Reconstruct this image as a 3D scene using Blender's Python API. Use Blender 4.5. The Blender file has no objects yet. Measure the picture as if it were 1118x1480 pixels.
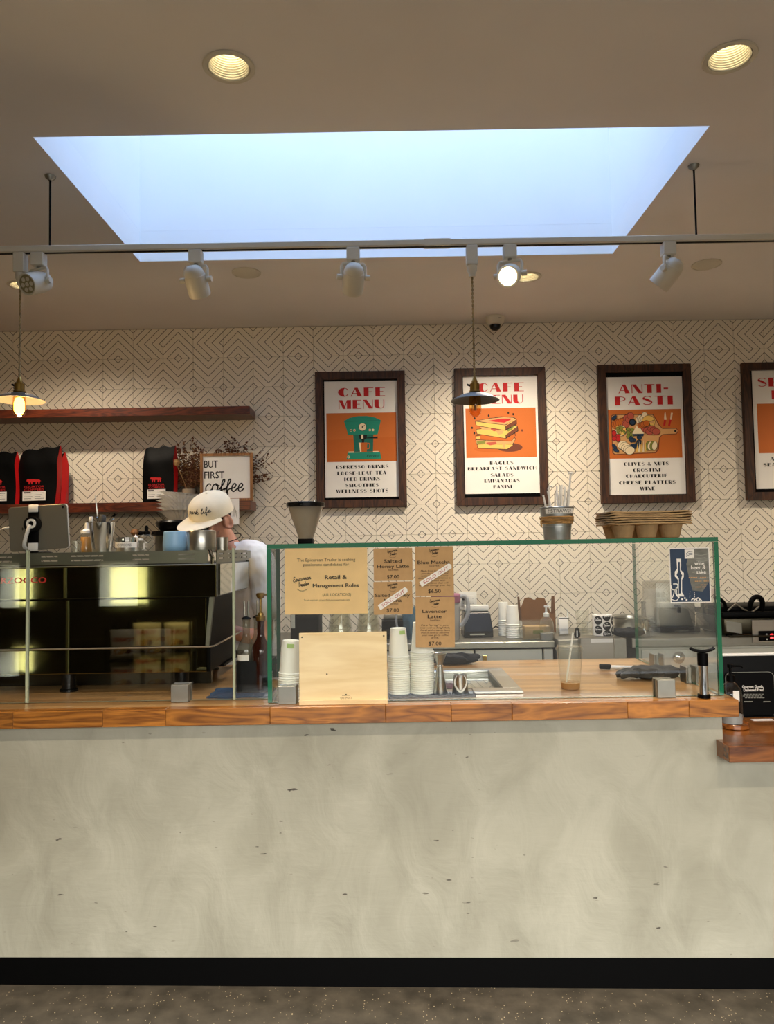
import bpy, bmesh, math, random
from mathutils import Vector, Matrix

scene = bpy.context.scene
COL = scene.collection
R = math.radians
rnd = random.Random(7)

# ------------------------------------------------------------------ camera
EYE, FPX = 1.52, 1080.0
PITCH, ROLL = math.atan(55 / FPX), R(0.95)
cam_data = bpy.data.cameras.new('camera')
cam_data.sensor_fit = 'VERTICAL'
cam_data.sensor_height = 36.0
cam_data.lens = 36.0 * FPX / 1480.0
cam_data.clip_start = 0.02
cam = bpy.data.objects.new('camera', cam_data)
COL.objects.link(cam)
cam.matrix_world = (Matrix.Translation((0, 0, EYE)) @ Matrix.Rotation(math.pi / 2 + PITCH, 4, 'X')
                    @ Matrix.Rotation(-ROLL, 4, 'Z'))
scene.camera = cam

# ------------------------------------------------------------------ view, world, daylight
scene.view_settings.view_transform = 'Standard'
scene.view_settings.look = 'None'
scene.view_settings.gamma = 1.0
scene.view_settings.use_curve_mapping = False
scene.view_settings.exposure = 0.72
scene.cycles.transparent_max_bounces = 40
scene.cycles.max_bounces = 12
scene.cycles.caustics_reflective = False
scene.cycles.caustics_refractive = False
scene.cycles.sample_clamp_indirect = 6.0

world = bpy.data.worlds.new('sky')
scene.world = world
world.use_nodes = True
wn = world.node_tree
wn.nodes.clear()
w_out = wn.nodes.new('ShaderNodeOutputWorld')
w_bg = wn.nodes.new('ShaderNodeBackground')
w_tc = wn.nodes.new('ShaderNodeTexCoord')
w_sep = wn.nodes.new('ShaderNodeSeparateXYZ')
w_map = wn.nodes.new('ShaderNodeMapRange')
w_map.inputs[1].default_value, w_map.inputs[2].default_value = -1.0, 1.0
w_ramp = wn.nodes.new('ShaderNodeValToRGB')
cr = w_ramp.color_ramp
cr.elements[0].position, cr.elements[0].color = 0.0, (0.030, 0.028, 0.025, 1)    # shaded street
cr.elements[1].position, cr.elements[1].color = 1.0, (0.46, 0.66, 1.0, 1)       # zenith
e = cr.elements.new(0.50); e.color = (0.034, 0.031, 0.027, 1)                       # house fronts across the street
e = cr.elements.new(0.535); e.color = (0.045, 0.042, 0.038, 1)
e = cr.elements.new(0.575); e.color = (0.66, 0.63, 0.57, 1)                       # bright haze above the roofs
e = cr.elements.new(0.72); e.color = (0.86, 0.93, 1.0, 1)
wn.links.new(w_tc.outputs['Generated'], w_sep.inputs[0])
wn.links.new(w_sep.outputs['Z'], w_map.inputs[0])
wn.links.new(w_map.outputs[0], w_ramp.inputs[0])
wn.links.new(w_ramp.outputs[0], w_bg.inputs['Color'])
w_bg.inputs['Strength'].default_value = 10.0
wn.links.new(w_bg.outputs[0], w_out.inputs[0])

def portal(name, loc, rot, sx, sy):
    l = bpy.data.lights.new(name, 'AREA')
    l.shape, l.size, l.size_y = 'RECTANGLE', sx, sy
    l.cycles.is_portal = True
    o = bpy.data.objects.new(name, l)
    o.location, o.rotation_euler = loc, rot
    COL.objects.link(o)
portal('shopfront_daylight_portal', (1.2, -2.78, 1.5), (R(90), 0, 0), 5.2, 2.7)
portal('skylight_daylight_portal', (-0.034, 3.237, 4.3), (0, 0, 0), 2.46, 1.18)

# ------------------------------------------------------------------ helpers
def P(px, py, y):
    """World X and Z of the photograph's pixel px, py at depth y (metres from the camera)."""
    u, v = (px - 559) / FPX, (740 - py) / FPX
    c, s = math.cos(ROLL), math.sin(ROLL)
    u, v = u * c + v * s, -u * s + v * c
    t = y / (math.cos(PITCH) - v * math.sin(PITCH))
    return u * t, EYE + (math.sin(PITCH) + v * math.cos(PITCH)) * t

def PZ(px, py, z):
    """World X and Y of a pixel whose height z is known."""
    x1, z1 = P(px, py, 1.0)
    y = (z - EYE) / (z1 - EYE)
    return x1 * y, y

def lin(c):
    out = []
    for v in c:
        v = v / 255.0
        out.append(v / 12.92 if v <= 0.04045 else ((v + 0.055) / 1.055) ** 2.4)
    return (*out, 1.0)

def new_mat(name):
    m = bpy.data.materials.new(name)
    m.use_nodes = True
    nt = m.node_tree
    nt.nodes.clear()
    out = nt.nodes.new('ShaderNodeOutputMaterial')
    return m, nt, out

def N(nt, kind, **kw):
    n = nt.nodes.new(kind)
    for k, v in kw.items():
        setattr(n, k, v)
    return n

def mat(name, rgb, rough=0.5, metal=0.0, var=0.0, vscale=8.0, bump=0.0, bscale=60.0, emit=0.0, spec=0.5, stretch=(1, 1, 1), coat=0.0, rand=0.0, aniso=0.0):
    """A principled material: base colour with noise variation, fine relief and a per-object random tint."""
    m, nt, out = new_mat(name)
    b = N(nt, 'ShaderNodeBsdfPrincipled')
    L = nt.links.new
    c = lin(rgb)
    b.inputs['Base Color'].default_value = c
    b.inputs['Roughness'].default_value = rough
    b.inputs['Metallic'].default_value = metal
    b.inputs['Specular IOR Level'].default_value = spec
    b.inputs['Coat Weight'].default_value = coat
    L(b.outputs[0], out.inputs[0])
    if emit:
        b.inputs['Emission Color'].default_value = c
        b.inputs['Emission Strength'].default_value = emit
    tc = mp = None
    if var or bump:
        tc = N(nt, 'ShaderNodeTexCoord')
        mp = N(nt, 'ShaderNodeMapping')
        mp.inputs['Scale'].default_value = stretch
        L(tc.outputs['Object'], mp.inputs[0])
    if var or rand:
        mul = N(nt, 'ShaderNodeMix', data_type='RGBA', blend_type='MULTIPLY')
        mul.inputs[0].default_value = 1.0
        mul.inputs[6].default_value = c
        val = None
        if var:
            nz = N(nt, 'ShaderNodeTexNoise')
            nz.inputs['Scale'].default_value = vscale
            nz.inputs['Detail'].default_value = 5
            L(mp.outputs[0], nz.inputs['Vector'])
            mr = N(nt, 'ShaderNodeMapRange')
            mr.inputs[1].default_value, mr.inputs[2].default_value = 0.3, 0.7
            mr.inputs[3].default_value, mr.inputs[4].default_value = 1 - var, 1 + var
            L(nz.outputs[0], mr.inputs[0])
            val = mr.outputs[0]
        if rand:
            oi = N(nt, 'ShaderNodeObjectInfo')
            mr2 = N(nt, 'ShaderNodeMapRange')
            mr2.inputs[3].default_value, mr2.inputs[4].default_value = 1 - rand, 1 + rand
            L(oi.outputs['Random'], mr2.inputs[0])
            if val is not None:
                mm = N(nt, 'ShaderNodeMath', operation='MULTIPLY')
                L(val, mm.inputs[0]); L(mr2.outputs[0], mm.inputs[1])
                val = mm.outputs[0]
            else:
                val = mr2.outputs[0]
        L(val, mul.inputs[7])
        L(mul.outputs[2], b.inputs['Base Color'])
        if emit:
            L(mul.outputs[2], b.inputs['Emission Color'])
    if bump:
        nb = N(nt, 'ShaderNodeTexNoise')
        nb.inputs['Scale'].default_value = bscale
        nb.inputs['Detail'].default_value = 4
        L(mp.outputs[0], nb.inputs['Vector'])
        bp = N(nt, 'ShaderNodeBump')
        bp.inputs['Strength'].default_value = bump
        bp.inputs['Distance'].default_value = 0.004
        L(nb.outputs[0], bp.inputs['Height'])
        L(bp.outputs[0], b.inputs['Normal'])
    return m

def glass(name, tint=(245, 250, 246), rough=0.0, ior=1.45, body=0.0, bodyc=(200, 200, 200)):
    """Clear sheet glass or plastic: it lets light straight through, tinted, and reflects by Fresnel; body adds a cloudy share."""
    m, nt, out = new_mat(name)
    L = nt.links.new
    tr = N(nt, 'ShaderNodeBsdfTransparent'); tr.inputs[0].default_value = lin(tint)
    gl = N(nt, 'ShaderNodeBsdfGlossy'); gl.inputs['Roughness'].default_value = rough
    gl.inputs['Color'].default_value = (1, 1, 1, 1)
    fr = N(nt, 'ShaderNodeFresnel')
    ge = N(nt, 'ShaderNodeNewGeometry')          # the same outside index for both faces of the sheet
    mi = N(nt, 'ShaderNodeMapRange'); mi.inputs[3].default_value, mi.inputs[4].default_value = ior, 1.0 / ior
    L(ge.outputs['Backfacing'], mi.inputs[0]); L(mi.outputs[0], fr.inputs[0])
    mx = N(nt, 'ShaderNodeMixShader')
    src = tr.outputs[0]
    if body:
        df = N(nt, 'ShaderNodeBsdfDiffuse'); df.inputs[0].default_value = lin(bodyc)
        m0 = N(nt, 'ShaderNodeMixShader'); m0.inputs[0].default_value = body
        L(tr.outputs[0], m0.inputs[1]); L(df.outputs[0], m0.inputs[2])
        src = m0.outputs[0]
    L(fr.outputs[0], mx.inputs[0]); L(src, mx.inputs[1]); L(gl.outputs[0], mx.inputs[2])
    L(mx.outputs[0], out.inputs[0])
    return m

def wood(name, dark, light, axis='X', scale=1.0, rough=0.35, rand=0.25, coat=0.2, ringscale=14.0):
    """Grain running along axis; each object gets its own cut through the timber and its own tone."""
    m, nt, out = new_mat(name)
    L = nt.links.new
    b = N(nt, 'ShaderNodeBsdfPrincipled')
    b.inputs['Roughness'].default_value = rough
    b.inputs['Coat Weight'].default_value = coat
    b.inputs['Coat Roughness'].default_value = 0.2
    tc = N(nt, 'ShaderNodeTexCoord'); oi = N(nt, 'ShaderNodeObjectInfo')
    sc = N(nt, 'ShaderNodeVectorMath', operation='SCALE'); sc.inputs[0].default_value = (13.1, 7.7, 9.3)
    L(oi.outputs['Random'], sc.inputs['Scale'])
    ad = N(nt, 'ShaderNodeVectorMath', operation='ADD')
    L(tc.outputs['Object'], ad.inputs[0]); L(sc.outputs[0], ad.inputs[1])
    mp = N(nt, 'ShaderNodeMapping')
    s = {'X': (1.3, 9, 9), 'Y': (9, 1.3, 9), 'Z': (9, 9, 1.3)}[axis]
    mp.inputs['Scale'].default_value = tuple(k * scale for k in s)
    L(ad.outputs[0], mp.inputs[0])
    n1 = N(nt, 'ShaderNodeTexNoise'); n1.inputs['Scale'].default_value = 1.6; n1.inputs['Detail'].default_value = 3; n1.inputs['Distortion'].default_value = 0.6
    L(mp.outputs[0], n1.inputs['Vector'])
    mu = N(nt, 'ShaderNodeMath', operation='MULTIPLY'); mu.inputs[1].default_value = ringscale
    L(n1.outputs[0], mu.inputs[0])
    fr = N(nt, 'ShaderNodeMath', operation='PINGPONG'); fr.inputs[1].default_value = 1.0
    L(mu.outputs[0], fr.inputs[0])
    n2 = N(nt, 'ShaderNodeTexNoise'); n2.inputs['Scale'].default_value = 14; n2.inputs['Detail'].default_value = 6
    L(mp.outputs[0], n2.inputs['Vector'])
    av = N(nt, 'ShaderNodeMath', operation='MULTIPLY_ADD'); av.inputs[1].default_value = 0.55
    hv = N(nt, 'ShaderNodeMath', operation='MULTIPLY'); hv.inputs[1].default_value = 0.45
    L(n2.outputs[0], hv.inputs[0])
    L(fr.outputs[0], av.inputs[0]); L(hv.outputs[0], av.inputs[2])
    rp = N(nt, 'ShaderNodeValToRGB')
    rp.color_ramp.elements[0].color = lin(dark); rp.color_ramp.elements[0].position = 0.15
    rp.color_ramp.elements[1].color = lin(light); rp.color_ramp.elements[1].position = 0.8
    L(av.outputs[0], rp.inputs[0])
    hs = N(nt, 'ShaderNodeHueSaturation')
    mr = N(nt, 'ShaderNodeMapRange'); mr.inputs[3].default_value, mr.inputs[4].default_value = 1 - rand, 1 + rand
    fr2 = N(nt, 'ShaderNodeMath', operation='FRACT'); mm = N(nt, 'ShaderNodeMath', operation='MULTIPLY'); mm.inputs[1].default_value = 17.37
    L(oi.outputs['Random'], mm.inputs[0]); L(mm.outputs[0], fr2.inputs[0]); L(fr2.outputs[0], mr.inputs[0])
    L(mr.outputs[0], hs.inputs['Value']); L(rp.outputs[0], hs.inputs['Color'])
    L(hs.outputs[0], b.inputs['Base Color'])
    L(b.outputs[0], out.inputs[0])
    return m

class MB:
    """Collects shapes and links them as ONE mesh object."""
    def __init__(s):
        s.v, s.f, s.m = [], [], []
    def add(s, vs, fs, mi=0):
        o = len(s.v)
        s.v += [tuple(v) for v in vs]
        s.f += [tuple(i + o for i in f) for f in fs]
        s.m += [mi] * len(fs)
        return s
    def box(s, x0, x1, y0, y1, z0, z1, mi=0, tf=None):
        vs = [(x0, y0, z0), (x1, y0, z0), (x1, y1, z0), (x0, y1, z0), (x0, y0, z1), (x1, y0, z1), (x1, y1, z1), (x0, y1, z1)]
        if tf is not None:
            vs = [tf @ Vector(v) for v in vs]
        return s.add(vs, [(3, 2, 1, 0), (4, 5, 6, 7), (0, 1, 5, 4), (1, 2, 6, 5), (2, 3, 7, 6), (3, 0, 4, 7)], mi)
    def cbox(s, cx, cy, cz, sx, sy, sz, mi=0, tf=None):
        return s.box(cx - sx / 2, cx + sx / 2, cy - sy / 2, cy + sy / 2, cz - sz / 2, cz + sz / 2, mi, tf)
    def lathe(s, prof, c=(0, 0, 0), n=24, mi=0, tf=None, a0=0.0, a1=None, fr=None):
        """Revolves (r, z) pairs about the vertical through c; fr(angle, r, z) may change the radius."""
        full = a1 is None
        k = n if full else n + 1
        span = 2 * math.pi if full else a1
        vs, fs = [], []
        for r, z in prof:
            for i in range(k):
                a = a0 + span * i / n
                rr = fr(a, r, z) if fr else r
                vs.append((c[0] + rr * math.cos(a), c[1] + rr * math.sin(a), c[2] + z))
        for j in range(len(prof) - 1):
            for i in range(n):
                i2 = (i + 1) % k if full else i + 1
                fs.append((j * k + i, j * k + i2, (j + 1) * k + i2, (j + 1) * k + i))
        if tf is not None:
            vs = [tf @ Vector(v) for v in vs]
        return s.add(vs, fs, mi)
    def tube(s, pts, r, n=8, mi=0, caps=True, flat=1.0):
        pts = [Vector(p) for p in pts]
        rs = r if isinstance(r, (list, tuple)) else [r] * len(pts)
        vs, fs = [], []
        up = None
        for i, p in enumerate(pts):
            t = (pts[min(i + 1, len(pts) - 1)] - pts[max(i - 1, 0)]).normalized()
            if up is None:
                up = Vector((0, 0, 1)) if abs(t.z) < 0.9 else Vector((0, 1, 0))
            a = t.cross(up)
            a = a.normalized() if a.length > 1e-6 else Vector((1, 0, 0))
            b = a.cross(t).normalized()
            up = b
            for k in range(n):
                an = 2 * math.pi * k / n
                vs.append(p + a * (rs[i] * math.cos(an)) + b * (rs[i] * flat * math.sin(an)))
        for i in range(len(pts) - 1):
            for k in range(n):
                k2 = (k + 1) % n
                fs.append((i * n + k, i * n + k2, (i + 1) * n + k2, (i + 1) * n + k))
        if caps:
            fs.append(tuple(range(n - 1, -1, -1)))
            fs.append(tuple((len(pts) - 1) * n + k for k in range(n)))
        return s.add(vs, fs, mi)
    def prism(s, poly, y0, y1, mi=0, tf=None):
        """An outline in the XZ plane carried from y0 to y1."""
        n = len(poly)
        vs = [(x, y0, z) for x, z in poly] + [(x, y1, z) for x, z in poly]
        fs = [tuple(range(n)), tuple(range(2 * n - 1, n - 1, -1))]
        fs += [(i, i + n, (i + 1) % n + n, (i + 1) % n) for i in range(n)]
        if tf is not None:
            vs = [tf @ Vector(v) for v in vs]
        return s.add(vs, fs, mi)
    def flat(s, poly, y, mi=0):
        return s.add([(x, y, z) for x, z in poly], [tuple(range(len(poly)))], mi)
    def rect(s, x0, x1, z0, z1, y, mi=0):
        return s.flat([(x0, z0), (x1, z0), (x1, z1), (x0, z1)], y, mi)
    def disc(s, cx, cz, rx, rz, y, mi=0, n=20, rot=0.0):
        cs, sn = math.cos(rot), math.sin(rot)
        return s.flat([(cx + rx * math.cos(2 * math.pi * i / n) * cs - rz * math.sin(2 * math.pi * i / n) * sn,
                        cz + rx * math.cos(2 * math.pi * i / n) * sn + rz * math.sin(2 * math.pi * i / n) * cs) for i in range(n)], y, mi)
    def rings(s, cx, cz, r, y, mi=0, n=24, k=5):
        """A finely divided disc that can be bent round a cylinder."""
        vs = [(cx, y, cz)] + [(cx + r * j / k * math.cos(2 * math.pi * i / n), y, cz + r * j / k * math.sin(2 * math.pi * i / n)) for j in range(1, k + 1) for i in range(n)]
        fs = [(0, 1 + i, 1 + (i + 1) % n) for i in range(n)]
        for j in range(k - 1):
            fs += [(1 + j * n + i, 1 + (j + 1) * n + i, 1 + (j + 1) * n + (i + 1) % n, 1 + j * n + (i + 1) % n) for i in range(n)]
        return s.add(vs, fs, mi)
    def ribbon(s, pts, w, y, mi=0):
        """A flat stroke of width w (number or list) in the XZ plane."""
        n = len(pts)
        vs, fs = [], []
        for i, (x, z) in enumerate(pts):
            x0, z0 = pts[max(i - 1, 0)]; x1, z1 = pts[min(i + 1, n - 1)]
            dx, dz = x1 - x0, z1 - z0
            d = math.hypot(dx, dz) or 1
            ww = (w[i] if isinstance(w, list) else w) / 2
            vs += [(x - dz / d * ww, y, z + dx / d * ww), (x + dz / d * ww, y, z - dx / d * ww)]
        for i in range(n - 1):
            fs.append((2 * i, 2 * i + 1, 2 * i + 3, 2 * i + 2))
        return s.add(vs, fs, mi)
    def xform(s, tf, start=0):
        s.v[start:] = [tuple(tf @ Vector(v)) for v in s.v[start:]]
        return s
    def mesh(s, name, mats, smooth=True, bevel=0.0, seg=2, angle=35):
        me = bpy.data.meshes.new(name)
        me.from_pydata(s.v, [], s.f)
        for m in (mats if isinstance(mats, (list, tuple)) else [mats]):
            me.materials.append(m)
        me.polygons.foreach_set('material_index', s.m)
        if bevel:
            bm = bmesh.new(); bm.from_mesh(me)
            es = [ed for ed in bm.edges if len(ed.link_faces) == 2 and ed.calc_face_angle(0) > R(30)]
            bmesh.ops.bevel(bm, geom=es, offset=bevel, segments=seg, affect='EDGES', profile=0.5, clamp_overlap=True)
            bm.to_mesh(me); bm.free()
        if smooth:
            me.shade_smooth()
            me.set_sharp_from_angle(angle=R(angle))
        return me
    def build(s, name, mats, parent=None, smooth=True, bevel=0.0, seg=2, loc=None, angle=35):
        o = bpy.data.objects.new(name, s.mesh(name, mats, smooth, bevel, seg, angle))
        COL.objects.link(o)
        if parent is not None:
            o.parent = parent
        if loc is not None:
            o.location = loc
        return o

def tag(o, label=None, cat=None, group=None, kind=None):
    if label: o['label'] = label
    if cat: o['category'] = cat
    if group: o['group'] = group
    if kind: o['kind'] = kind
    return o

def thing(name, label, cat, loc=(0, 0, 0), rz=0.0, group=None):
    o = bpy.data.objects.new(name, None)
    o.empty_display_size = 0.05
    COL.objects.link(o)
    o.location = loc
    o.rotation_euler = (0, 0, rz)
    return tag(o, label, cat, group)

def structure(o):
    o['kind'] = 'structure'
    return o

KIDS = {}
def copy_tree(o, loc=None, label=None, group=None, rot=None, parent=None):
    c = o.copy()
    COL.objects.link(c)
    if parent is not None: c.parent = parent
    if loc is not None: c.location = loc
    if rot is not None: c.rotation_euler = rot
    if label: c['label'] = label
    if group: c['group'] = group
    for ch in [x for x in o.children if x.name not in SKIP]:
        copy_tree(ch, parent=c)
    return c
SKIP = set()

def smooth_path(pts, k=6):
    """Catmull-Rom through points of any dimension."""
    out = []
    n = len(pts)
    for i in range(n - 1):
        p0, p1, p2, p3 = pts[max(i - 1, 0)], pts[i], pts[i + 1], pts[min(i + 2, n - 1)]
        for j in range(k):
            t = j / k
            out.append(tuple(0.5 * ((2 * b) + (-a + c) * t + (2 * a - 5 * b + 4 * c - d) * t * t + (-a + 3 * b - 3 * c + d) * t ** 3)
                             for a, b, c, d in zip(p0, p1, p2, p3)))
    out.append(tuple(pts[-1]))
    return out

def rrect(x0, x1, z0, z1, r, n=5):
    pts = []
    for cx, cz, a0 in ((x1 - r, z0 + r, -90), (x1 - r, z1 - r, 0), (x0 + r, z1 - r, 90), (x0 + r, z0 + r, 180)):
        for i in range(n + 1):
            a = R(a0 + 90 * i / n)
            pts.append((cx + r * math.cos(a), cz + r * math.sin(a)))
    return pts

# ---- lettering --------------------------------------------------------
_tcache = {}
def glyph_mesh(body, bold, shear):
    key = (body, bold, shear)
    if key not in _tcache:
        cu = bpy.data.curves.new('lettering', 'FONT')
        cu.body, cu.offset, cu.shear, cu.resolution_u = body, bold, shear, 2
        ob = bpy.data.objects.new('lettering', cu)
        me = bpy.data.meshes.new_from_object(ob)
        vs = [(v.co.x, v.co.y) for v in me.vertices]
        fs = [tuple(p.vertices) for p in me.polygons]
        bpy.data.objects.remove(ob); bpy.data.meshes.remove(me); bpy.data.curves.remove(cu)
        _tcache[key] = (vs, fs)
    return _tcache[key]

def txt(mb, body, cx, cz, w=None, h=None, y=0.0, bold=0.0, shear=0.0, rot=0.0, mi=0, align='c'):
    """Built-in type: w fits the line's width, h its cap height; lies in the XZ plane and faces -Y."""
    vs, fs = glyph_mesh(body, 0.0, shear)
    if not vs: return mb
    x0, x1 = min(v[0] for v in vs), max(v[0] for v in vs)
    kx = w / (x1 - x0) if w else None
    ky = h / 0.73 if h else kx
    kx = kx or ky
    ox = {'c': (x0 + x1) / 2, 'l': x0, 'r': x1}[align]
    c, s = math.cos(rot), math.sin(rot)
    for lay, (du, dv) in enumerate([(0, 0)] if bold <= 0 else [(-bold, 0), (0, bold * .6), (bold, 0), (0, -bold * .6)]):   # heavier strokes: nudged copies
        o = []
        for vx, vy in vs:
            a, b = (vx - ox + du) * kx, (vy - 0.365 + dv) * ky
            o.append((cx + a * c - b * s, y - .00008 * lay, cz + a * s + b * c))
        mb.add(o, fs, mi)
    return mb

def arc(cx, cy, ro, rio, a0, a1, n=10, icx=None):
    icx = cx if icx is None else icx
    out = []
    for i in range(n):
        q = []
        for a, (rx, ry), ccx in ((i, ro, cx), (i + 1, ro, cx), (i + 1, rio, icx), (i, rio, icx)):
            t = R(a0 + (a1 - a0) * a / n)
            q.append((ccx + rx * math.cos(t), cy + ry * math.sin(t)))
        out.append(q)
    return out
def bx(x0, x1, y0, y1):
    return [(x0, y0), (x1, y0), (x1, y1), (x0, y1)]
DECO = {
    'A': (1.0, [[(.36, 1), (.62, 1), (1, 0), (.6, 0)], [(.37, 1), (.43, .92), (.07, 0), (0, 0)], bx(.17, .7, .3, .37)]),
    'B': (.9, [bx(0, .42, 0, 1)] + arc(.42, .74, (.38, .26), (.3, .19), -90, 90) + arc(.42, .26, (.46, .26), (.36, .19), -90, 90)),
    'C': (.95, arc(.55, .5, (.55, .5), (.1, .43), 90, 270, icx=.6) + arc(.55, .5, (.4, .5), (.33, .43), 90, 25) + arc(.55, .5, (.4, .5), (.33, .43), -25, -90)),
    'D': (.95, [bx(0, .42, 0, 1)] + arc(.42, .5, (.52, .5), (.43, .43), -90, 90)),
    'E': (.85, [bx(0, .42, 0, 1), bx(.42, .85, .93, 1), bx(.42, .7, .48, .55), bx(.42, .85, 0, .07)]),
    'F': (.85, [bx(0, .42, 0, 1), bx(.42, .85, .93, 1), bx(.42, .7, .48, .55)]),
    'G': (.95, arc(.55, .5, (.55, .5), (.1, .43), 90, 270, icx=.6) + arc(.55, .5, (.4, .5), (.33, .43), 90, 25) + [bx(.6, .95, 0, .42)]),
    'H': (.9, [bx(0, .42, 0, 1), bx(.82, .9, 0, 1), bx(.42, .82, .48, .55)]),
    'I': (.42, [bx(0, .42, 0, 1)]),
    'K': (.95, [bx(0, .42, 0, 1), [(.42, .45), (.42, .56), (.82, 1), (.92, 1)], [(.5, .55), (.62, .68), (.97, 0), (.72, 0)]]),
    'L': (.8, [bx(0, .42, 0, 1), bx(.42, .8, 0, .07)]),
    'M': (1.2, [bx(0, .07, 0, 1), [(.02, 1), (.36, 1), (.68, .0), (.42, 0)], [(.5, 0), (.57, 0), (.88, 1), (.8, 1)], bx(.8, 1.2, 0, 1)]),
    'N': (.95, [bx(0, .07, 0, 1), [(.02, 1), (.36, 1), (.95, 0), (.58, 0)], bx(.88, .95, 0, 1)]),
    'O': (1.0, arc(.5, .5, (.5, .5), (.12, .43), 90, 270, icx=.52) + arc(.5, .5, (.5, .5), (.42, .43), -90, 90)),
    'P': (.88, [bx(0, .42, 0, 1)] + arc(.42, .72, (.45, .28), (.36, .21), -90, 90)),
    'R': (.92, [bx(0, .42, 0, 1)] + arc(.42, .73, (.42, .27), (.33, .2), -90, 90) + [[(.4, .48), (.6, .48), (.95, 0), (.62, 0)]]),
    'S': (.82, [[(.02, .8), (.06, .62), (.4, .5), (.82, .2), (.78, .4), (.42, .72)]] + arc(.42, .73, (.38, .27), (.3, .2), 30, 220) + arc(.4, .27, (.4, .27), (.3, .2), 30, -150)
          + [[(.04, .66), (.3, .5), (.55, .32), (.8, .35), (.74, .47), (.35, .7), (.12, .85)]]),
    'T': (.9, [bx(.24, .66, 0, .93), bx(0, .9, .93, 1)]),
    'U': (.95, [bx(0, .42, .3, 1), bx(.87, .95, .3, 1)] + arc(.475, .3, (.475, .3), (.22, .23), 180, 360, icx=.65)),
    'V': (1.0, [[(0, 1), (.4, 1), (.66, 0), (.46, 0)], [(.5, 0), (.58, 0), (1, 1), (.92, 1)]]),
    'W': (1.4, [[(0, 1), (.38, 1), (.58, 0), (.36, 0)], [(.42, 0), (.5, 0), (.76, 1), (.66, 1)], [(.62, 1), (.95, 1), (1.15, 0), (.93, 0)], [(.98, 0), (1.06, 0), (1.4, 1), (1.32, 1)]]),
    '-': (.5, [bx(.05, .45, .42, .58)]),
    '&': (.9, arc(.42, .75, (.26, .25), (.12, .17), 0, 360) + arc(.4, .27, (.4, .27), (.16, .18), 0, 360) + [[(.55, .5), (.7, .5), (.95, 0), (.72, 0)]]),
    ' ': (.5, []),
}
def deco(mb, body, cx, cz, w, h, y, mi=0, gap=0.16, rot=0.0):
    tot = sum(DECO[c][0] for c in body) + gap * (len(body) - 1)
    k = w / tot
    x = -w / 2
    cs, sn = math.cos(rot), math.sin(rot)
    for c in body:
        adv, polys = DECO[c]
        for lay, p in enumerate(polys):
            q = [(x + u * k, (v - 0.5) * h) for u, v in p]
            mb.flat([(cx + a * cs - b * sn, cz + a * sn + b * cs) for a, b in q], y - .00004 * (lay % 12), mi)
        x += (adv + gap) * k
    return mb

SCRIPT = {   # hand-drawn letters as strokes, x-height 1
    'c': (.85, [[(.72, .8), (.45, 1.0), (.12, .6), (.2, .12), (.5, 0), (.95, .35)]]),
    'o': (.95, [[(.5, 1), (.15, .75), (.15, .15), (.5, 0), (.8, .35), (.72, .85), (.45, 1), (.6, .8), (1.0, .75)]]),
    'f': (.75, [[(0, .2), (.4, .9), (.62, 1.9), (.5, 2.25), (.33, 1.9), (.3, .6), (.3, -.7), (.45, -.95), (.52, -.5), (.42, .15), (.85, .4)]]),
    'e': (.85, [[(0, .35), (.5, .5), (.66, .8), (.45, 1.0), (.2, .7), (.2, .2), (.48, 0), (.9, .35)]]),
    'p': (.9, [[(.1, .9), (.22, .5), (.15, -.9)], [(.18, .5), (.4, 1), (.72, .85), (.68, .3), (.4, .05), (.2, .2), (.9, .25)]]),
    'a': (.9, [[(.7, .85), (.4, 1), (.12, .6), (.2, .1), (.45, .05), (.7, .6), (.72, .95), (.7, .2), (.95, .25)]]),
    'r': (.7, [[(.1, .3), (.3, 1.1), (.35, .9), (.6, .9), (.55, .2), (.75, .25)]]),
    'k': (.85, [[(0, .3), (.35, 1.6), (.3, 2.0), (.2, 1.5), (.2, 0)], [(.2, .5), (.55, .95), (.6, .7), (.3, .5), (.65, .02), (.9, .3)]]),
    'l': (.55, [[(0, .3), (.4, 1.6), (.35, 2.1), (.2, 1.6), (.2, .3), (.35, 0), (.6, .3)]]),
    'i': (.5, [[(.05, .4), (.25, .95), (.22, .2), (.35, 0), (.55, .35)], [(.3, 1.4), (.33, 1.48)]]),
    'E': (1.0, [[(.9, 1.7), (.6, 2.0), (.25, 1.7), (.45, 1.15), (.7, 1.05), (.3, .95), (.1, .45), (.35, 0), (.7, .05), (1.0, .4)]]),
    'u': (.9, [[(.05, .8), (.2, .9), (.2, .2), (.4, 0), (.65, .5), (.7, .95), (.68, .2), (.95, .3)]]),
    'n': (.9, [[(.1, .5), (.2, .95), (.2, 0)], [(.2, .5), (.45, .95), (.6, .7), (.6, .1), (.9, .3)]]),
    'T': (1.0, [[(0, 1.7), (.4, 1.95), (1.0, 1.9)], [(.55, 1.9), (.45, .8), (.5, .1), (.3, -.1)]]),
    'd': (.9, [[(.65, .85), (.4, 1), (.12, .6), (.2, .1), (.45, .05), (.68, .6), (.78, 2.0), (.7, .2), (.95, .25)]]),
    ' ': (.6, []),
}
def script(mb, body, x0, z0, w, xh, y, sw, mi=0, rot=0.0, slant=0.15):
    """Handwriting from x0 along w, x-height xh, stroke width sw."""
    tot = sum(SCRIPT[c][0] for c in body)
    k = w / tot
    cs, sn = math.cos(rot), math.sin(rot)
    x = 0.0
    for ch in body:
        adv, strokes = SCRIPT[ch]
        for st in strokes:
            q = [(x + a * k + b * xh * slant, b * xh) for a, b in smooth_path(st, 5)]
            mb.ribbon([(x0 + a * cs - b * sn, z0 + a * sn + b * cs) for a, b in q], sw, y, mi)
        x += adv * k
    return mb

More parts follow.
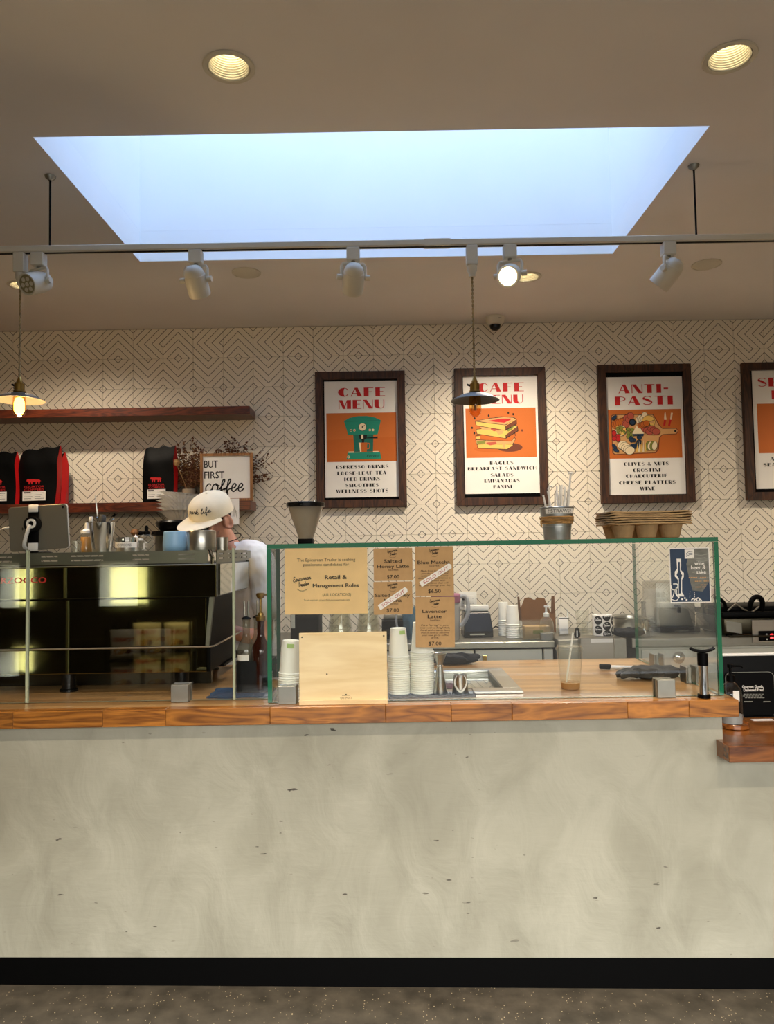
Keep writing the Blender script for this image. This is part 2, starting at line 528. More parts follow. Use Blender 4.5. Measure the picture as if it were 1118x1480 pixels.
# ------------------------------------------------------------------ materials
M = {}
M['ceiling'] = mat('ceiling_paint', (236, 232, 228), 0.9, var=0.04, vscale=1.5, bump=0.12, bscale=40)
M['white_paint'] = mat('white_shaft_paint', (238, 238, 236), 0.8, var=0.015, vscale=3)
M['wall_paint'] = mat('wall_paint', (150, 140, 124), 0.85, var=0.04)
M['dark_wall'] = mat('dark_shop_wall', (52, 46, 38), 0.7, var=0.1)
M['grout'] = mat('grout', (170, 160, 142), 0.9)
M['black'] = mat('matt_black', (2, 2, 2), 0.5, spec=0.08)
M['black_gloss'] = mat('gloss_black', (10, 10, 10), 0.25, spec=0.3)
M['black_cloth'] = mat('black_cloth', (26, 28, 32), 0.95, var=0.3, vscale=30, bump=0.5, bscale=90)
M['steel'] = mat('brushed_steel', (186, 184, 176), 0.28, 1.0, var=0.05, vscale=20, stretch=(0.3, 4, 14))
M['steel_dull'] = mat('dull_steel', (150, 148, 138), 0.42, 1.0, var=0.08, vscale=14)
M['shade_steel'] = mat('dark_enamel_shade', (112, 106, 96), 0.5, 0.7)
M['chrome'] = mat('chrome', (225, 225, 222), 0.08, 1.0)
M['brass'] = mat('aged_brass', (150, 122, 66), 0.35, 1.0, var=0.15, vscale=30)
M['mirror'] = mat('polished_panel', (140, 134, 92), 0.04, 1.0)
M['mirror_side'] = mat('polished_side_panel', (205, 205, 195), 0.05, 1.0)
M['rail'] = mat('satin_grey_steel', (122, 120, 104), 0.38, 1.0, var=0.06, vscale=12)
M['white_plastic'] = mat('white_plastic', (236, 234, 226), 0.4)
M['lamp_white'] = mat('lamp_white', (214, 208, 190), 0.45)
M['paper_white'] = mat('white_paper', (240, 236, 228), 0.85, var=0.02)
M['cup_white'] = mat('white_paper_cup', (250, 249, 238), 0.6)
M['green_print'] = mat('green_print', (172, 205, 120), 0.7)
M['kraft'] = mat('kraft_card', (190, 152, 104), 0.8, var=0.05, vscale=40)
M['kraft_light'] = mat('kraft_paper_notice', (253, 216, 154), 0.8, var=0.05, vscale=14)
M['kraft_box'] = mat('kraft_box', (128, 86, 46), 0.8, var=0.05, vscale=20)
M['pulp'] = mat('moulded_pulp', (178, 146, 104), 0.95, var=0.16, vscale=22, bump=0.6, bscale=120)
M['ink'] = mat('black_ink', (18, 16, 14), 0.8)
M['ink_brown'] = mat('brown_ink', (74, 46, 22), 0.8)
M['red_ink'] = mat('red_ink', (196, 22, 22), 0.7)
M['red_pen'] = mat('red_marker', (176, 30, 30), 0.8)
M['orange'] = mat('orange_print', (202, 106, 34), 0.7, var=0.04, vscale=3)
M['orange_dark'] = mat('dark_orange_print', (196, 98, 20), 0.7)
M['teal'] = mat('teal_print', (18, 138, 112), 0.7)
M['teal_dark'] = mat('dark_teal_print', (10, 104, 88), 0.7)
M['cream_print'] = mat('cream_print', (240, 220, 180), 0.7)
M['yellow_print'] = mat('yellow_print', (232, 186, 92), 0.7)
M['tan_print'] = mat('tan_print', (214, 160, 100), 0.7)
M['brown_print'] = mat('brown_print', (110, 52, 24), 0.7)
M['olive_print'] = mat('olive_print', (128, 132, 48), 0.7)
M['rose_print'] = mat('rose_print', (186, 84, 62), 0.7)
M['navy'] = mat('navy_print', (20, 46, 74), 0.55, var=0.12, vscale=20)
M['smoke_print'] = mat('smoke_print', (112, 112, 104), 0.6, var=0.4, vscale=18, stretch=(1, 1, 2.6))
M['bag_black'] = mat('black_foil_bag', (4, 4, 4), 0.55, bump=0.5, bscale=22, spec=0.12)
M['bag_red'] = mat('red_foil_gusset', (190, 18, 20), 0.45, bump=0.3, bscale=20)
M['frame_wood'] = wood('walnut_frame', (34, 15, 6), (78, 44, 20), 'Z', 1.0, 0.6, 0.12, 0.0)
M['sign_wood'] = wood('oak_sign_frame', (120, 78, 40), (172, 120, 68), 'Z', 1.0, 0.6, 0.08, 0)
M['shelf_wood'] = wood('red_brown_shelf', (52, 18, 8), (112, 48, 22), 'X', 1.2, 0.4, 0.1, 0.1)
M['stave'] = wood('walnut_stave', (108, 60, 16), (184, 118, 46), 'X', 1.0, 0.32, 0.22, 0.25)
M['stave_red'] = wood('oiled_stave', (78, 38, 13), (152, 90, 38), 'X', 1.0, 0.25, 0.16, 0.3)
M['plywood'] = wood('birch_ply', (226, 198, 146), (244, 222, 176), 'X', 0.8, 0.6, 0.04, 0.0, 6.0)
M['glass'] = glass('clear_glass', (252, 254, 252))
M['glass_pane'] = glass('sheet_glass', (254, 255, 254))
M['glass_edge'] = mat('green_glass_edge', (6, 104, 70), 0.12, coat=0.5)
M['glass_edge_pale'] = mat('pale_glass_edge', (176, 184, 156), 0.2, coat=0.5)
M['clear_plastic'] = glass('clear_plastic', (247, 247, 243), 0.08, 1.4, 0.05, (225, 225, 215))
M['bottle_glass'] = glass('syrup_bottle_glass', (226, 226, 216), 0.02, 1.5, 0.16, (150, 146, 134))
M['cloudy_plastic'] = glass('cloudy_plastic', (222, 224, 224), 0.2, 1.4, 0.45, (212, 214, 216))
M['sleeve'] = glass('plastic_sleeve', (253, 253, 252), 0.1, 1.25)
M['hopper'] = glass('smoked_hopper', (196, 186, 166), 0.25, 1.4, 0.5, (190, 184, 170))
M['amber_glass'] = glass('amber_glass', (108, 44, 16), 0.02, 1.5, 0.35, (74, 24, 8))
M['amber_bulb'] = glass('amber_bulb', (236, 206, 150), 0.0, 1.45)
M['filament'] = mat('glowing_filament', (255, 196, 96), 0.5, emit=12.0)
M['filament_off'] = mat('cold_filament', (150, 120, 70), 0.4, 0.6)
M['lens_on'] = mat('lit_lens', (255, 232, 176), 0.5, emit=4.0)
M['lens_led'] = mat('lit_led_face', (255, 240, 205), 0.5, emit=5.0)
M['lens_off'] = mat('unlit_led_face', (150, 142, 104), 0.35)
M['coffee'] = glass('milky_coffee', (206, 160, 96), 0.1, 1.33, 0.6, (206, 156, 92))
M['skin'] = mat('skin', (206, 148, 118), 0.55, var=0.06, vscale=30)
M['stubble'] = mat('stubble', (172, 128, 110), 0.7, var=0.15, vscale=160)
M['hair'] = mat('dark_hair', (48, 36, 28), 0.8)
M['shirt'] = mat('white_cotton', (242, 241, 236), 0.9, var=0.02, vscale=12)
M['cap'] = mat('cream_cotton', (244, 232, 200), 0.9, var=0.03, vscale=24, bump=0.15, bscale=160)
M['trousers'] = mat('dark_trousers', (40, 42, 48), 0.9)
M['blue_mug'] = mat('pale_blue_glaze', (140, 184, 222), 0.35)
M['towel'] = mat('blue_towel', (40, 66, 92), 1.0, var=0.25, vscale=60, bump=0.9, bscale=160)
M['grey_cloth'] = mat('grey_cloth', (70, 68, 62), 0.95, var=0.2, vscale=40, bump=0.5, bscale=120)
M['cabinet'] = mat('off_white_laminate', (206, 204, 190), 0.5)
M['tablet'] = mat('grey_aluminium', (112, 108, 96), 0.42, 0.6)
M['clay'] = mat('stoneware_pot', (168, 152, 128), 0.8, var=0.06)
M['dry_leaf'] = mat('dried_leaf', (98, 58, 34), 0.9, var=0.3, vscale=40)
M['dry_pale'] = mat('dried_bud', (168, 130, 82), 0.9, var=0.2, vscale=40)
M['stem'] = mat('dry_stem', (118, 92, 60), 0.9)
M['twine'] = mat('jute_twine', (178, 136, 80), 0.95, var=0.15, vscale=60, bump=0.6, bscale=200)
M['galv'] = mat('galvanised_steel', (176, 178, 174), 0.35, 0.9, var=0.12, vscale=16)
M['purple'] = mat('mauve_lid', (150, 92, 116), 0.5)
M['cord'] = mat('twisted_cord', (156, 138, 100), 0.8, var=0.5, vscale=60, stretch=(1, 1, 0.6))
M['red_led'] = mat('red_indicator', (255, 40, 40), 0.4, emit=6.0)
M['cooler_pit'] = mat('cooler_well', (70, 78, 70), 0.4, 0.3)
M['roof_glass'] = glass('tinted_roof_glass', (174, 183, 195))
def added_frosted():  # bright translucent glass for the added strip windows
    m, nt, out = new_mat('added_frosted_window')
    t = N(nt, 'ShaderNodeBsdfTranslucent'); t.inputs[0].default_value = lin((250, 246, 226))
    nt.links.new(t.outputs[0], out.inputs[0])
    return m
M['added_frosted'] = added_frosted()
M['dark_steel'] = mat('dark_steel', (58, 54, 44), 0.3, 1.0)
M['chip_bag'] = mat('cream_foil_bag', (226, 216, 190), 0.35, bump=0.4, bscale=18)

def plaster_material():
    m, nt, out = new_mat('trowelled_plaster')
    L = nt.links.new
    b = N(nt, 'ShaderNodeBsdfPrincipled'); b.inputs['Roughness'].default_value = 0.62
    tc = N(nt, 'ShaderNodeTexCoord')
    def noise(scale, det, dist=0.0, st=(1, 1, 1), rot=(0, 0, 0)):
        mp = N(nt, 'ShaderNodeMapping'); mp.inputs['Scale'].default_value = st; mp.inputs['Rotation'].default_value = rot
        L(tc.outputs['Object'], mp.inputs[0])
        n = N(nt, 'ShaderNodeTexNoise'); n.inputs['Scale'].default_value = scale; n.inputs['Detail'].default_value = det; n.inputs['Distortion'].default_value = dist
        L(mp.outputs[0], n.inputs['Vector'])
        return n.outputs[0]
    big = noise(2.2, 5, 0.4, (1, 1, 0.7), (0, 0.4, 0))
    mid = noise(5.5, 10, 0.9, (1.2, 1, 0.8), (0, 0.75, 0))
    fine = noise(20.0, 8, 0.6, (0.5, 1, 2.6), (0, -0.65, 0))
    a = N(nt, 'ShaderNodeMath', operation='ADD'); L(big, a.inputs[0]); L(mid, a.inputs[1])
    rp = N(nt, 'ShaderNodeValToRGB')
    rp.color_ramp.elements[0].position, rp.color_ramp.elements[0].color = 0.36, lin((154, 150, 132))
    rp.color_ramp.elements[1].position, rp.color_ramp.elements[1].color = 0.62, lin((180, 176, 158))
    hf = N(nt, 'ShaderNodeMath', operation='MULTIPLY'); hf.inputs[1].default_value = 0.5
    L(a.outputs[0], hf.inputs[0]); L(hf.outputs[0], rp.inputs[0])
    # small dark pits and slanted nicks
    pit = noise(30.0, 2, 0.0, (0.6, 1, 1.8), (0, -0.5, 0))
    gate = noise(2.3, 2)
    pr = N(nt, 'ShaderNodeMapRange'); pr.inputs[1].default_value, pr.inputs[2].default_value = 0.70, 0.73
    L(pit, pr.inputs[0])
    gr = N(nt, 'ShaderNodeMapRange'); gr.inputs[1].default_value, gr.inputs[2].default_value = 0.46, 0.56
    L(gate, gr.inputs[0])
    pm = N(nt, 'ShaderNodeMath', operation='MULTIPLY'); L(pr.outputs[0], pm.inputs[0]); L(gr.outputs[0], pm.inputs[1])
    mx = N(nt, 'ShaderNodeMix', data_type='RGBA'); mx.inputs[7].default_value = lin((66, 60, 50))
    L(pm.outputs[0], mx.inputs[0]); L(rp.outputs[0], mx.inputs[6]); L(mx.outputs[2], b.inputs['Base Color'])
    bp = N(nt, 'ShaderNodeBump'); bp.inputs['Strength'].default_value = 0.6; bp.inputs['Distance'].default_value = 0.012
    ff = N(nt, 'ShaderNodeMath', operation='MULTIPLY_ADD'); ff.inputs[1].default_value = 0.3
    ff.inputs[1].default_value = 0.12; L(fine, ff.inputs[0]); L(mid, ff.inputs[2]); L(ff.outputs[0], bp.inputs['Height']); L(bp.outputs[0], b.inputs['Normal'])
    L(b.outputs[0], out.inputs[0])
    return m
M['plaster'] = plaster_material()

def floor_material():
    m, nt, out = new_mat('ground_concrete')
    L = nt.links.new
    b = N(nt, 'ShaderNodeBsdfPrincipled'); b.inputs['Roughness'].default_value = 0.5
    tc = N(nt, 'ShaderNodeTexCoord')
    n1 = N(nt, 'ShaderNodeTexNoise'); n1.inputs['Scale'].default_value = 14; n1.inputs['Detail'].default_value = 10
    L(tc.outputs['Object'], n1.inputs['Vector'])
    rp = N(nt, 'ShaderNodeValToRGB')
    rp.color_ramp.elements[0].position, rp.color_ramp.elements[0].color = 0.3, lin((62, 57, 48))
    rp.color_ramp.elements[1].position, rp.color_ramp.elements[1].color = 0.7, lin((98, 90, 78))
    L(n1.outputs[0], rp.inputs[0])
    v = N(nt, 'ShaderNodeTexVoronoi'); v.inputs['Scale'].default_value = 110
    L(tc.outputs['Object'], v.inputs['Vector'])
    mr = N(nt, 'ShaderNodeMapRange'); mr.inputs[1].default_value, mr.inputs[2].default_value = 0.22, 0.12
    L(v.outputs['Distance'], mr.inputs[0])
    cs = N(nt, 'ShaderNodeSeparateColor'); L(v.outputs['Color'], cs.inputs[0])
    gt = N(nt, 'ShaderNodeMath', operation='GREATER_THAN'); gt.inputs[1].default_value = 0.8; L(cs.outputs[0], gt.inputs[0])
    mu = N(nt, 'ShaderNodeMath', operation='MULTIPLY'); L(mr.outputs[0], mu.inputs[0]); L(gt.outputs[0], mu.inputs[1])
    mx = N(nt, 'ShaderNodeMix', data_type='RGBA'); mx.inputs[7].default_value = lin((224, 206, 166))
    L(mu.outputs[0], mx.inputs[0]); L(rp.outputs[0], mx.inputs[6]); L(mx.outputs[2], b.inputs['Base Color'])
    L(b.outputs[0], out.inputs[0])
    return m
M['floor'] = floor_material()

def tile_material():
    """Cream cement tile printed with dark chevron lines: each quarter of the tile carries four diagonals."""
    m, nt, out = new_mat('printed_cement_tile')
    L = nt.links.new
    b = N(nt, 'ShaderNodeBsdfPrincipled'); b.inputs['Roughness'].default_value = 0.42
    uv = N(nt, 'ShaderNodeUVMap'); uv.uv_map = 'UVMap'
    sp = N(nt, 'ShaderNodeSeparateXYZ'); L(uv.outputs[0], sp.inputs[0])
    s1 = N(nt, 'ShaderNodeMath', operation='SUBTRACT'); s1.inputs[1].default_value = 0.5; L(sp.outputs[0], s1.inputs[0])
    ab = N(nt, 'ShaderNodeMath', operation='ABSOLUTE'); L(s1.outputs[0], ab.inputs[0])
    s2 = N(nt, 'ShaderNodeMath', operation='SUBTRACT'); L(sp.outputs[1], s2.inputs[0]); L(ab.outputs[0], s2.inputs[1])
    mu = N(nt, 'ShaderNodeMath', operation='MULTIPLY_ADD'); mu.inputs[1].default_value = 4.0; mu.inputs[2].default_value = 8.0; L(s2.outputs[0], mu.inputs[0])
    fr = N(nt, 'ShaderNodeMath', operation='FRACT'); L(mu.outputs[0], fr.inputs[0])
    s3 = N(nt, 'ShaderNodeMath', operation='SUBTRACT'); s3.inputs[1].default_value = 0.5; L(fr.outputs[0], s3.inputs[0])
    a3 = N(nt, 'ShaderNodeMath', operation='ABSOLUTE'); L(s3.outputs[0], a3.inputs[0])
    mr = N(nt, 'ShaderNodeMapRange'); mr.inputs[1].default_value, mr.inputs[2].default_value = 0.060, 0.038; L(a3.outputs[0], mr.inputs[0])
    oi = N(nt, 'ShaderNodeObjectInfo')
    vr = N(nt, 'ShaderNodeMapRange'); vr.inputs[3].default_value, vr.inputs[4].default_value = 0.965, 1.0; L(oi.outputs['Random'], vr.inputs[0])
    cc = N(nt, 'ShaderNodeMix', data_type='RGBA', blend_type='MULTIPLY'); cc.inputs[0].default_value = 1; cc.inputs[6].default_value = lin((238, 228, 208)); L(vr.outputs[0], cc.inputs[7])
    mx = N(nt, 'ShaderNodeMix', data_type='RGBA'); mx.inputs[7].default_value = lin((46, 36, 22))
    L(mr.outputs[0], mx.inputs[0]); L(cc.outputs[2], mx.inputs[6]); L(mx.outputs[2], b.inputs['Base Color'])
    L(b.outputs[0], out.inputs[0])
    return m
M['tile'] = tile_material()

def butcher_block(name, dark, light, rough):
    """Strips 4 cm wide laid along X with staggered joints."""
    m, nt, out = new_mat(name)
    L = nt.links.new
    b = N(nt, 'ShaderNodeBsdfPrincipled'); b.inputs['Roughness'].default_value = rough; b.inputs['Coat Weight'].default_value = 0.3
    tc = N(nt, 'ShaderNodeTexCoord')
    br = N(nt, 'ShaderNodeTexBrick')
    br.offset, br.offset_frequency = 0.37, 2
    br.inputs['Color1'].default_value = (0, 0, 0, 1); br.inputs['Color2'].default_value = (1, 1, 1, 1); br.inputs['Mortar'].default_value = (0.1, 0.1, 0.1, 1)
    br.inputs['Scale'].default_value = 1; br.inputs['Brick Width'].default_value = 0.42; br.inputs['Row Height'].default_value = 0.042; br.inputs['Mortar Size'].default_value = 0.0008
    L(tc.outputs['Object'], br.inputs['Vector'])
    mp = N(nt, 'ShaderNodeMapping'); mp.inputs['Scale'].default_value = (2, 30, 10); L(tc.outputs['Object'], mp.inputs[0])
    n = N(nt, 'ShaderNodeTexNoise'); n.inputs['Scale'].default_value = 2.5; n.inputs['Detail'].default_value = 5; L(mp.outputs[0], n.inputs['Vector'])
    sp = N(nt, 'ShaderNodeSeparateColor'); L(br.outputs['Color'], sp.inputs[0])
    ma = N(nt, 'ShaderNodeMath', operation='MULTIPLY_ADD'); ma.inputs[1].default_value = 0.6; L(sp.outputs[0], ma.inputs[0])
    hn = N(nt, 'ShaderNodeMath', operation='MULTIPLY'); hn.inputs[1].default_value = 0.5; L(n.outputs[0], hn.inputs[0]); L(hn.outputs[0], ma.inputs[2])
    rp = N(nt, 'ShaderNodeValToRGB')
    rp.color_ramp.elements[0].position, rp.color_ramp.elements[0].color = 0.1, lin(dark)
    rp.color_ramp.elements[1].position, rp.color_ramp.elements[1].color = 0.9, lin(light)
    L(ma.outputs[0], rp.inputs[0]); L(rp.outputs[0], b.inputs['Base Color']); L(b.outputs[0], out.inputs[0])
    return m
M['block'] = butcher_block('walnut_butcher_block', (138, 100, 58), (196, 152, 96), 0.28)
M['block_red'] = butcher_block('oiled_butcher_block', (98, 50, 17), (156, 96, 42), 0.22)

# ------------------------------------------------------------------ the room
CZ = 3.044                      # ceiling height
WY = 5.0                        # face of the tiled back wall
SX0, SX1, SY0, SY1 = -1.266, 1.198, 2.65, 3.824   # skylight opening
def fz(x):                      # the floor falls gently to the right
    return 0.044 - 0.0222 * x

fl = MB()
vs = [(x, y, fz(x)) for y in (-3.0, 5.2) for x in (-4.6, 4.6)]
vs += [(v[0], v[1], v[2] - 0.2) for v in vs]
fl.add(vs, [(0, 1, 3, 2), (4, 6, 7, 5), (0, 4, 5, 1), (2, 3, 7, 6), (0, 2, 6, 4), (1, 5, 7, 3)])
structure(fl.build('floor', M['floor'], smooth=False))

DOWN = [(-0.473, 2.272), (1.096, 2.266), (-2.028, 4.135), (0.809, 4.136)]   # recessed downlights
ceil_o = MB().box(-4.6, 4.6, -3.0, 5.2, CZ, CZ + 0.16).build('ceiling_raw', M['ceiling'], smooth=False)
cut = MB().box(SX0, SX1, SY0, SY1, CZ - 0.1, CZ + 0.3)
for x, y in DOWN + [(3.646, 4.136), (-2.04, .62), (-0.473, .62), (1.096, .62), (2.66, .62)]:  # DOWN plus the added downlights out of view
    n = 32
    pr = [(x + 0.066 * math.cos(2 * math.pi * i / n), y + 0.066 * math.sin(2 * math.pi * i / n)) for i in range(n)]
    cut.add([(a, b, CZ - 0.1) for a, b in pr] + [(a, b, CZ + 0.13) for a, b in pr],
            [tuple(range(n - 1, -1, -1)), tuple(range(n, 2 * n))] + [(i, (i + 1) % n, (i + 1) % n + n, i + n) for i in range(n)])
cut_o = cut.build('ceiling_cut', M['ceiling'], smooth=False)
bo = ceil_o.modifiers.new('openings', 'BOOLEAN'); bo.object = cut_o; bo.operation = 'DIFFERENCE'; bo.solver = 'EXACT'
dg = bpy.context.evaluated_depsgraph_get()
ceil_me = bpy.data.meshes.new_from_object(ceil_o.evaluated_get(dg))
bpy.data.objects.remove(ceil_o); bpy.data.objects.remove(cut_o)
ceil_me.materials.append(M['white_paint'])
for pl in ceil_me.polygons:                     # the plastered reveal of the skylight is painted white
    c = pl.center
    if abs(pl.normal.z) < 0.5 and SX0 - 0.01 < c.x < SX1 + 0.01 and SY0 - 0.01 < c.y < SY1 + 0.01:
        pl.material_index = len(ceil_me.materials) - 1
ceiling = bpy.data.objects.new('ceiling', ceil_me); COL.objects.link(ceiling); structure(ceiling)

# skylight shaft: four painted boards up to the roof, then a frame and a glass roof light
SH = 4.22
shaft = thing('skylight_shaft', None, None, ((SX0 + SX1) / 2, (SY0 + SY1) / 2, CZ)); structure(shaft)
ox, oy = (SX0 + SX1) / 2, (SY0 + SY1) / 2
def shaft_wall(x0, x1, y0, y1):
    MB().box(x0 - ox, x1 - ox, y0 - oy, y1 - oy, 0.1605, SH - CZ).build('shaft_board', M['white_paint'], shaft, smooth=False)
shaft_wall(SX0 - 0.03, SX1 + 0.03, SY1, SY1 + 0.03)
shaft_wall(SX0 - 0.03, SX1 + 0.03, SY0 - 0.03, SY0)
shaft_wall(SX0 - 0.03, SX0, SY0, SY1)
shaft_wall(SX1, SX1 + 0.03, SY0, SY1)
MB().box(SX0 - ox - 0.03, SX1 - ox + 0.03, SY0 - oy - 0.03, SY1 - oy + 0.03, SH - CZ + 0.01, SH - CZ + 0.02).build('glass_pane', M['roof_glass'], shaft, smooth=False)

# back wall: grout bed with single tiles as parts
wall = MB().box(-4.6, 4.6, WY + 0.005, WY + 0.16, -0.2, CZ).build('wall_back', M['grout'], smooth=False)
structure(wall)
TS = 0.2032
def tile_mesh(rot):
    g, d, c = 0.0006, 0.008, 0.0015
    h = TS / 2
    a, b2 = h - g, h - g - c
    vs = [(-a, d, -a), (a, d, -a), (a, d, a), (-a, d, a), (-a, c, -a), (a, c, -a), (a, c, a), (-a, c, a),
          (-b2, 0, -b2), (b2, 0, -b2), (b2, 0, b2), (-b2, 0, b2)]
    fs = [(8, 9, 10, 11)] + [(4 + i, 4 + (i + 1) % 4, 8 + (i + 1) % 4, 8 + i) for i in range(4)] + [(i, (i + 1) % 4, 4 + (i + 1) % 4, 4 + i) for i in range(4)]
    me = bpy.data.meshes.new('tile')
    me.from_pydata(vs, [], fs)
    me.materials.append(M['tile'])
    uv = me.uv_layers.new(name='UVMap')
    for lp in me.loops:
        v = me.vertices[lp.vertex_index].co
        u, w = v.x / TS, v.z / TS
        for _ in range(rot):
            u, w = -w, u
        uv.data[lp.index].uv = (u + 0.5, w + 0.5)
    return me
TM = [tile_mesh(r) for r in range(4)]
trnd = random.Random(3)
jx = P(583.3, 540, WY)[0]
col0 = math.floor((-2.66 - jx) / TS)
top_z = CZ - 0.002
def tile_rot(c, r):
    if r % 2 == 1:
        return 0                                   # rows of Vs
    k = (c + (r // 2)) % 2
    if r >= 2 and trnd.random() < 0.22: k = 1 - k
    return (2, 1)[k]
NCOL, NROW = 27, 11
for r in range(NROW):
    for c in range(NCOL):
        o = bpy.data.objects.new('tile', TM[tile_rot(c + col0 + 100, r)])
        o.parent = wall
        o.location = (jx + (col0 + c + 0.5) * TS, WY - 0.004, top_z - (r + 0.5) * TS)
        COL.objects.link(o)
# tiles beyond the frame on either side, one joined part
for a, b in ((col0 - 7, col0), (col0 + NCOL, col0 + NCOL + 7)):
    side = MB()
    me = bpy.data.meshes.new('tile_field')
    V, F, U = [], [], []
    for r in range(NROW):
        for c in range(a, b):
            src = TM[tile_rot(c + 100, r)]
            off = len(V)
            dx, dz = jx + (c + 0.5) * TS, top_z - (r + 0.5) * TS
            if abs(dx) > 4.5: continue
            V += [(v.co.x + dx, v.co.y + WY - 0.004, v.co.z + dz) for v in src.vertices]
            F += [tuple(i + off for i in p.vertices) for p in src.polygons]
            U += [tuple(d.uv) for d in src.uv_layers[0].data]
    me.from_pydata(V, [], F)
    uv = me.uv_layers.new(name='UVMap')
    for i, u in enumerate(U): uv.data[i].uv = u
    me.materials.append(M['tile'])
    o = bpy.data.objects.new('tile_field', me); COL.objects.link(o); o.parent = wall; o['kind'] = 'stuff'

structure(MB().box(-4.75, -4.6, -3.0, 5.2, -0.2, CZ).build('wall_left', M['wall_paint'], smooth=False))
structure(MB().box(4.6, 4.75, -3.0, 5.2, -0.2, CZ).build('wall_right', M['wall_paint'], smooth=False))
# shopfront behind the camera: open glazing to the right
wf = MB()
# (strip windows added on the left to put bright bands in the machine panels)
def pier(x0, x1, holes):
    z = -0.2
    for a, c in holes + [(CZ, CZ)]:
        wf.box(x0, x1, -3.0, -2.85, z, a)
        z = c
pier(-4.75, -4.3, []); pier(-4.3, -4.05, [(0.2, 0.5), (0.95, 1.45)]); pier(-4.05, -3.2, []); pier(-3.2, -2.75, [(0.95, 1.45)]); pier(-2.75, -1.4, [])
wf.box(-1.4, 4.75, -3.0, -2.85, 2.85, CZ); wf.box(-1.4, 4.75, -3.0, -2.85, -0.2, 0.15); wf.box(3.8, 4.75, -3.0, -2.85, 0.15, 2.85)
wf_o = structure(wf.build('wall_front', M['dark_wall'], smooth=False))
for x0, x1, z0, z1 in ((-4.3, -4.05, .2, .5), (-4.3, -4.05, .95, 1.45), (-3.2, -2.75, .95, 1.45)):  # unseen bright panes, added for the reflections in the espresso machine
    MB().box(x0, x1, -2.93, -2.925, z0, z1).build('added_frosted_pane', M['added_frosted'], wf_o, smooth=False)

# ------------------------------------------------------------------ bar counter and worktops
PY, KZ = 2.60, 0.144            # plaster face, top of the kick plate at x=0
PX1 = 1.138                     # where the tall part of the counter ends
LZ1, LZ0 = 0.8535, 0.800        # lower worktop
counter = thing('service_counter', 'long cafe counter faced in pale grey trowelled plaster above a black kick plate', 'counter', (0, PY, 0))
b = MB()
def kz(x): return KZ - 0.0168 * x
def slab(mb, x0, x1, y0, y1, f0, f1):
    vs = [(x0, y0, f0(x0)), (x1, y0, f0(x1)), (x1, y1, f0(x1)), (x0, y1, f0(x0)), (x0, y0, f1(x0)), (x1, y0, f1(x1)), (x1, y1, f1(x1)), (x0, y1, f1(x0))]
    mb.add(vs, [(3, 2, 1, 0), (4, 5, 6, 7), (0, 1, 5, 4), (1, 2, 6, 5), (2, 3, 7, 6), (3, 0, 4, 7)])
slab(b, -3.2, PX1, 0, 0.14, kz, lambda x: 0.9385)
slab(b, PX1, 3.2, 0, 0.14, kz, lambda x: LZ0 - 0.0005)
b.build('plaster_face', M['plaster'], counter, smooth=False)
k = MB(); slab(k, -3.2, 3.2, 0.004, 0.12, lambda x: fz(x) + 0.0005, lambda x: kz(x) - 0.0005)
k.build('kick_plate', M['black'], counter, smooth=False)
k = MB(); slab(k, -3.2, PX1, 0.14, 0.86, lambda x: fz(x) + 0.0005, lambda x: 0.9385); slab(k, PX1, 3.2, 0.14, 0.6, lambda x: fz(x) + 0.0005, lambda x: LZ0 - 0.0005)
k.build('base_cabinet', M['cabinet'], counter, smooth=False)

WZ1, WZ0, WX1, WYF, WYB = 0.996, 0.939, 1.175, 2.55, 3.525
wt = thing('butcher_block_worktop', 'thick walnut butcher block worktop with a bright staved front edge on the plaster counter', 'worktop', (0, WYF, WZ0))
ends = [-3.2, -2.4, -1.9] + [P(x, 1035, WYF)[0] for x in (-110, 18.6, 148, 239, 390, 557, 652, 740, 907, 996)] + [WX1]
for i in range(len(ends) - 1):
    MB().box(ends[i] + 0.0003, ends[i + 1] - 0.0003, 0, 0.042, 0, WZ1 - WZ0).build('stave', M['stave'], wt, smooth=False, bevel=0.0015, seg=1)
# the slab keeps a well for the drop-in cooler
CX0, CX1, CY0, CY1 = -0.20, 0.462, 2.74, 3.235
b = MB()
y0 = 0.0423
for x0, x1, ya, yb in ((-3.2, CX0, y0, WYB - WYF), (CX1, WX1, y0, WYB - WYF), (CX0, CX1, y0, CY0 - WYF), (CX0, CX1, CY1 - WYF, WYB - WYF)):
    b.box(x0, x1, ya, yb, 0, WZ1 - WZ0)
b.build('slab', M['block'], wt, smooth=False)

lw = thing('lower_worktop', 'lower oiled wooden ledge at the right end of the counter carrying the black sign', 'worktop', (0, 2.505, LZ0))
lx0 = P(1053, 1090, 2.505)[0]
for a, c in ((lx0, 1.30), (1.30, 1.9), (1.9, 3.2)):
    MB().box(a + 0.0002, c - 0.0002, 0, 0.042, 0, LZ1 - LZ0).build('stave', M['stave_red'], lw, smooth=False, bevel=0.0015, seg=1)
b = MB().box(lx0, 3.2, 0.0423, 0.094, 0, LZ1 - LZ0); b.box(PX1 + 0.001, 3.2, 0.094, 0.62, 0, LZ1 - LZ0)
b.build('slab', M['block_red'], lw, smooth=False)

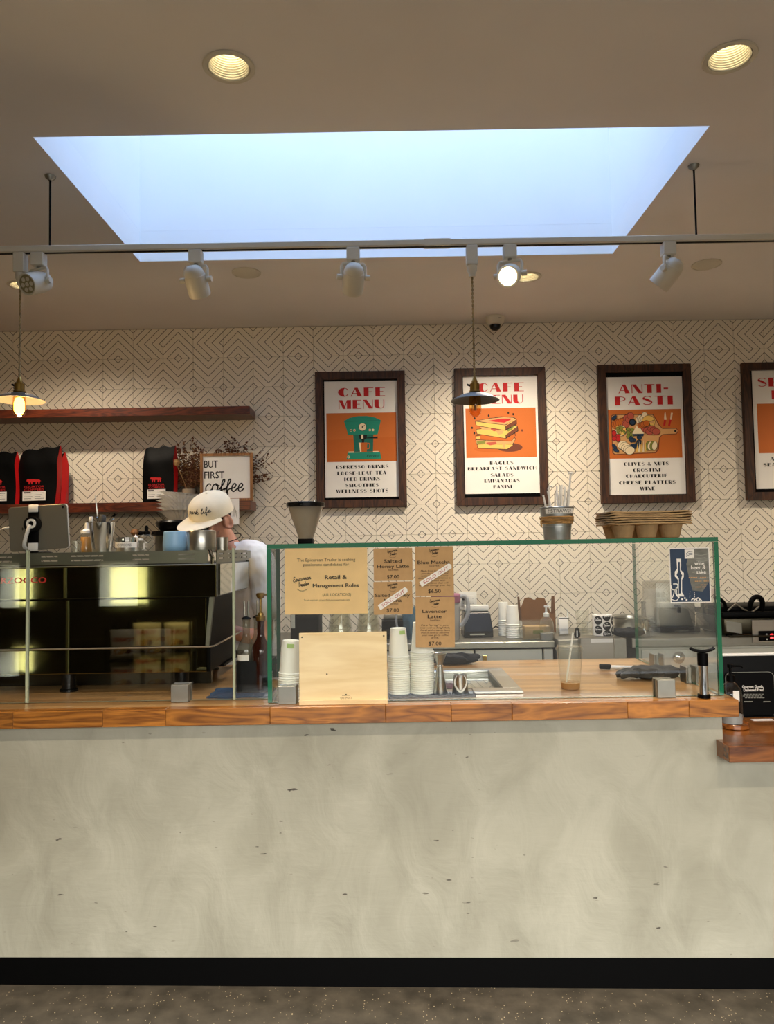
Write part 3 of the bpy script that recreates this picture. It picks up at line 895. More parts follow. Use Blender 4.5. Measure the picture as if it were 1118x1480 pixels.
# ------------------------------------------------------------------ ceiling fittings
def downlight(x, y, label, w=40.0, cone=100):
    t = thing('recessed_downlight', label, 'downlight', (x, y, CZ), 0, 'recessed ceiling downlights')
    MB().lathe([(0.0655, -0.0005), (0.081, -0.0005), (0.082, -0.003), (0.079, -0.006), (0.066, -0.006), (0.0655, -0.0005)], n=40).build('trim_ring', M['lamp_white'], t)
    pr = []
    for i in range(13):
        z = -0.004 + i * 0.0075
        pr += [(0.0635 - i * 0.0012, z), (0.061 - i * 0.0012, z + 0.0035)]
    MB().lathe(pr, n=36).build('ribbed_baffle', M['white_plastic'], t, angle=15)
    MB().lathe([(0.047, 0.094), (0.047, 0.112), (0.02, 0.118), (0, 0.118)], n=28).build('lamp_housing', M['white_plastic'], t)
    MB().lathe([(0, 0.092), (0.03, 0.0925), (0.046, 0.095)], n=28).build('lamp_lens', M['lens_on'], t)
    l = bpy.data.lights.new('downlight_beam', 'SPOT')
    l.energy, l.color, l.spot_size, l.spot_blend, l.shadow_soft_size = w, (1.0, 0.85, 0.66), R(cone), 1.0, 0.035
    o = bpy.data.objects.new('downlight_beam', l); o.location = (0, 0, -0.012); o.parent = t; COL.objects.link(o)
downlight(*DOWN[0], 'warm recessed ceiling downlight in front of the skylight, nearer its left end')
downlight(*DOWN[1], 'warm recessed ceiling downlight in front of the skylight, at its right end')
downlight(*DOWN[2], 'warm recessed downlight in the rear ceiling above the lit pendant lamp', 50.0, 150)
downlight(*DOWN[3], 'warm recessed downlight in the rear ceiling beside the lit track spotlight', 105.0, 150)

downlight(3.646, 4.136, 'added unseen warm downlight in the rear ceiling at the right, beyond the last framed menu', 105.0, 150)  # unseen lamp added to even out the light on the back wall
for i, x in enumerate((-2.04, -0.473, 1.096, 2.66)):  # unseen row added to light the counter front from above
    downlight(x, 0.62, f'added unseen ceiling downlight of the row nearer the shopfront, {("first", "second", "third", "fourth")[i]} from the left', 95.0, 120)
for px, py, y, lab in ((356, 394, 4.0, 'flat white ceiling cover disc behind the second track spotlight from the left'),
                       (1020, 382, 3.99, 'flat white ceiling cover disc at the right beside the unlit end spotlight')):
    x = PZ(px, py, CZ)[0]
    t = thing('ceiling_cover_disc', lab, 'ceiling disc', (x, y, CZ), 0, 'flat ceiling cover discs')
    MB().lathe([(0.078, -0.0005), (0.078, -0.006), (0.07, -0.009)], n=36).build('rim', M['lamp_white'], t)
    MB().lathe([(0.0695, -0.0075), (0.06, -0.013), (0, -0.0135)], n=36).build('plate', M['lamp_white'], t)

cx = 0.733
t = thing('security_camera', 'small white dome security camera with black dome on the ceiling edge', 'camera', (cx, 4.86, CZ))
MB().lathe([(0.062, -0.0005), (0.06, -0.03), (0.048, -0.052), (0.036, -0.056), (0.0, -0.056)], n=32).build('housing', M['lamp_white'], t)
MB().lathe([(0.037, -0.0563), (0.034, -0.072), (0.024, -0.085), (0.01, -0.091), (0, -0.092)], n=28).build('dome', M['black_gloss'], t)
b = MB(); txt(b, 'VIVO', 0.022, -0.022, w=0.022, h=0.006, y=-0.0585, bold=0.02)
b.build('marking', M['ink'], t, smooth=False)

# lighting track on two rods
TY = 2.93
TZ = P(559, 353, TY)[1]
t = thing('lighting_track', 'long pale ceiling lighting track hung in front of the skylight on two rods', 'lighting track', (0, TY, TZ))
MB().box(-2.6, 2.6, -0.018, 0.018, -0.013, 0.012).build('rail', M['lamp_white'], t, bevel=0.003, seg=1)
MB().box(-2.59, 2.59, -0.006, 0.006, -0.0145, -0.0131).build('slot', M['black'], t, smooth=False)
for a in (0.17, 0.27):
    MB().box(a - 0.004, a + 0.1, -0.0195, 0.0195, -0.014, 0.0125).build('joiner', M['lamp_white'], t, smooth=False) if a < 0.2 else None
for px, py in ((72, 355), (1006, 345)):
    x = P(px, py, TY)[0]
    r = MB().tube([(x, 0, 0.012), (x, 0, CZ - TZ - 0.012)], 0.004, 8).build('rod', M['black'], t)
    MB().lathe([(0.006, -0.02), (0.02, -0.008), (0.022, -0.0005)], (x, 0, CZ - TZ), 20).build('ceiling_canopy', M['steel_dull'], r)

def track_head(px, py, aim, label, lit=False):
    """A cylinder spotlight in a yoke; aim is the direction its face looks."""
    x = P(px, py, TY)[0]
    t = thing('track_spotlight', label, 'spotlight', (x, TY, TZ - 0.0145), 0, 'spotlights on the ceiling track')
    MB().box(-0.026, 0.026, -0.02, 0.02, -0.052, -0.0005).build('track_adapter', M['lamp_white'], t, bevel=0.003, seg=1)
    MB().lathe([(0, -0.062), (0.008, -0.062), (0.008, -0.0522)], n=12).build('swivel', M['steel_dull'], t)
    d = Vector(aim).normalized()
    c = Vector((0, 0, -0.118))
    up = Vector((0, 0, 1))
    ax = d.cross(up)
    ax = ax.normalized() if ax.length > 0.1 else Vector((1, 0, 0))
    s = ax
    yk = MB()
    path = [c + s * 0.047 + Vector((0, 0, -0.004)), c + s * 0.047 + Vector((0, 0, 0.045)), c + s * 0.042 + Vector((0, 0, 0.054)), c - s * 0.042 + Vector((0, 0, 0.054)), c - s * 0.047 + Vector((0, 0, 0.045)), c - s * 0.047 + Vector((0, 0, -0.004))]
    yk.tube(path, 0.006, 6)
    yk.build('yoke', M['lamp_white'], t)
    for sg in (1, -1):
        MB().tube([c + s * 0.046 * sg, c + s * 0.066 * sg], 0.011, 12).build('knob', M['lamp_white'], t)
    z = -d
    q = z.to_track_quat('Z', 'Y').to_matrix().to_4x4()
    tf = Matrix.Translation(c) @ q
    hd = MB().lathe([(0.036, -0.062), (0.042, -0.064), (0.0435, -0.06), (0.0435, 0.0), (0.041, 0.02), (0.0395, 0.0215), (0.0395, 0.026), (0.034, 0.042), (0.022, 0.054), (0.0, 0.058)], n=32, tf=tf).build('lamp_head', M['lamp_white'], t)
    MB().lathe([(0.0355, -0.0605), (0.0, -0.0595)], n=28, tf=tf).build('lamp_face', M['lens_led'] if lit else M['lens_off'], t)
    dots = MB()
    for i in range(7):
        a = 2 * math.pi * i / 6
        r = 0 if i == 6 else 0.022
        dots.lathe([(0.0, -0.0635), (0.0075, -0.063), (0.0085, -0.0606)], (r * math.cos(a), r * math.sin(a), 0), 10, tf=tf)
    dots.build('led_lenses', M['lens_led'] if lit else M['lamp_white'], t)
    if lit:
        l = bpy.data.lights.new('track_beam', 'SPOT')
        l.energy, l.color, l.spot_size, l.spot_blend, l.shadow_soft_size = 70, (1.0, 0.85, 0.62), R(60), 0.7, 0.03
        o = bpy.data.objects.new('track_beam', l); o.location = c + d * 0.075; o.rotation_euler = d.to_track_quat('-Z', 'Y').to_euler(); o.parent = t; COL.objects.link(o)
track_head(56, 362, (-0.35, -0.85, -0.42), 'unlit white track spotlight next to the left pendant connector, its face turned forward')
track_head(283, 365, (0.1, 0.62, -0.75), 'unlit white track spotlight aimed at the wall, left of the skylight centre')
track_head(510, 361, (-0.12, 0.7, -0.72), 'unlit white track spotlight aimed at the wall, below the middle of the skylight')
track_head(736, 360, (-0.3, -0.85, -0.42), 'lit white track spotlight with a bright glowing face', True)
track_head(965, 350, (-0.55, 0.5, -0.7), 'unlit white track spotlight at the right end, tilted to the left')

def pendant(px, lit, label):
    x0, z0 = P(px, 575, TY)
    t = thing('pendant_lamp', label, 'pendant lamp', (x0, TY, 0))
    top = TZ - 0.0145
    MB().box(-0.022, 0.022, -0.02, 0.02, top - 0.08, top).build('track_adapter', M['lamp_white'], t, bevel=0.003, seg=1)
    MB().lathe([(0.0, -0.125), (0.013, -0.125), (0.013, -0.112), (0.02, -0.1), (0.02, -0.0805)], (0, 0, top), 20).build('cord_grip', M['lamp_white'], t)
    zs = z0                                    # height of the shade rim
    c1 = zs + 0.075
    cord = MB()
    n = 150
    for ph in (0, math.pi):
        cord.tube([(0.0022 * math.cos(ph + 0.55 * i), 0.0022 * math.sin(ph + 0.55 * i), c1 + (top - 0.125 - c1) * i / n) for i in range(n + 1)], 0.0024, 5)
    cord.build('twisted_cord', M['cord'], t)
    MB().lathe([(0.004, 0.085), (0.008, 0.074), (0.012, 0.066), (0.012, 0.058), (0.019, 0.056), (0.019, 0.03), (0.022, 0.028), (0.022, 0.024), (0.024, 0.023), (0.02, 0.020), (0.0, 0.020)], (0, 0, zs), 24).build('lamp_holder', M['brass'], t)
    MB().tube([(-0.018, 0, zs + 0.048), (-0.03, 0, zs + 0.054)], 0.004, 8).build('switch_key', M['black'], t)
    MB().lathe([(0.018, 0.0195), (0.03, 0.0175), (0.06, 0.009), (0.0935, -0.009), (0.096, -0.0115), (0.094, -0.0118), (0.06, 0.0065), (0.03, 0.0150), (0.018, 0.017)], (0, 0, zs), 48, tf=None).build('disc_shade', M['shade_steel'], t)
    MB().lathe([(0.017, 0.012), (0.0235, 0.0), (0.0245, -0.02), (0.0245, -0.052), (0.02, -0.066), (0.01, -0.075), (0, -0.077)], (0, 0, zs), 28).build('bulb_glass', M['amber_bulb'], t)
    if lit:
        MB().lathe([(0, 0.004), (0.014, -0.002), (0.0195, -0.02), (0.0195, -0.05), (0.013, -0.064), (0, -0.068)], (0, 0, zs), 18).build('glowing_core', M['filament'], t)
        l = bpy.data.lights.new('pendant_glow', 'POINT'); l.energy, l.color, l.shadow_soft_size = 7, (1.0, 0.66, 0.3), 0.03
        o = bpy.data.objects.new('pendant_glow', l); o.location = (0, 0, zs - 0.1); o.parent = t; COL.objects.link(o)
    else:
        f = MB()
        for i in range(8):
            a = 2 * math.pi * i / 8
            f.tube([(0.006 * math.cos(a), 0.006 * math.sin(a), zs - 0.002), (0.014 * math.cos(a + .2), 0.014 * math.sin(a + .2), zs - 0.05)], 0.0008, 4)
        f.tube([(0, 0, zs + 0.01), (0, 0, zs - 0.05)], 0.003, 6)
        f.build('filament', M['filament_off'], t)
pendant(28, True, 'glowing pendant lamp with a flat disc shade over the coffee shelves')
pendant(686, False, 'unlit pendant lamp with a flat disc shade in front of a framed menu')

# ------------------------------------------------------------------ glass guards on the counter
GF, GB = 2.622, 3.50            # front and back of the glass case
GX0, GX1, GZ0, GZ1 = -0.424, 1.158, WZ1 + 0.002, 1.547
def pane(name, parent, x0, x1, y0, y1, z0, z1, thin, pale=False):
    """A sheet of glass: faces clear, edges green (thin = the axis across the sheet)."""
    mb = MB().box(x0, x1, y0, y1, z0, z1)
    face = {'x': (3, 5), 'y': (2, 4), 'z': (0, 1)}[thin]
    mb.m = [0 if i in face else 1 for i in range(6)]
    return mb.build(name, [M['glass_pane'], M['glass_edge_pale'] if pale else M['glass_edge']], parent, smooth=False)
case = thing('glass_counter_case', 'green-edged glass case standing on the worktop around the cups and drop-in cooler', 'glass case', (0, 0, 0))
pane('top_pane', case, GX0, GX1, GF, 3.06, GZ1 - 0.016, GZ1, 'z')
pane('front_pane', case, GX0 + 0.0155, GX1 - 0.0155, GF, GF + 0.012, GZ0, GZ1 - 0.0165, 'y')
pane('side_pane', case, GX0, GX0 + 0.015, GF, 2.84, GZ0, GZ1 - 0.0165, 'x')
pane('side_pane', case, GX1 - 0.015, GX1, GF, GB, GZ0, GZ1 - 0.0165, 'x')
def clamp(parent, x, y, z=WZ1, s=0.062, d=0.05, gap=(0.0235, 0.0365)):
    m = MB()
    m.box(x - s / 2, x + s / 2, y, y + gap[0], z, z + s)              # the solid jaw in front of the glass and the one behind it
    m.box(x - s / 2, x + s / 2, y + gap[1], y + d, z, z + s)
    return m.build('clamp', M['steel_dull'], parent, bevel=0.0015, seg=1)
for px, py in ((415, 1018), (963, 1011)):
    clamp(case, P(px, py, 2.6)[0], GF - 0.024)
for y in (2.86, 3.2):
    m = MB(); m.box(GX1 - 0.036, GX1 - 0.029, y, y + 0.06, WZ1, WZ1 + 0.062); m.box(GX1 + 0.001, GX1 + 0.008, y, y + 0.06, WZ1, WZ1 + 0.062)
    m.box(GX1 - 0.029, GX1 - 0.0155, y, y + 0.007, WZ1, WZ1 + 0.062)
    m.build('clamp', M['steel_dull'], case, bevel=0.0015, seg=1)

guard = thing('glass_sneeze_guard', 'low glass guard along the worktop in front of the espresso machine', 'glass guard', (0, 0, 0))
GY = 2.690
gz1 = P(150, 793, GY)[1]
xs = [-2.6, P(39, 900, GY)[0], P(337.5, 900, GY)[0], GX0 - 0.003]
for i in range(3):
    pane('guard_pane', guard, xs[i] + 0.0045 * (i > 0), xs[i + 1] - 0.0045 * (i < 2), GY, GY + 0.010, GZ0, gz1, 'y', True)
for i in (1, 2):
    MB().box(xs[i] - 0.004, xs[i] + 0.004, GY, GY + 0.0105, GZ0, gz1 - 0.006).build('seam_strip', M['glass_edge_pale'], guard, smooth=False)
clamp(guard, P(257, 1020, 2.64)[0], GY - 0.03, gap=(0.0295, 0.0410), d=.054)
clamp(guard, P(-120, 1020, 2.64)[0], GY - 0.03, gap=(0.0295, 0.0410), d=.054)

# ------------------------------------------------------------------ framed menus on the back wall
def framed(label, x0, x1, z0, z1, px0, px1, pz0, pz1, heads, lines, art, tilt=0.0):
    """Walnut frame, black backing board and a printed sheet; head and line = (text, centre z, width, cap height)."""
    fw, fd = 0.052, 0.036
    cx, cz = (x0 + x1) / 2, (z0 + z1) / 2
    t = thing('framed_menu', label, 'menu board', (cx, WY - 0.0045, cz), 0, 'framed menus on the tiled wall')
    a, b2 = (x1 - x0) / 2, (z1 - z0) / 2
    for pts in ([(-a, b2), (a, b2), (a - fw, b2 - fw), (-a + fw, b2 - fw)], [(-a, -b2), (a, -b2), (a - fw, -b2 + fw), (-a + fw, -b2 + fw)],
                [(-a, -b2), (-a + fw, -b2 + fw), (-a + fw, b2 - fw), (-a, b2)], [(a, -b2), (a - fw, -b2 + fw), (a - fw, b2 - fw), (a, b2)]):
        MB().prism(pts, -fd, 0).build('frame_bar', M['frame_wood'], t, smooth=False, bevel=0.0015, seg=1)
    MB().box(-a + fw * 0.9, a - fw * 0.9, -0.014, -0.006, -b2 + fw * 0.9, b2 - fw * 0.9).build('backing_board', M['black'], t, smooth=False)
    sh = MB().box(px0 - cx, px1 - cx, -0.0165, -0.0155, pz0 - cz, pz1 - cz).build('menu_sheet', M['paper_white'], t, smooth=False)
    hd = MB()
    for s, zc, w, h, xc in heads: deco(hd, s, xc - cx, zc - cz, w, h, -0.0172)
    hd.build('heading', M['red_ink'], sh, smooth=False)
    bd = MB()
    for s, zc, w, h, xc in lines: deco(bd, s, xc - cx, zc - cz, w, h, -0.0172, gap=0.2)
    bd.build('lettering', M['ink'], sh, smooth=False)
    art(sh, cx, cz)
    return t

WP = 4.965
def pw(px, py): return P(px, py, WP)
def line(s, px0, px1, py, hpx):
    x0, z = pw(px0, py); x1 = pw(px1, py)[0]
    return (s, z, x1 - x0, hpx * WP / FPX, (x0 + x1) / 2)

def panel(sh, cx, cz, pxa, pxb, pya, pyb):
    """The orange printed band; returns a mapper from unit square to the sheet."""
    x0, z1 = pw(pxa, pya); x1, z0 = pw(pxb, pyb)
    x0, x1, z0, z1 = x0 - cx, x1 - cx, z0 - cz, z1 - cz
    m = MB().rect(x0, x1, z0, z1, -0.0168)
    m.build('colour_band', M['orange'], sh, smooth=False)
    w, h = x1 - x0, z1 - z0
    return lambda u, v: (x0 + u * w, z0 + v * h), w, h

def art_machine(sh, cx, cz):
    f, w, h = panel(sh, cx, cz, 471, 573.5, 597, 666)
    d = MB()
    q = lambda pts, y, mi: d.flat([f(*p) for p in pts], y, mi)
    y = -0.0171
    q([(0, 0.45), (1, 0.5), (1, 0), (0, 0)], -0.01695, 6)
    q([(.25, .84), (.33, .90), (.45, .935), (.58, .935), (.70, .90), (.78, .84), (.73, .55), (.31, .55)], y, 0)
    q([(.26, .84), (.77, .84), (.77, .825), (.26, .825)], y - .0001, 1)
    q([(.38, .55), (.67, .55), (.66, .2), (.395, .2)], y, 1)
    q([(.30, .19), (.76, .19), (.78, .05), (.28, .05)], y, 0)
    q([(.31, .21), (.39, .21), (.39, .185), (.31, .185)], y - .0001, 3); q([(.66, .21), (.74, .21), (.74, .185), (.66, .185)], y - .0001, 3)
    q([(.46, .55), (.58, .55), (.57, .47), (.54, .45), (.535, .39), (.505, .39), (.50, .45), (.47, .47)], y - .0001, 2)
    q([(.57, .49), (.73, .51), (.73, .47), (.57, .475)], y - .0001, 2)
    q([(.495, .555), (.525, .555), (.525, .47), (.495, .47)], y - .0002, 3)
    q([(.46, .39), (.58, .39), (.57, .2), (.475, .2)], y - .0002, 4)
    q([(.46, .39), (.485, .39), (.495, .2), (.475, .2)], y - .0003, 3)
    d.ribbon([f(*p) for p in smooth_path([(.575, .36), (.61, .37), (.61, .28), (.57, .26)], 4)], 0.006, y - .0002, 4)
    c = f(.515, .71); d.disc(c[0], c[1], .028, .028, y - .0001, 2); d.disc(c[0], c[1], .025, .025, y - .0002, 3)
    d.ribbon([c, (c[0] + .015, c[1] + .012)], .004, y - .0003, 2); d.disc(c[0], c[1], .005, .005, y - .0003, 2)
    for u, mi in ((.35, 2), (.40, 5), (.62, 5), (.665, 3)):
        c = f(u, .645); d.disc(c[0], c[1], .008, .008, y - .0001, 3); d.disc(c[0], c[1], .0055, .0055, y - .0002, mi)
    c = f(.31, .10); d.disc(c[0], c[1], .009, .009, y - .0001, 3); d.disc(c[0], c[1], .005, .005, y - .0002, 1)
    c = f(.66, .12); txt(d, 'Espresso', c[0], c[1], w=w * .18, h=.018, y=y - .0001, shear=.3, mi=2)
    d.build('illustration', [M['teal'], M['teal_dark'], M['ink'], M['cream_print'], M['orange_dark'], M['red_ink'], M['orange_dark']], sh, smooth=False)

def art_sandwich(sh, cx, cz):
    f, w, h = panel(sh, cx, cz, 672.5, 776, 590, 660)
    d = MB()
    y = [-0.0170]
    def q(pts, mi, edge=True):
        y[0] -= 0.00004
        pp = [f(*p) for p in pts]
        if edge:
            n = len(pp); mx = sum(p[0] for p in pp) / n; mz = sum(p[1] for p in pp) / n
            d.flat([(mx + (a - mx) * 1.0 + (0.0035 if a > mx else -0.0035), mz + (b - mz) + (0.0035 if b > mz else -0.0035)) for a, b in pp], y[0], 2)
            y[0] -= 0.00004
        d.flat(pp, y[0], mi)
    c = f(.45, .18); d.disc(c[0], c[1], w * .34, h * .08, -0.01695, 6)
    c = f(.62, .2); d.disc(c[0], c[1], w * .18, h * .09, -0.01698, 5)
    # lower half
    q([(.16, .27), (.17, .2), (.58, .17), (.66, .24), (.66, .3)], 0)
    q([(.14, .36), (.15, .29), (.66, .27), (.7, .36), (.68, .42)], 3)
    q([(.15, .33), (.28, .35), (.27, .29), (.16, .29)], 4, False)
    q([(.30, .31), (.42, .32), (.44, .27), (.34, .25), (.28, .28)], 7, False)
    q([(.47, .33), (.63, .31), (.56, .26), (.54, .17), (.51, .27)], 3, False)
    q([(.14, .44), (.15, .37), (.64, .33), (.70, .43), (.69, .5), (.3, .47)], 8)
    q([(.14, .43), (.2, .44), (.2, .38), (.15, .38)], 0, False)
    # upper half
    q([(.15, .57), (.16, .49), (.56, .39), (.74, .54), (.73, .62), (.68, .65)], 0)
    q([(.57, .46), (.57, .40), (.74, .54), (.73, .62)], 5)
    q([(.20, .63), (.33, .62), (.36, .57), (.24, .56)], 3, False)
    q([(.35, .60), (.46, .6), (.49, .55), (.40, .53), (.36, .56)], 7, False)
    q([(.42, .55), (.54, .54), (.52, .48), (.46, .46)], 3, False)
    q([(.56, .57), (.64, .6), (.70, .66), (.66, .56), (.60, .52)], 4, False)
    q([(.14, .74), (.15, .66), (.56, .55), (.72, .68), (.72, .76), (.66, .80), (.5, .82)], 0)
    q([(.57, .64), (.57, .56), (.72, .68), (.72, .76)], 5)
    q([(.15, .745), (.35, .79), (.55, .815), (.68, .80), (.71, .77), (.56, .66), (.3, .71)], 3)
    q([(.32, .745), (.50, .785), (.65, .785), (.64, .76), (.55, .70), (.42, .72)], 1, False)
    for u, v in ((.33, .85), (.61, .9), (.09, .61), (.80, .54), (.12, .5), (.13, .8), (.68, .87)):
        c = f(u, v); d.disc(c[0], c[1], .006, .008, -0.0172, 2 if u < .7 else 5)
    d.build('illustration', [M['yellow_print'], M['red_ink'], M['ink'], M['tan_print'], M['olive_print'], M['brown_print'], M['orange_dark'], M['rose_print'], M['orange_dark']], sh, smooth=False)

def art_board(sh, cx, cz):
    f, w, h = panel(sh, cx, cz, 879, 987, 592, 661)
    d = MB()
    y0 = -0.0171
    d.flat([f(*p) for p in [(.04, .88), (.07, .91), (.62, .9), (.66, .80), (.70, .68), (.74, .61), (.93, .61), (.96, .55), (.93, .48), (.74, .47), (.70, .42), (.68, .18), (.64, .1), (.07, .08), (.04, .12)]], y0 + .00005, 1)
    d.flat([f(*p) for p in [(.05, .87), (.08, .895), (.61, .885), (.65, .79), (.69, .67), (.74, .595), (.925, .595), (.95, .55), (.925, .495), (.74, .485), (.69, .43), (.665, .19), (.63, .115), (.08, .095), (.05, .13)]], y0, 0)
    c = f(.915, .545); d.disc(c[0], c[1], .008, .008, y0 - .0001, 2)
    yy = [y0 - .0001]
    def dot(u, v, r, mi, k=1.0, rot=0.0, edge=True):
        yy[0] -= .00003
        c = f(u, v)
        if edge: d.disc(c[0], c[1], r + .0022, r * k + .0022, yy[0], 2, 14, rot); yy[0] -= .00003
        d.disc(c[0], c[1], r, r * k, yy[0], mi, 14, rot)
    r2 = random.Random(5)
    for i in range(6): dot(.10 + .028 * i, .70 + .012 * i, .026, 5, 1.2)                 # crackers
    for i in range(7): dot(.27 + .04 * math.cos(i), .78 + .09 * math.sin(i * 1.3), .022, 4)   # salami
    dot(.33, .74, .022, 2); dot(.33, .74, .016, 6)
    for i in range(5): dot(.43 + .02 * i, .76 + .03 * (i % 2), .022, 7, 1.5, .4)          # pale slices
    dot(.50, .88, .02, 7); dot(.55, .74, .044, 3)
    yy[0] -= .0001
    d.flat([f(.555, .74), f(.63, .78), f(.62, .70)], yy[0], 0); d.ribbon([f(.63, .78), f(.555, .74), f(.58, .63)], .003, yy[0] - .00003, 2)
    dot(.17, .57, .036, 7); dot(.17, .57, .030, 8)
    for i in range(9): dot(.17 + .05 * math.cos(i * 2.3), .57 + .07 * math.sin(i * 1.9), .010, 8 if i % 2 else 3)
    for i in range(8): dot(.09 + .035 * math.cos(i * 2.1), .46 + .08 * math.sin(i * 1.7), .014, 9)      # tomatoes
    for i in range(8): dot(.29 + .03 * math.cos(i * 2.5), .48 + .11 * math.sin(i * 1.5), .012, 8)       # grapes
    yy[0] -= .0001
    d.flat([f(.32, .5), f(.38, .66), f(.44, .63), f(.48, .5)], yy[0], 7); d.flat([f(.32, .5), f(.48, .5), f(.47, .45), f(.34, .46)], yy[0], 6)
    for i in range(6): dot(.50 + .03 * i, .60 - .03 * (i % 3), .026, 4, .8)             # ham
    for i in range(5): dot(.44 + .02 * i, .67 + .01 * i, .02, 5)
    for i in range(12): dot(.36 + .06 * math.cos(i * 1.9), .33 + .1 * math.sin(i * 2.7), .013, 6)       # dark berries
    for i in range(5): dot(.18 + .025 * i, .28 - .03 * i, .032, 7, .8, .3)              # cheese slices
    yy[0] -= .0001
    for i in range(5): d.flat([f(.36 + .03 * i, .13), f(.40 + .024 * i, .38 - .0 * i), f(.385 + .03 * i, .13)], yy[0] - .00003 * i, 7 if i % 2 else 3)
    for i in range(4): dot(.53 + .03 * i, .25, .017, 7 if i % 2 else 8, 1.7, -.2)
    dot(.07, .25, .02, 6, .5, -.8); dot(.09, .17, .02, 6, .5, -.4); dot(.08, .84, .02, 6, .5, .7)
    # knife and fork
    y = y0 - .0001
    d.flat([f(*p) for p in [(.765, .78), (.775, .92), (.79, .93), (.80, .78)]], y, 7); d.ribbon([f(.78, .78), f(.765, .66)], .014, y - .0001, 9)
    d.ribbon([f(.87, .92), f(.855, .78)], .006, y, 7); d.ribbon([f(.885, .92), f(.865, .78)], .004, y, 7); d.ribbon([f(.855, .78), f(.83, .65)], .014, y - .0001, 9)
    d.build('illustration', [M['tan_print'], M['brown_print'], M['ink'], M['yellow_print'], M['rose_print'], M['orange_dark'], M['navy'], M['cream_print'], M['olive_print'], M['red_ink']], sh, smooth=False)

def art_plain(sh, cx, cz):
    f, w, h = panel(sh, cx, cz, 1094.5, 1200, 583, 653)
    d = MB()
    c = f(.62, .42); d.disc(c[0], c[1], .13, .05, -0.0171, 0, 28); d.disc(c[0], c[1] + .03, .12, .045, -0.0172, 1, 28)
    for i in range(7): d.disc(c[0] - .08 + .027 * i, c[1] + .05 + .012 * (i % 3), .02, .018, -0.0173 - .0001 * i, 2 + i % 2)
    d.build('illustration', [M['cream_print'], M['brown_print'], M['olive_print'], M['rose_print']], sh, smooth=False)

framed('framed cafe menu with a teal espresso machine picture, hung left of the pendant lamp', -0.468, 0.134, 1.806, 2.722, *[pw(470, 718)[0], pw(574, 551)[0], pw(520, 718.5)[1], pw(520, 550)[1]],
       [line('CAFE', 488, 556, 566.5, 13), line('MENU', 489, 555, 584.2, 13)],
       [line('ESPRESSO DRINKS', 485, 561, 675, 4.9), line('LOOSE-LEAF TEA', 487, 558, 684, 4.9), line('ICED DRINKS', 497, 549, 692.5, 4.9), line('SMOOTHIES', 499, 547, 701.5, 4.9), line('WELLNESS SHOTS', 485, 561, 710, 4.9)], art_machine)
framed('framed cafe menu with a stacked sandwich picture, partly behind the unlit pendant lamp', 0.467, 1.076, 1.806, 2.730, *[pw(672.5, 712)[0], pw(776, 543)[0], pw(725, 713)[1], pw(725, 542.5)[1]],
       [line('CAFE', 690, 757, 559.5, 13), line('MENU', 690, 756, 577, 13)],
       [line('BAGELS', 708, 742, 669, 4.9), line('BREAKFAST SANDWICH', 676, 775, 677.5, 4.9), line('SALADS', 709, 742, 686.5, 4.9), line('EMPANADAS', 700, 751, 695, 4.9), line('PANINI', 713, 740, 703.5, 4.9)], art_sandwich)
framed('framed antipasti menu with a charcuterie board picture, hung above the cup carriers', 1.430, 2.054, 1.805, 2.738, *[pw(878.5, 712)[0], pw(986, 543)[0], pw(930, 714.5)[1], pw(930, 544)[1]],
       [line('ANTI-', 894, 967, 561.7, 13), line('PASTI', 889, 973, 579, 13)],
       [line('OLIVES & NUTS', 902, 967, 670.5, 4.9), line('CROSTINI', 915, 955, 679.5, 4.9), line('CHARCUTERIE', 905, 965, 688, 4.9), line('CHEESE PLATTERS', 895, 977, 697.5, 4.9), line('WINE', 925, 947, 706, 4.9)], art_board)
framed('framed menu cut by the right edge of the view, red heading beginning with S', 2.400, 3.022, 1.812, 2.737, *[pw(1094.5, 712)[0], pw(1200, 543)[0], pw(1130, 706)[1], pw(1130, 534)[1]],
       [line('SEASON', 1095.5, 1197, 552, 13), line('LIST', 1116, 1174, 570, 13)],
       [line('A LA CARTE', 1114, 1175, 663, 4.9), line('SEASONAL SOUP', 1104, 1186, 671.5, 4.9)], art_plain)

# ------------------------------------------------------------------ shelves
SHF = 4.78
sx1 = P(360.5, 595, SHF)[0]
uz1, uz0 = P(360, 586.5, SHF)[1], P(360, 598.5, SHF)[1]
lz1, lz0 = P(360, 723.2, SHF)[1], P(360, 736.5, SHF)[1]
for lab, z0, z1 in (('upper dark red-brown wooden wall shelf, empty, left of the framed menus', uz0, uz1), ('lower dark red-brown wooden wall shelf carrying the coffee bags', lz0, lz1)):
    t = thing('wall_shelf', lab, 'shelf', (0, WY - 0.0045, z0), 0, 'wooden wall shelves')
    MB().box(-3.3, sx1, SHF - WY + 0.0045, 0, 0, z1 - z0).build('shelf_board', M['shelf_wood'], t, smooth=False, bevel=0.002, seg=1)

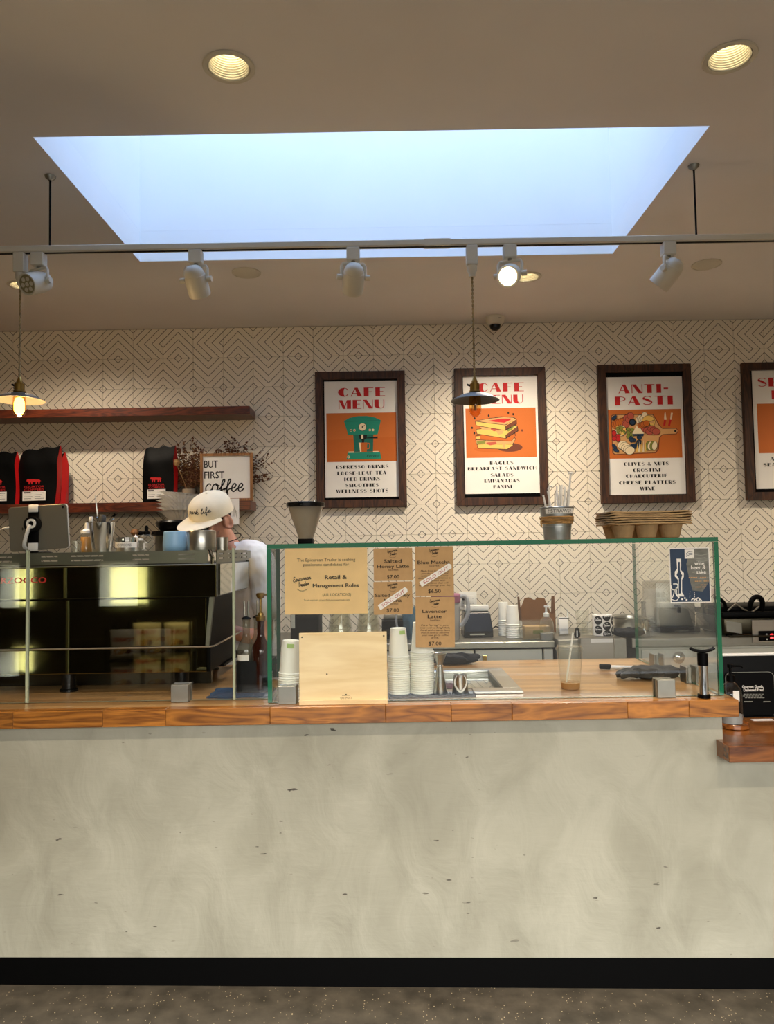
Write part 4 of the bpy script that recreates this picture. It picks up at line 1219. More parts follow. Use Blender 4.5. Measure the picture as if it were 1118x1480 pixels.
# coffee bags
def coffee_bag(px, w, h, label, rz=0.0, lean=0.0, group='black coffee bags on the lower shelf'):
    y = 4.85
    x = P(px, 700, y)[0]
    t = thing('coffee_bag', label, 'coffee bag', (x, y, lz1 + 0.001), rz, group)
    d = 0.085
    nu, nv = 12, 16
    b = MB()
    def pt(u, v, side):
        pinch = max(0.0, (v - 0.72) / 0.28) ** 1.3
        dep = d / 2 * (1 - 0.92 * pinch) * (1 + 0.12 * math.sin(3.1 * u + 5 * v))
        bul = 1 + 0.05 * math.sin(math.pi * min(v / 0.75, 1))
        return (u * w / 2 * bul + lean * v * 0.02, side * dep * (1 - 0.25 * abs(u) ** 4), h * v + (0.012 * u * lean if v > .9 else 0) + 0.006 * math.sin(7 * u) * pinch)
    for side in (-1, 1):
        o = len(b.v)
        for j in range(nv + 1):
            for i in range(nu + 1):
                b.v.append(pt(-1 + 2 * i / nu, j / nv, side))
        for j in range(nv):
            for i in range(nu):
                q = (o + j * (nu + 1) + i, o + j * (nu + 1) + i + 1, o + (j + 1) * (nu + 1) + i + 1, o + (j + 1) * (nu + 1) + i)
                b.f.append(q if side < 0 else q[::-1]); b.m.append(0)
    n1 = (nv + 1) * (nu + 1)
    for i in range(nu): b.f.append((i + 1, i, n1 + i, n1 + i + 1)); b.m.append(0)
    b.build('bag_body', M['bag_black'], t)
    g = MB()
    for e, xx in ((1, 1), (-1, -1)):
        g = MB(); o = len(g.v)
        for j in range(nv + 1):
            v = j / nv
            a, c = pt(xx, v, -1), pt(xx, v, 1)
            mid = ((a[0] + c[0]) / 2 + xx * 0.012 * (1 - v), (a[1] + c[1]) / 2, a[2])
            g.v += [(a[0] + xx * .0012, a[1], a[2]), (mid[0] + xx * .0012, mid[1], mid[2]), (c[0] + xx * .0012, c[1], c[2])]
        for j in range(nv):
            for k in range(2):
                g.f.append((o + j * 3 + k, o + j * 3 + k + 1, o + j * 3 + k + 4, o + j * 3 + k + 3)); g.m.append(0)
        g.build('side_gusset', M['bag_red'], t)
    yf = -d / 2 * 1.14
    pr = MB()
    s = w / 0.235
    cat = [(-.047, .0), (-.04, .018), (-.046, .024), (-.042, .034), (-.02, .036), (.012, .033), (.022, .036), (.05, .03), (.058, .02), (.062, .022), (.052, .034), (.034, .04), (.0, .043), (-.03, .046), (-.044, .047), (-.054, .043), (-.06, .034), (-.058, .026), (-.052, .026), (-.056, .012)]
    cat = [(-.062, .034), (-.056, .043), (-.047, .047), (-.041, .043), (-.01, .044), (.02, .041), (.036, .042), (.047, .034), (.058, .022), (.061, .025), (.054, .035),
           (.062, .02), (.05, .03), (.044, .02), (.042, .004), (.034, .004), (.033, .018), (.024, .022), (.02, .004), (.012, .004), (.012, .022), (-.012, .022), (-.014, .004), (-.022, .004), (-.024, .02), (-.032, .02), (-.036, .004), (-.044, .004), (-.044, .026), (-.056, .026)]
    cat = cat[:9] + cat[12:]
    pr.flat([(a * .8 * s, .125 + b2 * .8) for a, b2 in cat], yf - .001, 0)
    txt(pr, 'EQUATOR', 0, .112, w=.125 * s, h=.013, y=yf - .001, bold=.01)
    txt(pr, 'COFFEES', 0, .094, w=.125 * s, h=.013, y=yf - .001, bold=.01)
    pr.build('printed_emblem', M['red_ink'], t, smooth=False)
    lb = MB().box(-.072 * s, .072 * s, yf - .002, yf - .0008, .022, .082).build('paper_label', M['paper_white'], t, smooth=False)
    tx = MB()
    for i in range(4):
        tx.rect(-.064 * s, -.01 * s - .008 * (i % 2), .07 - .012 * i, .0725 - .012 * i, yf - .0024); tx.rect(.004 * s, .062 * s - .012 * (i % 3), .07 - .012 * i, .072 - .012 * i, yf - .0024)
    tx.rect(-.064 * s, -.02 * s, .0735, .0785, yf - .0024)
    tx.build('label_print', M['ink'], lb, smooth=False)
    return t
coffee_bag(2, .23, .345, 'black coffee bag with red side, cut by the left edge of the view', -.12, -.3)
coffee_bag(56, .262, .365, 'black coffee bag with red side standing behind the tablet stand', -.14, 1.0)
coffee_bag(231, .205, .362, 'black coffee bag with red side, beside the pot of dried flowers', -.16, .3)
coffee_bag(74, .17, .335, 'black coffee bag half hidden behind another bag, its red side showing', -.5, .2).location.y = 4.915

# dried flowers
def spray(name, label, cx, y, z, ht, spread, n, pot=True, seed=1, gap=0.0):
    r = random.Random(seed)
    t = thing(name, label, 'dried flowers', (cx, y, z))
    if pot:
        MB().lathe([(0, 0.001), (.040, .001), (.043, .006), (.046, .085), (.043, .085), (.04, .02), (0, .02)], n=28).build('pot', M['clay'], t)
        MB().lathe([(0, .0205), (.0398, .0205), (.0425, .07), (0, .071)], n=16).build('soil', M['stem'], t)
    st, lf, bd = MB(), MB(), MB()
    for i in range(n):
        a = r.uniform(-1, 1)
        hh = ht * r.uniform(.5, 1.0) * (1 - .25 * abs(a))
        pts = [(0.02 * r.uniform(-1, 1), 0.02 * r.uniform(-1, 1), .06 if pot else 0.001)]
        for k in range(1, 6):
            u = k / 5
            pts.append((a * spread * u ** 1.5 + r.uniform(-.006, .006), r.uniform(-.03, .012) * u, .06 + (hh - .06) * u - .04 * abs(a) * u * u))
        pts = smooth_path(pts, 3)
        st.tube(pts, [.0016 * (1 - .6 * i2 / len(pts)) for i2 in range(len(pts))], 4)
        for k in range(5, len(pts)):
            for _ in range(3):
                p = Vector(pts[k]) + Vector((r.uniform(-.008, .008), r.uniform(-.008, .008), r.uniform(-.006, .006)))
                if pot and r.random() < .22:
                    rr = r.uniform(.003, .0055)
                    bd.lathe([(0, -rr), (rr, 0), (0, rr)], tuple(p), 5)
                    continue
                q = Vector((r.uniform(-1, 1), r.uniform(-1, 1), r.uniform(-.3, 1))).normalized() * r.uniform(.010, .02)
                s2 = q.cross(Vector((r.uniform(-1, 1), 1, r.uniform(-1, 1)))).normalized() * q.length * .38
                m2 = p + q * .55
                lf.add([p, m2 + s2, p + q, m2 - s2, m2 + q.cross(s2).normalized() * .002], [(0, 1, 4), (1, 2, 4), (2, 3, 4), (3, 0, 4)])
    st.build('stems', M['stem'], t); o = lf.build('leaves', M['dry_leaf'], t, smooth=False); o['kind'] = 'stuff'
    if bd.v: bd.build('buds', M['dry_pale'], t)['kind'] = 'stuff'
    return t
x, y = P(273, 715, 4.88)[0], 4.88
t = spray('dried_flower_pot', 'stoneware pot of brown dried flowers between the coffee bag and the coffee sign', x, y, lz1 + .001, .43, .20, 80, True, 4)
st = MB().tube(smooth_path([(-.005, -.03, .08), (-.035, -.05, .17), (-.062, -.055, .235)], 4), .0022, 5).build('seed_stem', M['dry_pale'], t)
MB().lathe([(0, -.02), (.018, -.012), (.026, .006), (.02, .022), (0, .026)], (-.066, -.056, .25), 14).build('seed_head', M['dry_pale'], st)
x2 = P(338, 715, 4.90)[0]
t = spray('dried_flower_bunch', 'bunch of dark dried flowers standing behind the coffee sign', x2, 4.945, lz1 + .001, .45, .24, 70, False, 9)
MB().lathe([(0, .0), (.026, .0), (.03, .1), (.026, .1), (.022, .01), (0, .01)], n=20).build('vase', M['clay'], t)

# coffee sign
y = 4.83
x0, z1 = P(289.5, 656, y); x1 = P(365, 656, y)[0]
w, h = x1 - x0, z1 - lz1 - .0005
t = thing('coffee_sign', 'square wooden framed sign reading BUT FIRST coffee on the lower shelf', 'sign', ((x0 + x1) / 2, y, lz1 + .0008))
a, f = w / 2, .017
for pts in ([(-a, h), (a, h), (a - f, h - f), (-a + f, h - f)], [(-a, 0), (a, 0), (a - f, f), (-a + f, f)], [(-a, 0), (-a + f, f), (-a + f, h - f), (-a, h)], [(a, 0), (a - f, f), (a - f, h - f), (a, h)]):
    MB().prism(pts, -.012, .012).build('frame_bar', M['sign_wood'], t, smooth=False)
bd = MB().box(-a + f * .95, a - f * .95, -.004, .006, f * .95, h - f * .95).build('sign_board', M['paper_white'], t, smooth=False)
b = MB()
txt(b, 'BUT', -a + .026, h * .78, w=w * .26, h=h * .155, y=-.0047, bold=.012, align='l'); txt(b, 'FIRST', -a + .026, h * .555, w=w * .38, h=h * .155, y=-.0047, bold=.012, align='l')
SCRIPT['F'] = (.75, [[(0, .2), (.4, .8), (.62, 1.35), (.5, 1.55), (.33, 1.3), (.3, .5), (.3, -.5), (.45, -.7), (.52, -.35), (.42, .15), (.85, .4)]])
script(b, 'coFFee', -a + .026, h * .20, w * .74, h * .165, -.0047, .0085)
b.build('lettering', M['ink'], bd, smooth=False)
t = thing('hanging_tag', 'white paper tag hung from the lower shelf edge below the coffee sign', 'tag', (P(340, 740, SHF - .006)[0], SHF - .006, 0))
zt, zb = lz1 + .012, P(340, 758, SHF)[1]
MB().box(-.028, .024, -.002, .0, zb, zt).build('tag_sheet', M['paper_white'], t, smooth=False)
b = MB()
for i in range(5): b.ribbon(smooth_path([(-.018 + .004 * i, zb + .05), (-.012 + .003 * i, zb + .09), (-.004, zb + .10 + .006 * i), (.008, zb + .08 - .01 * i)], 3), .0012, -.0025)
b.build('sketch', M['steel_dull'], t, smooth=False)

# ------------------------------------------------------------------ espresso machine
MY, MX = 2.85, -0.655
zt, zr, zb, zl, zd = 1.531, 1.483, 1.352, 1.165, 1.068       # rail top, rail foot, panel foot, trim line, underside
mac = thing('espresso_machine', 'large polished steel espresso machine with red lettering standing behind the glass guard', 'espresso machine', (MX, MY, WZ1))
def mbox(name, m, x0, x1, y0, y1, z0, z1, bevel=0.0, parent=None):
    return MB().box(x0 - MX, x1 - MX, y0 - MY, y1 - MY, z0 - WZ1, z1 - WZ1).build(name, m, parent or mac, smooth=False, bevel=bevel, seg=1)
ML = -2.3
xr0 = P(312, 840, MY)[0]
xr1 = P(299, 900, MY)[0]
mbox('boiler_body', M['dark_steel'], ML, MX - .004, MY + .024, 3.5, zb, zr)
mbox('cup_tray', M['steel_dull'], ML, MX - .008, MY + .008, 3.49, zt - .008, zt - .004)
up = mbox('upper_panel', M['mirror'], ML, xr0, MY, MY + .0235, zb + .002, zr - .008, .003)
b = MB()
lx1 = P(67, 838, MY)[0]; lx0 = P(-43, 838, MY)[0]; lz = P(33, 838.5, MY)[1]
txt(b, 'LA MARZOCCO', (lx0 + lx1) / 2 - MX, lz - WZ1, w=lx1 - lx0, h=.0225, y=-.0008, bold=.02)
b.build('lettering', M['red_ink'], up, smooth=False)
mbox('panel_trim', M['steel'], ML, xr0, MY - .003, MY + .004, zr - .0078, zr - .0035, .001)
mbox('corner_post', M['black_gloss'], xr0 + .0005, MX - .004, MY + .003, MY + .0235, zb, zr - .001, .002)
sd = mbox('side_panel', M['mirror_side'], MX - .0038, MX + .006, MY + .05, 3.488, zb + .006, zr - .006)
mbox('edge_strip', M['black'], MX - .004, MX + .0065, 3.489, 3.503, zb + .012, zr - .0005)
# cup rail: three bars with gaps, joined by short posts
def rail_front(name, x0, x1, side=False):
    r = MB()
    for a, c in ((zr + .0005, zr + .014), (zr + .0195, zr + .031), (zr + .0365, zt)):
        if side: r.box(0, .005, .0055, 3.5 - MY - (.03 if c == zt else .012 if a > zr + .01 else 0), a - WZ1, c - WZ1)
        else: r.box(x0 - MX, x1 - MX, 0, .005, a - WZ1, c - WZ1)
    n = 5 if side else 9
    for i in range(n + 1):
        if side:
            y = .0055 + (3.46 - MY - .0055) * i / n
            r.box(0.0002, .0048, y, y + (.09 if i % 2 else .03), zr + .01 - WZ1, zt - .002 - WZ1)
        else:
            x = x0 + (x1 - x0 - .05) * i / n
            r.box(x - MX, x - MX + (.11 if i % 3 else .05), .0002, .0048, zr + .01 - WZ1, zt - .002 - WZ1)
    return r.build(name, M['rail'], mac, smooth=False)
rail_front('cup_rail', ML, MX - .03)
rail_front('cup_rail', 0, 0, True)
MB().tube([(-.014, .0, zr - .004 - WZ1), (-.012, -.002, zr + .02 - WZ1), (-.024, .0, zt + .001 - WZ1)], .008, 10).build('rail_corner', M['chrome'], mac)
# lower front: two dark polished panels with a bright trim line that turns the corner
mbox('lower_body', M['black'], ML, xr1 + .006, MY + .032, 3.34, zd, zb - .0005)
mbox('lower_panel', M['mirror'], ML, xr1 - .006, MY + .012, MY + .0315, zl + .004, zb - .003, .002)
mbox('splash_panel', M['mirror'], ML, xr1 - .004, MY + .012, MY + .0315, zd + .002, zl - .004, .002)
MB().tube([(ML - MX, .009, zl - WZ1), (xr1 - MX + .006, .009, zl - WZ1), (xr1 - MX + .02, .03, zl - WZ1), (MX - MX - .004, .50, zl + .004 - WZ1)], .0034, 6).build('trim_line', M['steel'], mac)
b = MB(); b.add([(xr0 - MX - .028, .012, zb - WZ1 - .001), (xr0 - MX - .012, .012, zb - WZ1 - .001), (xr1 - MX + .004, .012, zl + .004 - WZ1), (xr1 - MX - .010, .012, zl + .004 - WZ1),
                 (xr0 - MX - .028, .0318, zb - WZ1 - .001), (xr0 - MX - .012, .0318, zb - WZ1 - .001), (xr1 - MX + .004, .0318, zl + .004 - WZ1), (xr1 - MX - .010, .0318, zl + .004 - WZ1)],
                [(0, 3, 2, 1), (4, 5, 6, 7), (0, 1, 5, 4), (1, 2, 6, 5), (2, 3, 7, 6), (3, 0, 4, 7)])
b.build('slanted_post', M['rail'], mac, smooth=False)
mbox('base_apron', M['dark_steel'], ML, xr1 - .03, 3.04, 3.07, WZ1 + .001, zd - .0005)
mbox('drip_tray', M['black'], ML, MX - .02, 3.08, 3.49, zd - .012, zd - .001)
for gx in (-.88, -1.25, -1.62):
    g = MB().lathe([(0, 0), (.034, 0), (.036, .012), (.036, .05), (.03, .065), (0, .065)], (gx - MX, 3.43 - MY, 1.275 - WZ1), 20).build('group_head', M['chrome'], mac)
    MB().tube([(gx - MX, 3.46 - MY, 1.262 - WZ1), (gx - MX, 3.52 - MY, 1.258 - WZ1), (gx - MX, 3.63 - MY, 1.24 - WZ1)], [.011, .013, .015], 10).build('portafilter_handle', M['black'], g)
    MB().lathe([(0, -.03), (.02, -.03), (.033, -.012), (.035, -.0005)], (gx - MX, 3.43 - MY, 1.275 - WZ1), 18).build('portafilter_basket', M['steel'], g)
for fx in (P(98, 990, MY + .06)[0], P(262, 990, MY + .06)[0], -1.9):
    for fy in (MY + .07, 3.40):
        MB().lathe([(0, .0005), (.034, .0005), (.034, .008), (.026, .012), (.026, zd - WZ1 - .001)], (fx - MX, fy - MY, 0), 20).build('leg', M['black_gloss'], mac)

# ---- on top of the machine
TZM = zt - .0035
def on_top(name, label, cat, px, y, group=None, rz=0.0):
    return thing(name, label, cat, (P(px, 790, y)[0], y, TZM), rz, group)
y = 2.98
t = thing('tablet_stand', 'black and white adjustable tablet stand on top of the espresso machine', 'tablet stand', (P(50, 790, y)[0], y - .012, TZM))
k = 1080 / y
MB().lathe([(0, .0005), (.05, .0005), (.052, .006), (.03, .012), (0, .013)], (0, .05, 0), 24).build('base', M['black'], t)
MB().tube(smooth_path([(-.012, .05, .012), (-.028, .02, .02), (-.03, -.012, .035), (-.012, -.022, .09), (-.004, -.018, .115)], 4), .0075, 8).build('arm', M['white_plastic'], t)
MB().tube([(0, -.02, .118), (0, -.001, .118)], [.03, .034], 24).build('pivot', M['black_gloss'], t)
b = MB(); b.lathe([(.010, 0), (.019, 0), (.019, .004), (.010, .004), (.010, 0)], n=20, tf=Matrix.Translation((.002, -.0212, .12)) @ Matrix.Rotation(R(90), 4, 'X'))
b.build('ring', M['white_plastic'], t)
MB().box(-.021, .021, -.0008, .003, .045, .19).build('clamp_plate', M['black'], t, bevel=.002)
for z0, z1 in ((.166, .196), (.012, .044)):
    MB().box(-.019, .019, -.003, .0035, z0, z1).build('clamp_jaw', M['white_plastic'], t, bevel=.002)
MB().box(-.018, .018, -.004, .016, .001, .011).build('clamp_foot', M['black'], t, bevel=.002)
tb = thing('tablet_computer', 'grey tablet seen from its back, clamped in the stand over the espresso machine', 'tablet', (P(58, 790, y)[0], y - .0075, TZM + .016))
tf = Matrix.Rotation(R(-3.2), 4, 'Y')
tw, th = 84 / k, 64 / k
b = MB().prism(rrect(-tw / 2, tw / 2, 0, th, .012), 0, .0065, tf=tf); b.build('back_shell', M['tablet'], tb, bevel=.0012, seg=1)
b = MB().prism(rrect(-tw / 2 - .0008, tw / 2 + .003, -.0005, th + .0005, .012), .0068, .009, tf=tf); b.build('white_bezel', M['white_plastic'], tb)
b = MB(); b.tube([tf @ Vector((tw / 2 - .014, -.0008, th - .013)), tf @ Vector((tw / 2 - .014, .001, th - .013))], .0045, 12); b.build('camera_lens', M['black_gloss'], tb)
b = MB(); b.prism(smooth_path([(-tw * .28, th * .5), (-tw * .27, th * .54), (-tw * .255, th * .5), (-tw * .27, th * .46), (-tw * .28, th * .5)], 3)[:-1], -.0005, .0, tf=tf); b.build('logo_mark', M['ink'], tb, smooth=False)
t = thing('charging_cable', 'white charging cable running to the left edge of the tablet', 'cable', tb.location)
MB().tube(smooth_path([(-tw / 2 - .006, .004, th * .52), (-tw / 2 - .03, .004, th * .5), (-tw / 2 - .07, .01, th * .38), (-tw / 2 - .14, .03, .0), (-tw / 2 - .16, .04, -.012)], 5), .0022, 6).build('wire', M['white_plastic'], t)
MB().tube([(-tw / 2 - .020, .004, th * .508), (-tw / 2 - .001, .004, th * .525)], .0042, 8).build('plug', M['white_plastic'], t)

t = on_top('small_glass', 'small low clear glass beside the amber squeeze bottle', 'glass', 110, 3.0)
MB().lathe([(0, .0005), (.02, .0005), (.0225, .05), (.0215, .05), (.019, .004), (0, .004)], n=24).build('tumbler', M['clear_plastic'], t)
t = on_top('squeeze_bottle', 'squeeze bottle of amber syrup with a white cap left of the bar tools', 'bottle', 125, 3.12)
MB().lathe([(0, .0005), (.022, .0005), (.0235, .004), (.0235, .066), (.0225, .068)], n=24).build('syrup', mat('honey_syrup', (196, 140, 52), .3), t)
MB().lathe([(.0236, .0), (.0238, .082), (.02, .088)], n=24).build('bottle_wall', M['clear_plastic'], t)
MB().lathe([(.0235, .0825), (.0235, .094), (.014, .098), (.008, .103), (.006, .127), (0, .128)], (0, 0, 0), 20).build('cap', M['white_plastic'], t)

t = on_top('shaker_tin', 'polished steel shaker tin holding the bar tools on the espresso machine', 'shaker tin', 147.5, 3.05)
r0, r1, hh = .0375, .051, .122
MB().lathe([(0, .0005), (r0, .0005), (r0 + .001, .004), (r1, hh), (r1 + .001, hh + .0015), (r1 - .0015, hh), (r0 - .001, .006), (0, .006)], n=40).build('tin_wall', M['chrome'], t)
sx, sy = t.location.x, t.location.y
def tool(name, label, cat):
    return thing(name, label, cat, (sx, sy, TZM))
t = tool('bar_spoon', 'long twisted steel bar spoon standing tallest in the shaker tin', 'spoon')
b = MB(); b.tube([(-.018, .01, .012), (-.022, .008, .14), (-.024, .006, .175), (-.03, .004, .235)], [.0025, .003, .0042, .0018], 8)
b.build('handle', M['steel'], t)
tw2 = MB()
for i in range(9): tw2.lathe([(.003, 0), (.0058, .004), (.003, .008)], (-.0215 - .0004 * i, .0085, .125 + .0062 * i), 8)
tw2.build('twisted_section', M['chrome'], t)
t = tool('steel_spatula', 'short steel blade standing at the left in the shaker tin', 'spatula')
MB().box(-.037, -.031, -.012, -.009, .02, .128, tf=Matrix.Rotation(R(-2), 4, 'Y')).build('blade', M['steel'], t)
MB().box(-.045, -.030, -.014, -.006, .1285, .150, tf=Matrix.Rotation(R(-2), 4, 'Y')).build('handle', M['white_plastic'], t, bevel=.002)
t = tool('rubber_muddler', 'dark grey rounded muddler handle in the middle of the shaker tin', 'muddler')
MB().lathe([(0, .01), (.008, .012), (.010, .1), (.013, .13), (.014, .145), (.009, .154), (0, .156)], (.005, -.01, 0), 16).build('handle', mat('grey_rubber', (62, 62, 60), .7), t)
t = tool('bar_tongs', 'black and steel bar tongs leaning out of the shaker tin to the right', 'tongs')
MB().tube(smooth_path([(.0, .0, .012), (.022, .012, .115), (.034, .01, .14), (.052, .006, .158)], 4), .005, 8, flat=.5).build('upper_jaw', M['black'], t)
MB().tube(smooth_path([(.004, .004, .012), (.026, -.008, .112), (.036, -.008, .13), (.05, -.01, .143)], 4), .0055, 8, flat=.5).build('lower_jaw', M['steel'], t)

t = on_top('labelled_steel_cup', 'short steel cup with a white tape label reading NO SPOONS', 'cup', 183.5, 3.02)
MB().lathe([(0, .0005), (.043, .0005), (.0445, .003), (.0445, .061), (.043, .061), (.042, .005), (0, .005)], n=40).build('cup_wall', M['chrome'], t)
lb = MB().lathe([(.0449, .020), (.0449, .041)], n=20, a0=R(195), a1=R(150)).build('tape_label', M['paper_white'], t)
b = MB(); txt(b, 'NO SPOONS', 0, .0305, w=.062, h=.011, y=0, bold=.0)
b.v = [(.0453 * math.sin(v[0] / .0445), -.0453 * math.cos(v[0] / .0445), v[2]) for v in b.v]
b.build('lettering', M['ink'], lb, smooth=False)
t = on_top('dropper_bottle', 'clear glass dropper bottle with a black bulb cap', 'bottle', 211.5, 2.98)
MB().lathe([(0, .0005), (.029, .0005), (.031, .004), (.031, .045), (.026, .062), (.012, .071), (.012, .078)], n=28).build('bottle_wall', M['clear_plastic'], t)
MB().lathe([(.0135, .0705), (.0135, .082), (.007, .084), (.007, .1), (.004, .106), (0, .107)], n=18).build('dropper_cap', M['black'], t)
b = MB(); b.box(-.002, .004, -.0318, -.0312, .012, .036); b.box(-.007, .009, -.0318, -.0312, .010, .0125)
b.build('printed_mark', M['paper_white'], t, smooth=False)
t = on_top('blue_mug', 'pale blue glazed cup beside the steel pitcher', 'cup', 253, 2.97)
MB().lathe([(0, .0005), (.043, .0005), (.047, .006), (.0475, .03), (.044, .078), (.042, .0795), (.040, .078), (.0435, .03), (.042, .008), (0, .008)], n=40).build('cup_wall', M['blue_mug'], t)
t = on_top('steel_pitcher', 'brushed steel milk pitcher in front of the cap brim', 'pitcher', 291.5, 2.95)
MB().lathe([(0, .0005), (.05, .0005), (.0545, .005), (.0555, .02), (.0555, .076), (.053, .0815), (.049, .082), (.050, .078), (.052, .02), (.05, .006), (0, .006)], n=44).build('pitcher_wall', M['steel'], t)
MB().tube(smooth_path([(.02, .054, .07), (.022, .085, .068), (.022, .088, .03), (.02, .0545, .02)], 4), .005, 8).build('handle', M['steel'], t)
t = on_top('small_steel_cup', 'small steel cup right of the milk pitcher', 'cup', 321, 3.0)
MB().lathe([(0, .0005), (.022, .0005), (.0225, .055), (.0215, .055), (.021, .004), (0, .004)], n=28).build('cup_wall', M['steel'], t)
t = on_top('steel_bar_jar', 'steel jar lid behind the labelled cup', 'jar', 196, 3.2)
MB().lathe([(0, .0005), (.034, .0005), (.034, .05), (0, .05)], n=28).build('jar_body', M['steel_dull'], t)
MB().lathe([(0, .0505), (.032, .0505), (.03, .058), (.012, .062), (0, .078)], n=24).build('lid', M['white_plastic'], t)

# ------------------------------------------------------------------ brewer with a stack of paper filters (on the back counter)
BCZ = 0.985
bx_, by_ = P(262, 770, 4.5)[0], 4.5
t = thing('coffee_brewer', 'black and steel batch brewer on the back counter under the stack of paper filters', 'brewer', (bx_, by_, BCZ + .0005))
bz = P(262, 753, by_)[1] - BCZ
MB().lathe([(0, 0), (.15, 0), (.152, .02), (.15, bz - .09), (.0, bz - .09)], n=40).build('body', M['steel_dull'], t)
MB().lathe([(0, bz - .0895), (.172, bz - .0895), (.175, bz - .08), (.172, bz - .062), (0, bz - .062)], n=40).build('brew_head', M['black_gloss'], t)
MB().lathe([(0, bz - .0615), (.12, bz - .0615), (.145, bz - .03), (.15, bz - .012), (.14, bz), (0, bz)], n=40).build('lid', M['black_gloss'], t)
b = MB().tube([(-.17, -.05, bz - .075), (-.245, -.07, bz - .07)], .012, 10); b.build('handle', M['black'], t)
MB().lathe([(0, -.02), (.02, -.012), (.026, .0), (.02, .018), (0, .022)], (-.255, -.072, bz - .068), 16).build('wooden_knob', M['sign_wood'], t)
def filt(i, label):
    t = thing('paper_filter', label, 'coffee filter', (bx_ + .006 + rnd.uniform(-.004, .004), by_, BCZ + bz + .0015 + .022 * i), rnd.uniform(0, 6), 'stacked paper coffee filters')
    return t
def fl_r(a, r, z):
    k2 = min(1.0, max(0.0, (r - .072) / .02)) * (.55 + .45 * min(1.0, r / .14))
    return r + .0085 * k2 * math.cos(32 * a) + .004 * k2 * math.sin(5 * a + 1)
proto = None
ordn = ['lowest', 'second', 'third', 'fourth', 'fifth', 'topmost']
for i in range(6):
    lab = f'white fluted paper coffee filter, {ordn[i]} of the stack behind the cap' if i in (0, 5) else f'white fluted paper coffee filter, {ordn[i]} from the bottom of the stack behind the cap'
    t = filt(i, lab)
    if proto is None:
        proto = MB().lathe([(0, 0), (.07, .0), (.078, .010), (.098, .036), (.112, .048), (.130, .055), (.142, .058)], n=192, fr=fl_r).build('fluted_paper', M['paper_white'], t)
    else:
        c = proto.copy(); COL.objects.link(c); c.parent = t
    if i == 5: t.rotation_euler = (R(2), R(6), 0)

# ------------------------------------------------------------------ the barista
pz = fz(-.78) + .001
man = thing('person', 'barista in cream cap and white t-shirt leaning over the espresso machine, head bowed', 'person', (-.755, 3.83, pz), R(-36.9))
HT = 1.636
tilt = R(27)
hm = Matrix.Translation((-.024, -.168, HT)) @ Matrix.Rotation(R(3), 4, 'Z') @ Matrix.Rotation(tilt, 4, 'X') @ Matrix.Rotation(R(9), 4, 'Y')     # head frame: x his left, -y forward, z up
def ball(mb, c, rx, ry, rz_, tf=None, n=20):
    pr = [(math.sin(math.pi * i / 14), -math.cos(math.pi * i / 14)) for i in range(15)]
    o = len(mb.v)
    mb.lathe([(max(a, 1e-4), b2) for a, b2 in pr], n=n)
    for i in range(o, len(mb.v)):
        v = Vector((mb.v[i][0] * rx + c[0], mb.v[i][1] * ry + c[1], mb.v[i][2] * rz_ + c[2]))
        mb.v[i] = tuple(tf @ v if tf is not None else v)
def limb(mb, pts, rs, n=14, k=4):
    q = smooth_path([(*p, r) for p, r in zip(pts, rs)], k)
    mb.tube([a[:3] for a in q], [a[3] for a in q], n)
    for p, r in ((pts[0], rs[0]), (pts[-1], rs[-1])): ball(mb, p, r, r, r, n=12)
def ell(mb, secs, n=24):
    """Stacked ellipses (cx, cy, z, rx, ry)."""
    o = len(mb.v)
    for cx_, cy_, z, rx, ry in secs:
        for i in range(n):
            a = 2 * math.pi * i / n
            mb.v.append((cx_ + rx * math.cos(a), cy_ + ry * math.sin(a), z))
    for j in range(len(secs) - 1):
        for i in range(n):
            mb.f.append((o + j * n + i, o + j * n + (i + 1) % n, o + (j + 1) * n + (i + 1) % n, o + (j + 1) * n + i)); mb.m.append(0)
    mb.f.append(tuple(o + i for i in range(n - 1, -1, -1))); mb.m.append(0)
    mb.f.append(tuple(o + (len(secs) - 1) * n + i for i in range(n))); mb.m.append(0)
bd = MB()
ell(bd, smooth_path([(0, .045, .88, .15, .105), (0, .045, .97, .158, .11), (0, .03, 1.1, .14, .1), (0, .0, 1.27, .158, .11), (0, -.03, 1.39, .165, .105), (0, -.05, 1.465, .12, .08), (0, -.07, 1.51, .06, .06)], 4))
limb(bd, [(0, -.05, 1.44), (-.010, -.088, 1.515), (-.022, -.135, 1.59)], [.066, .058, .056])
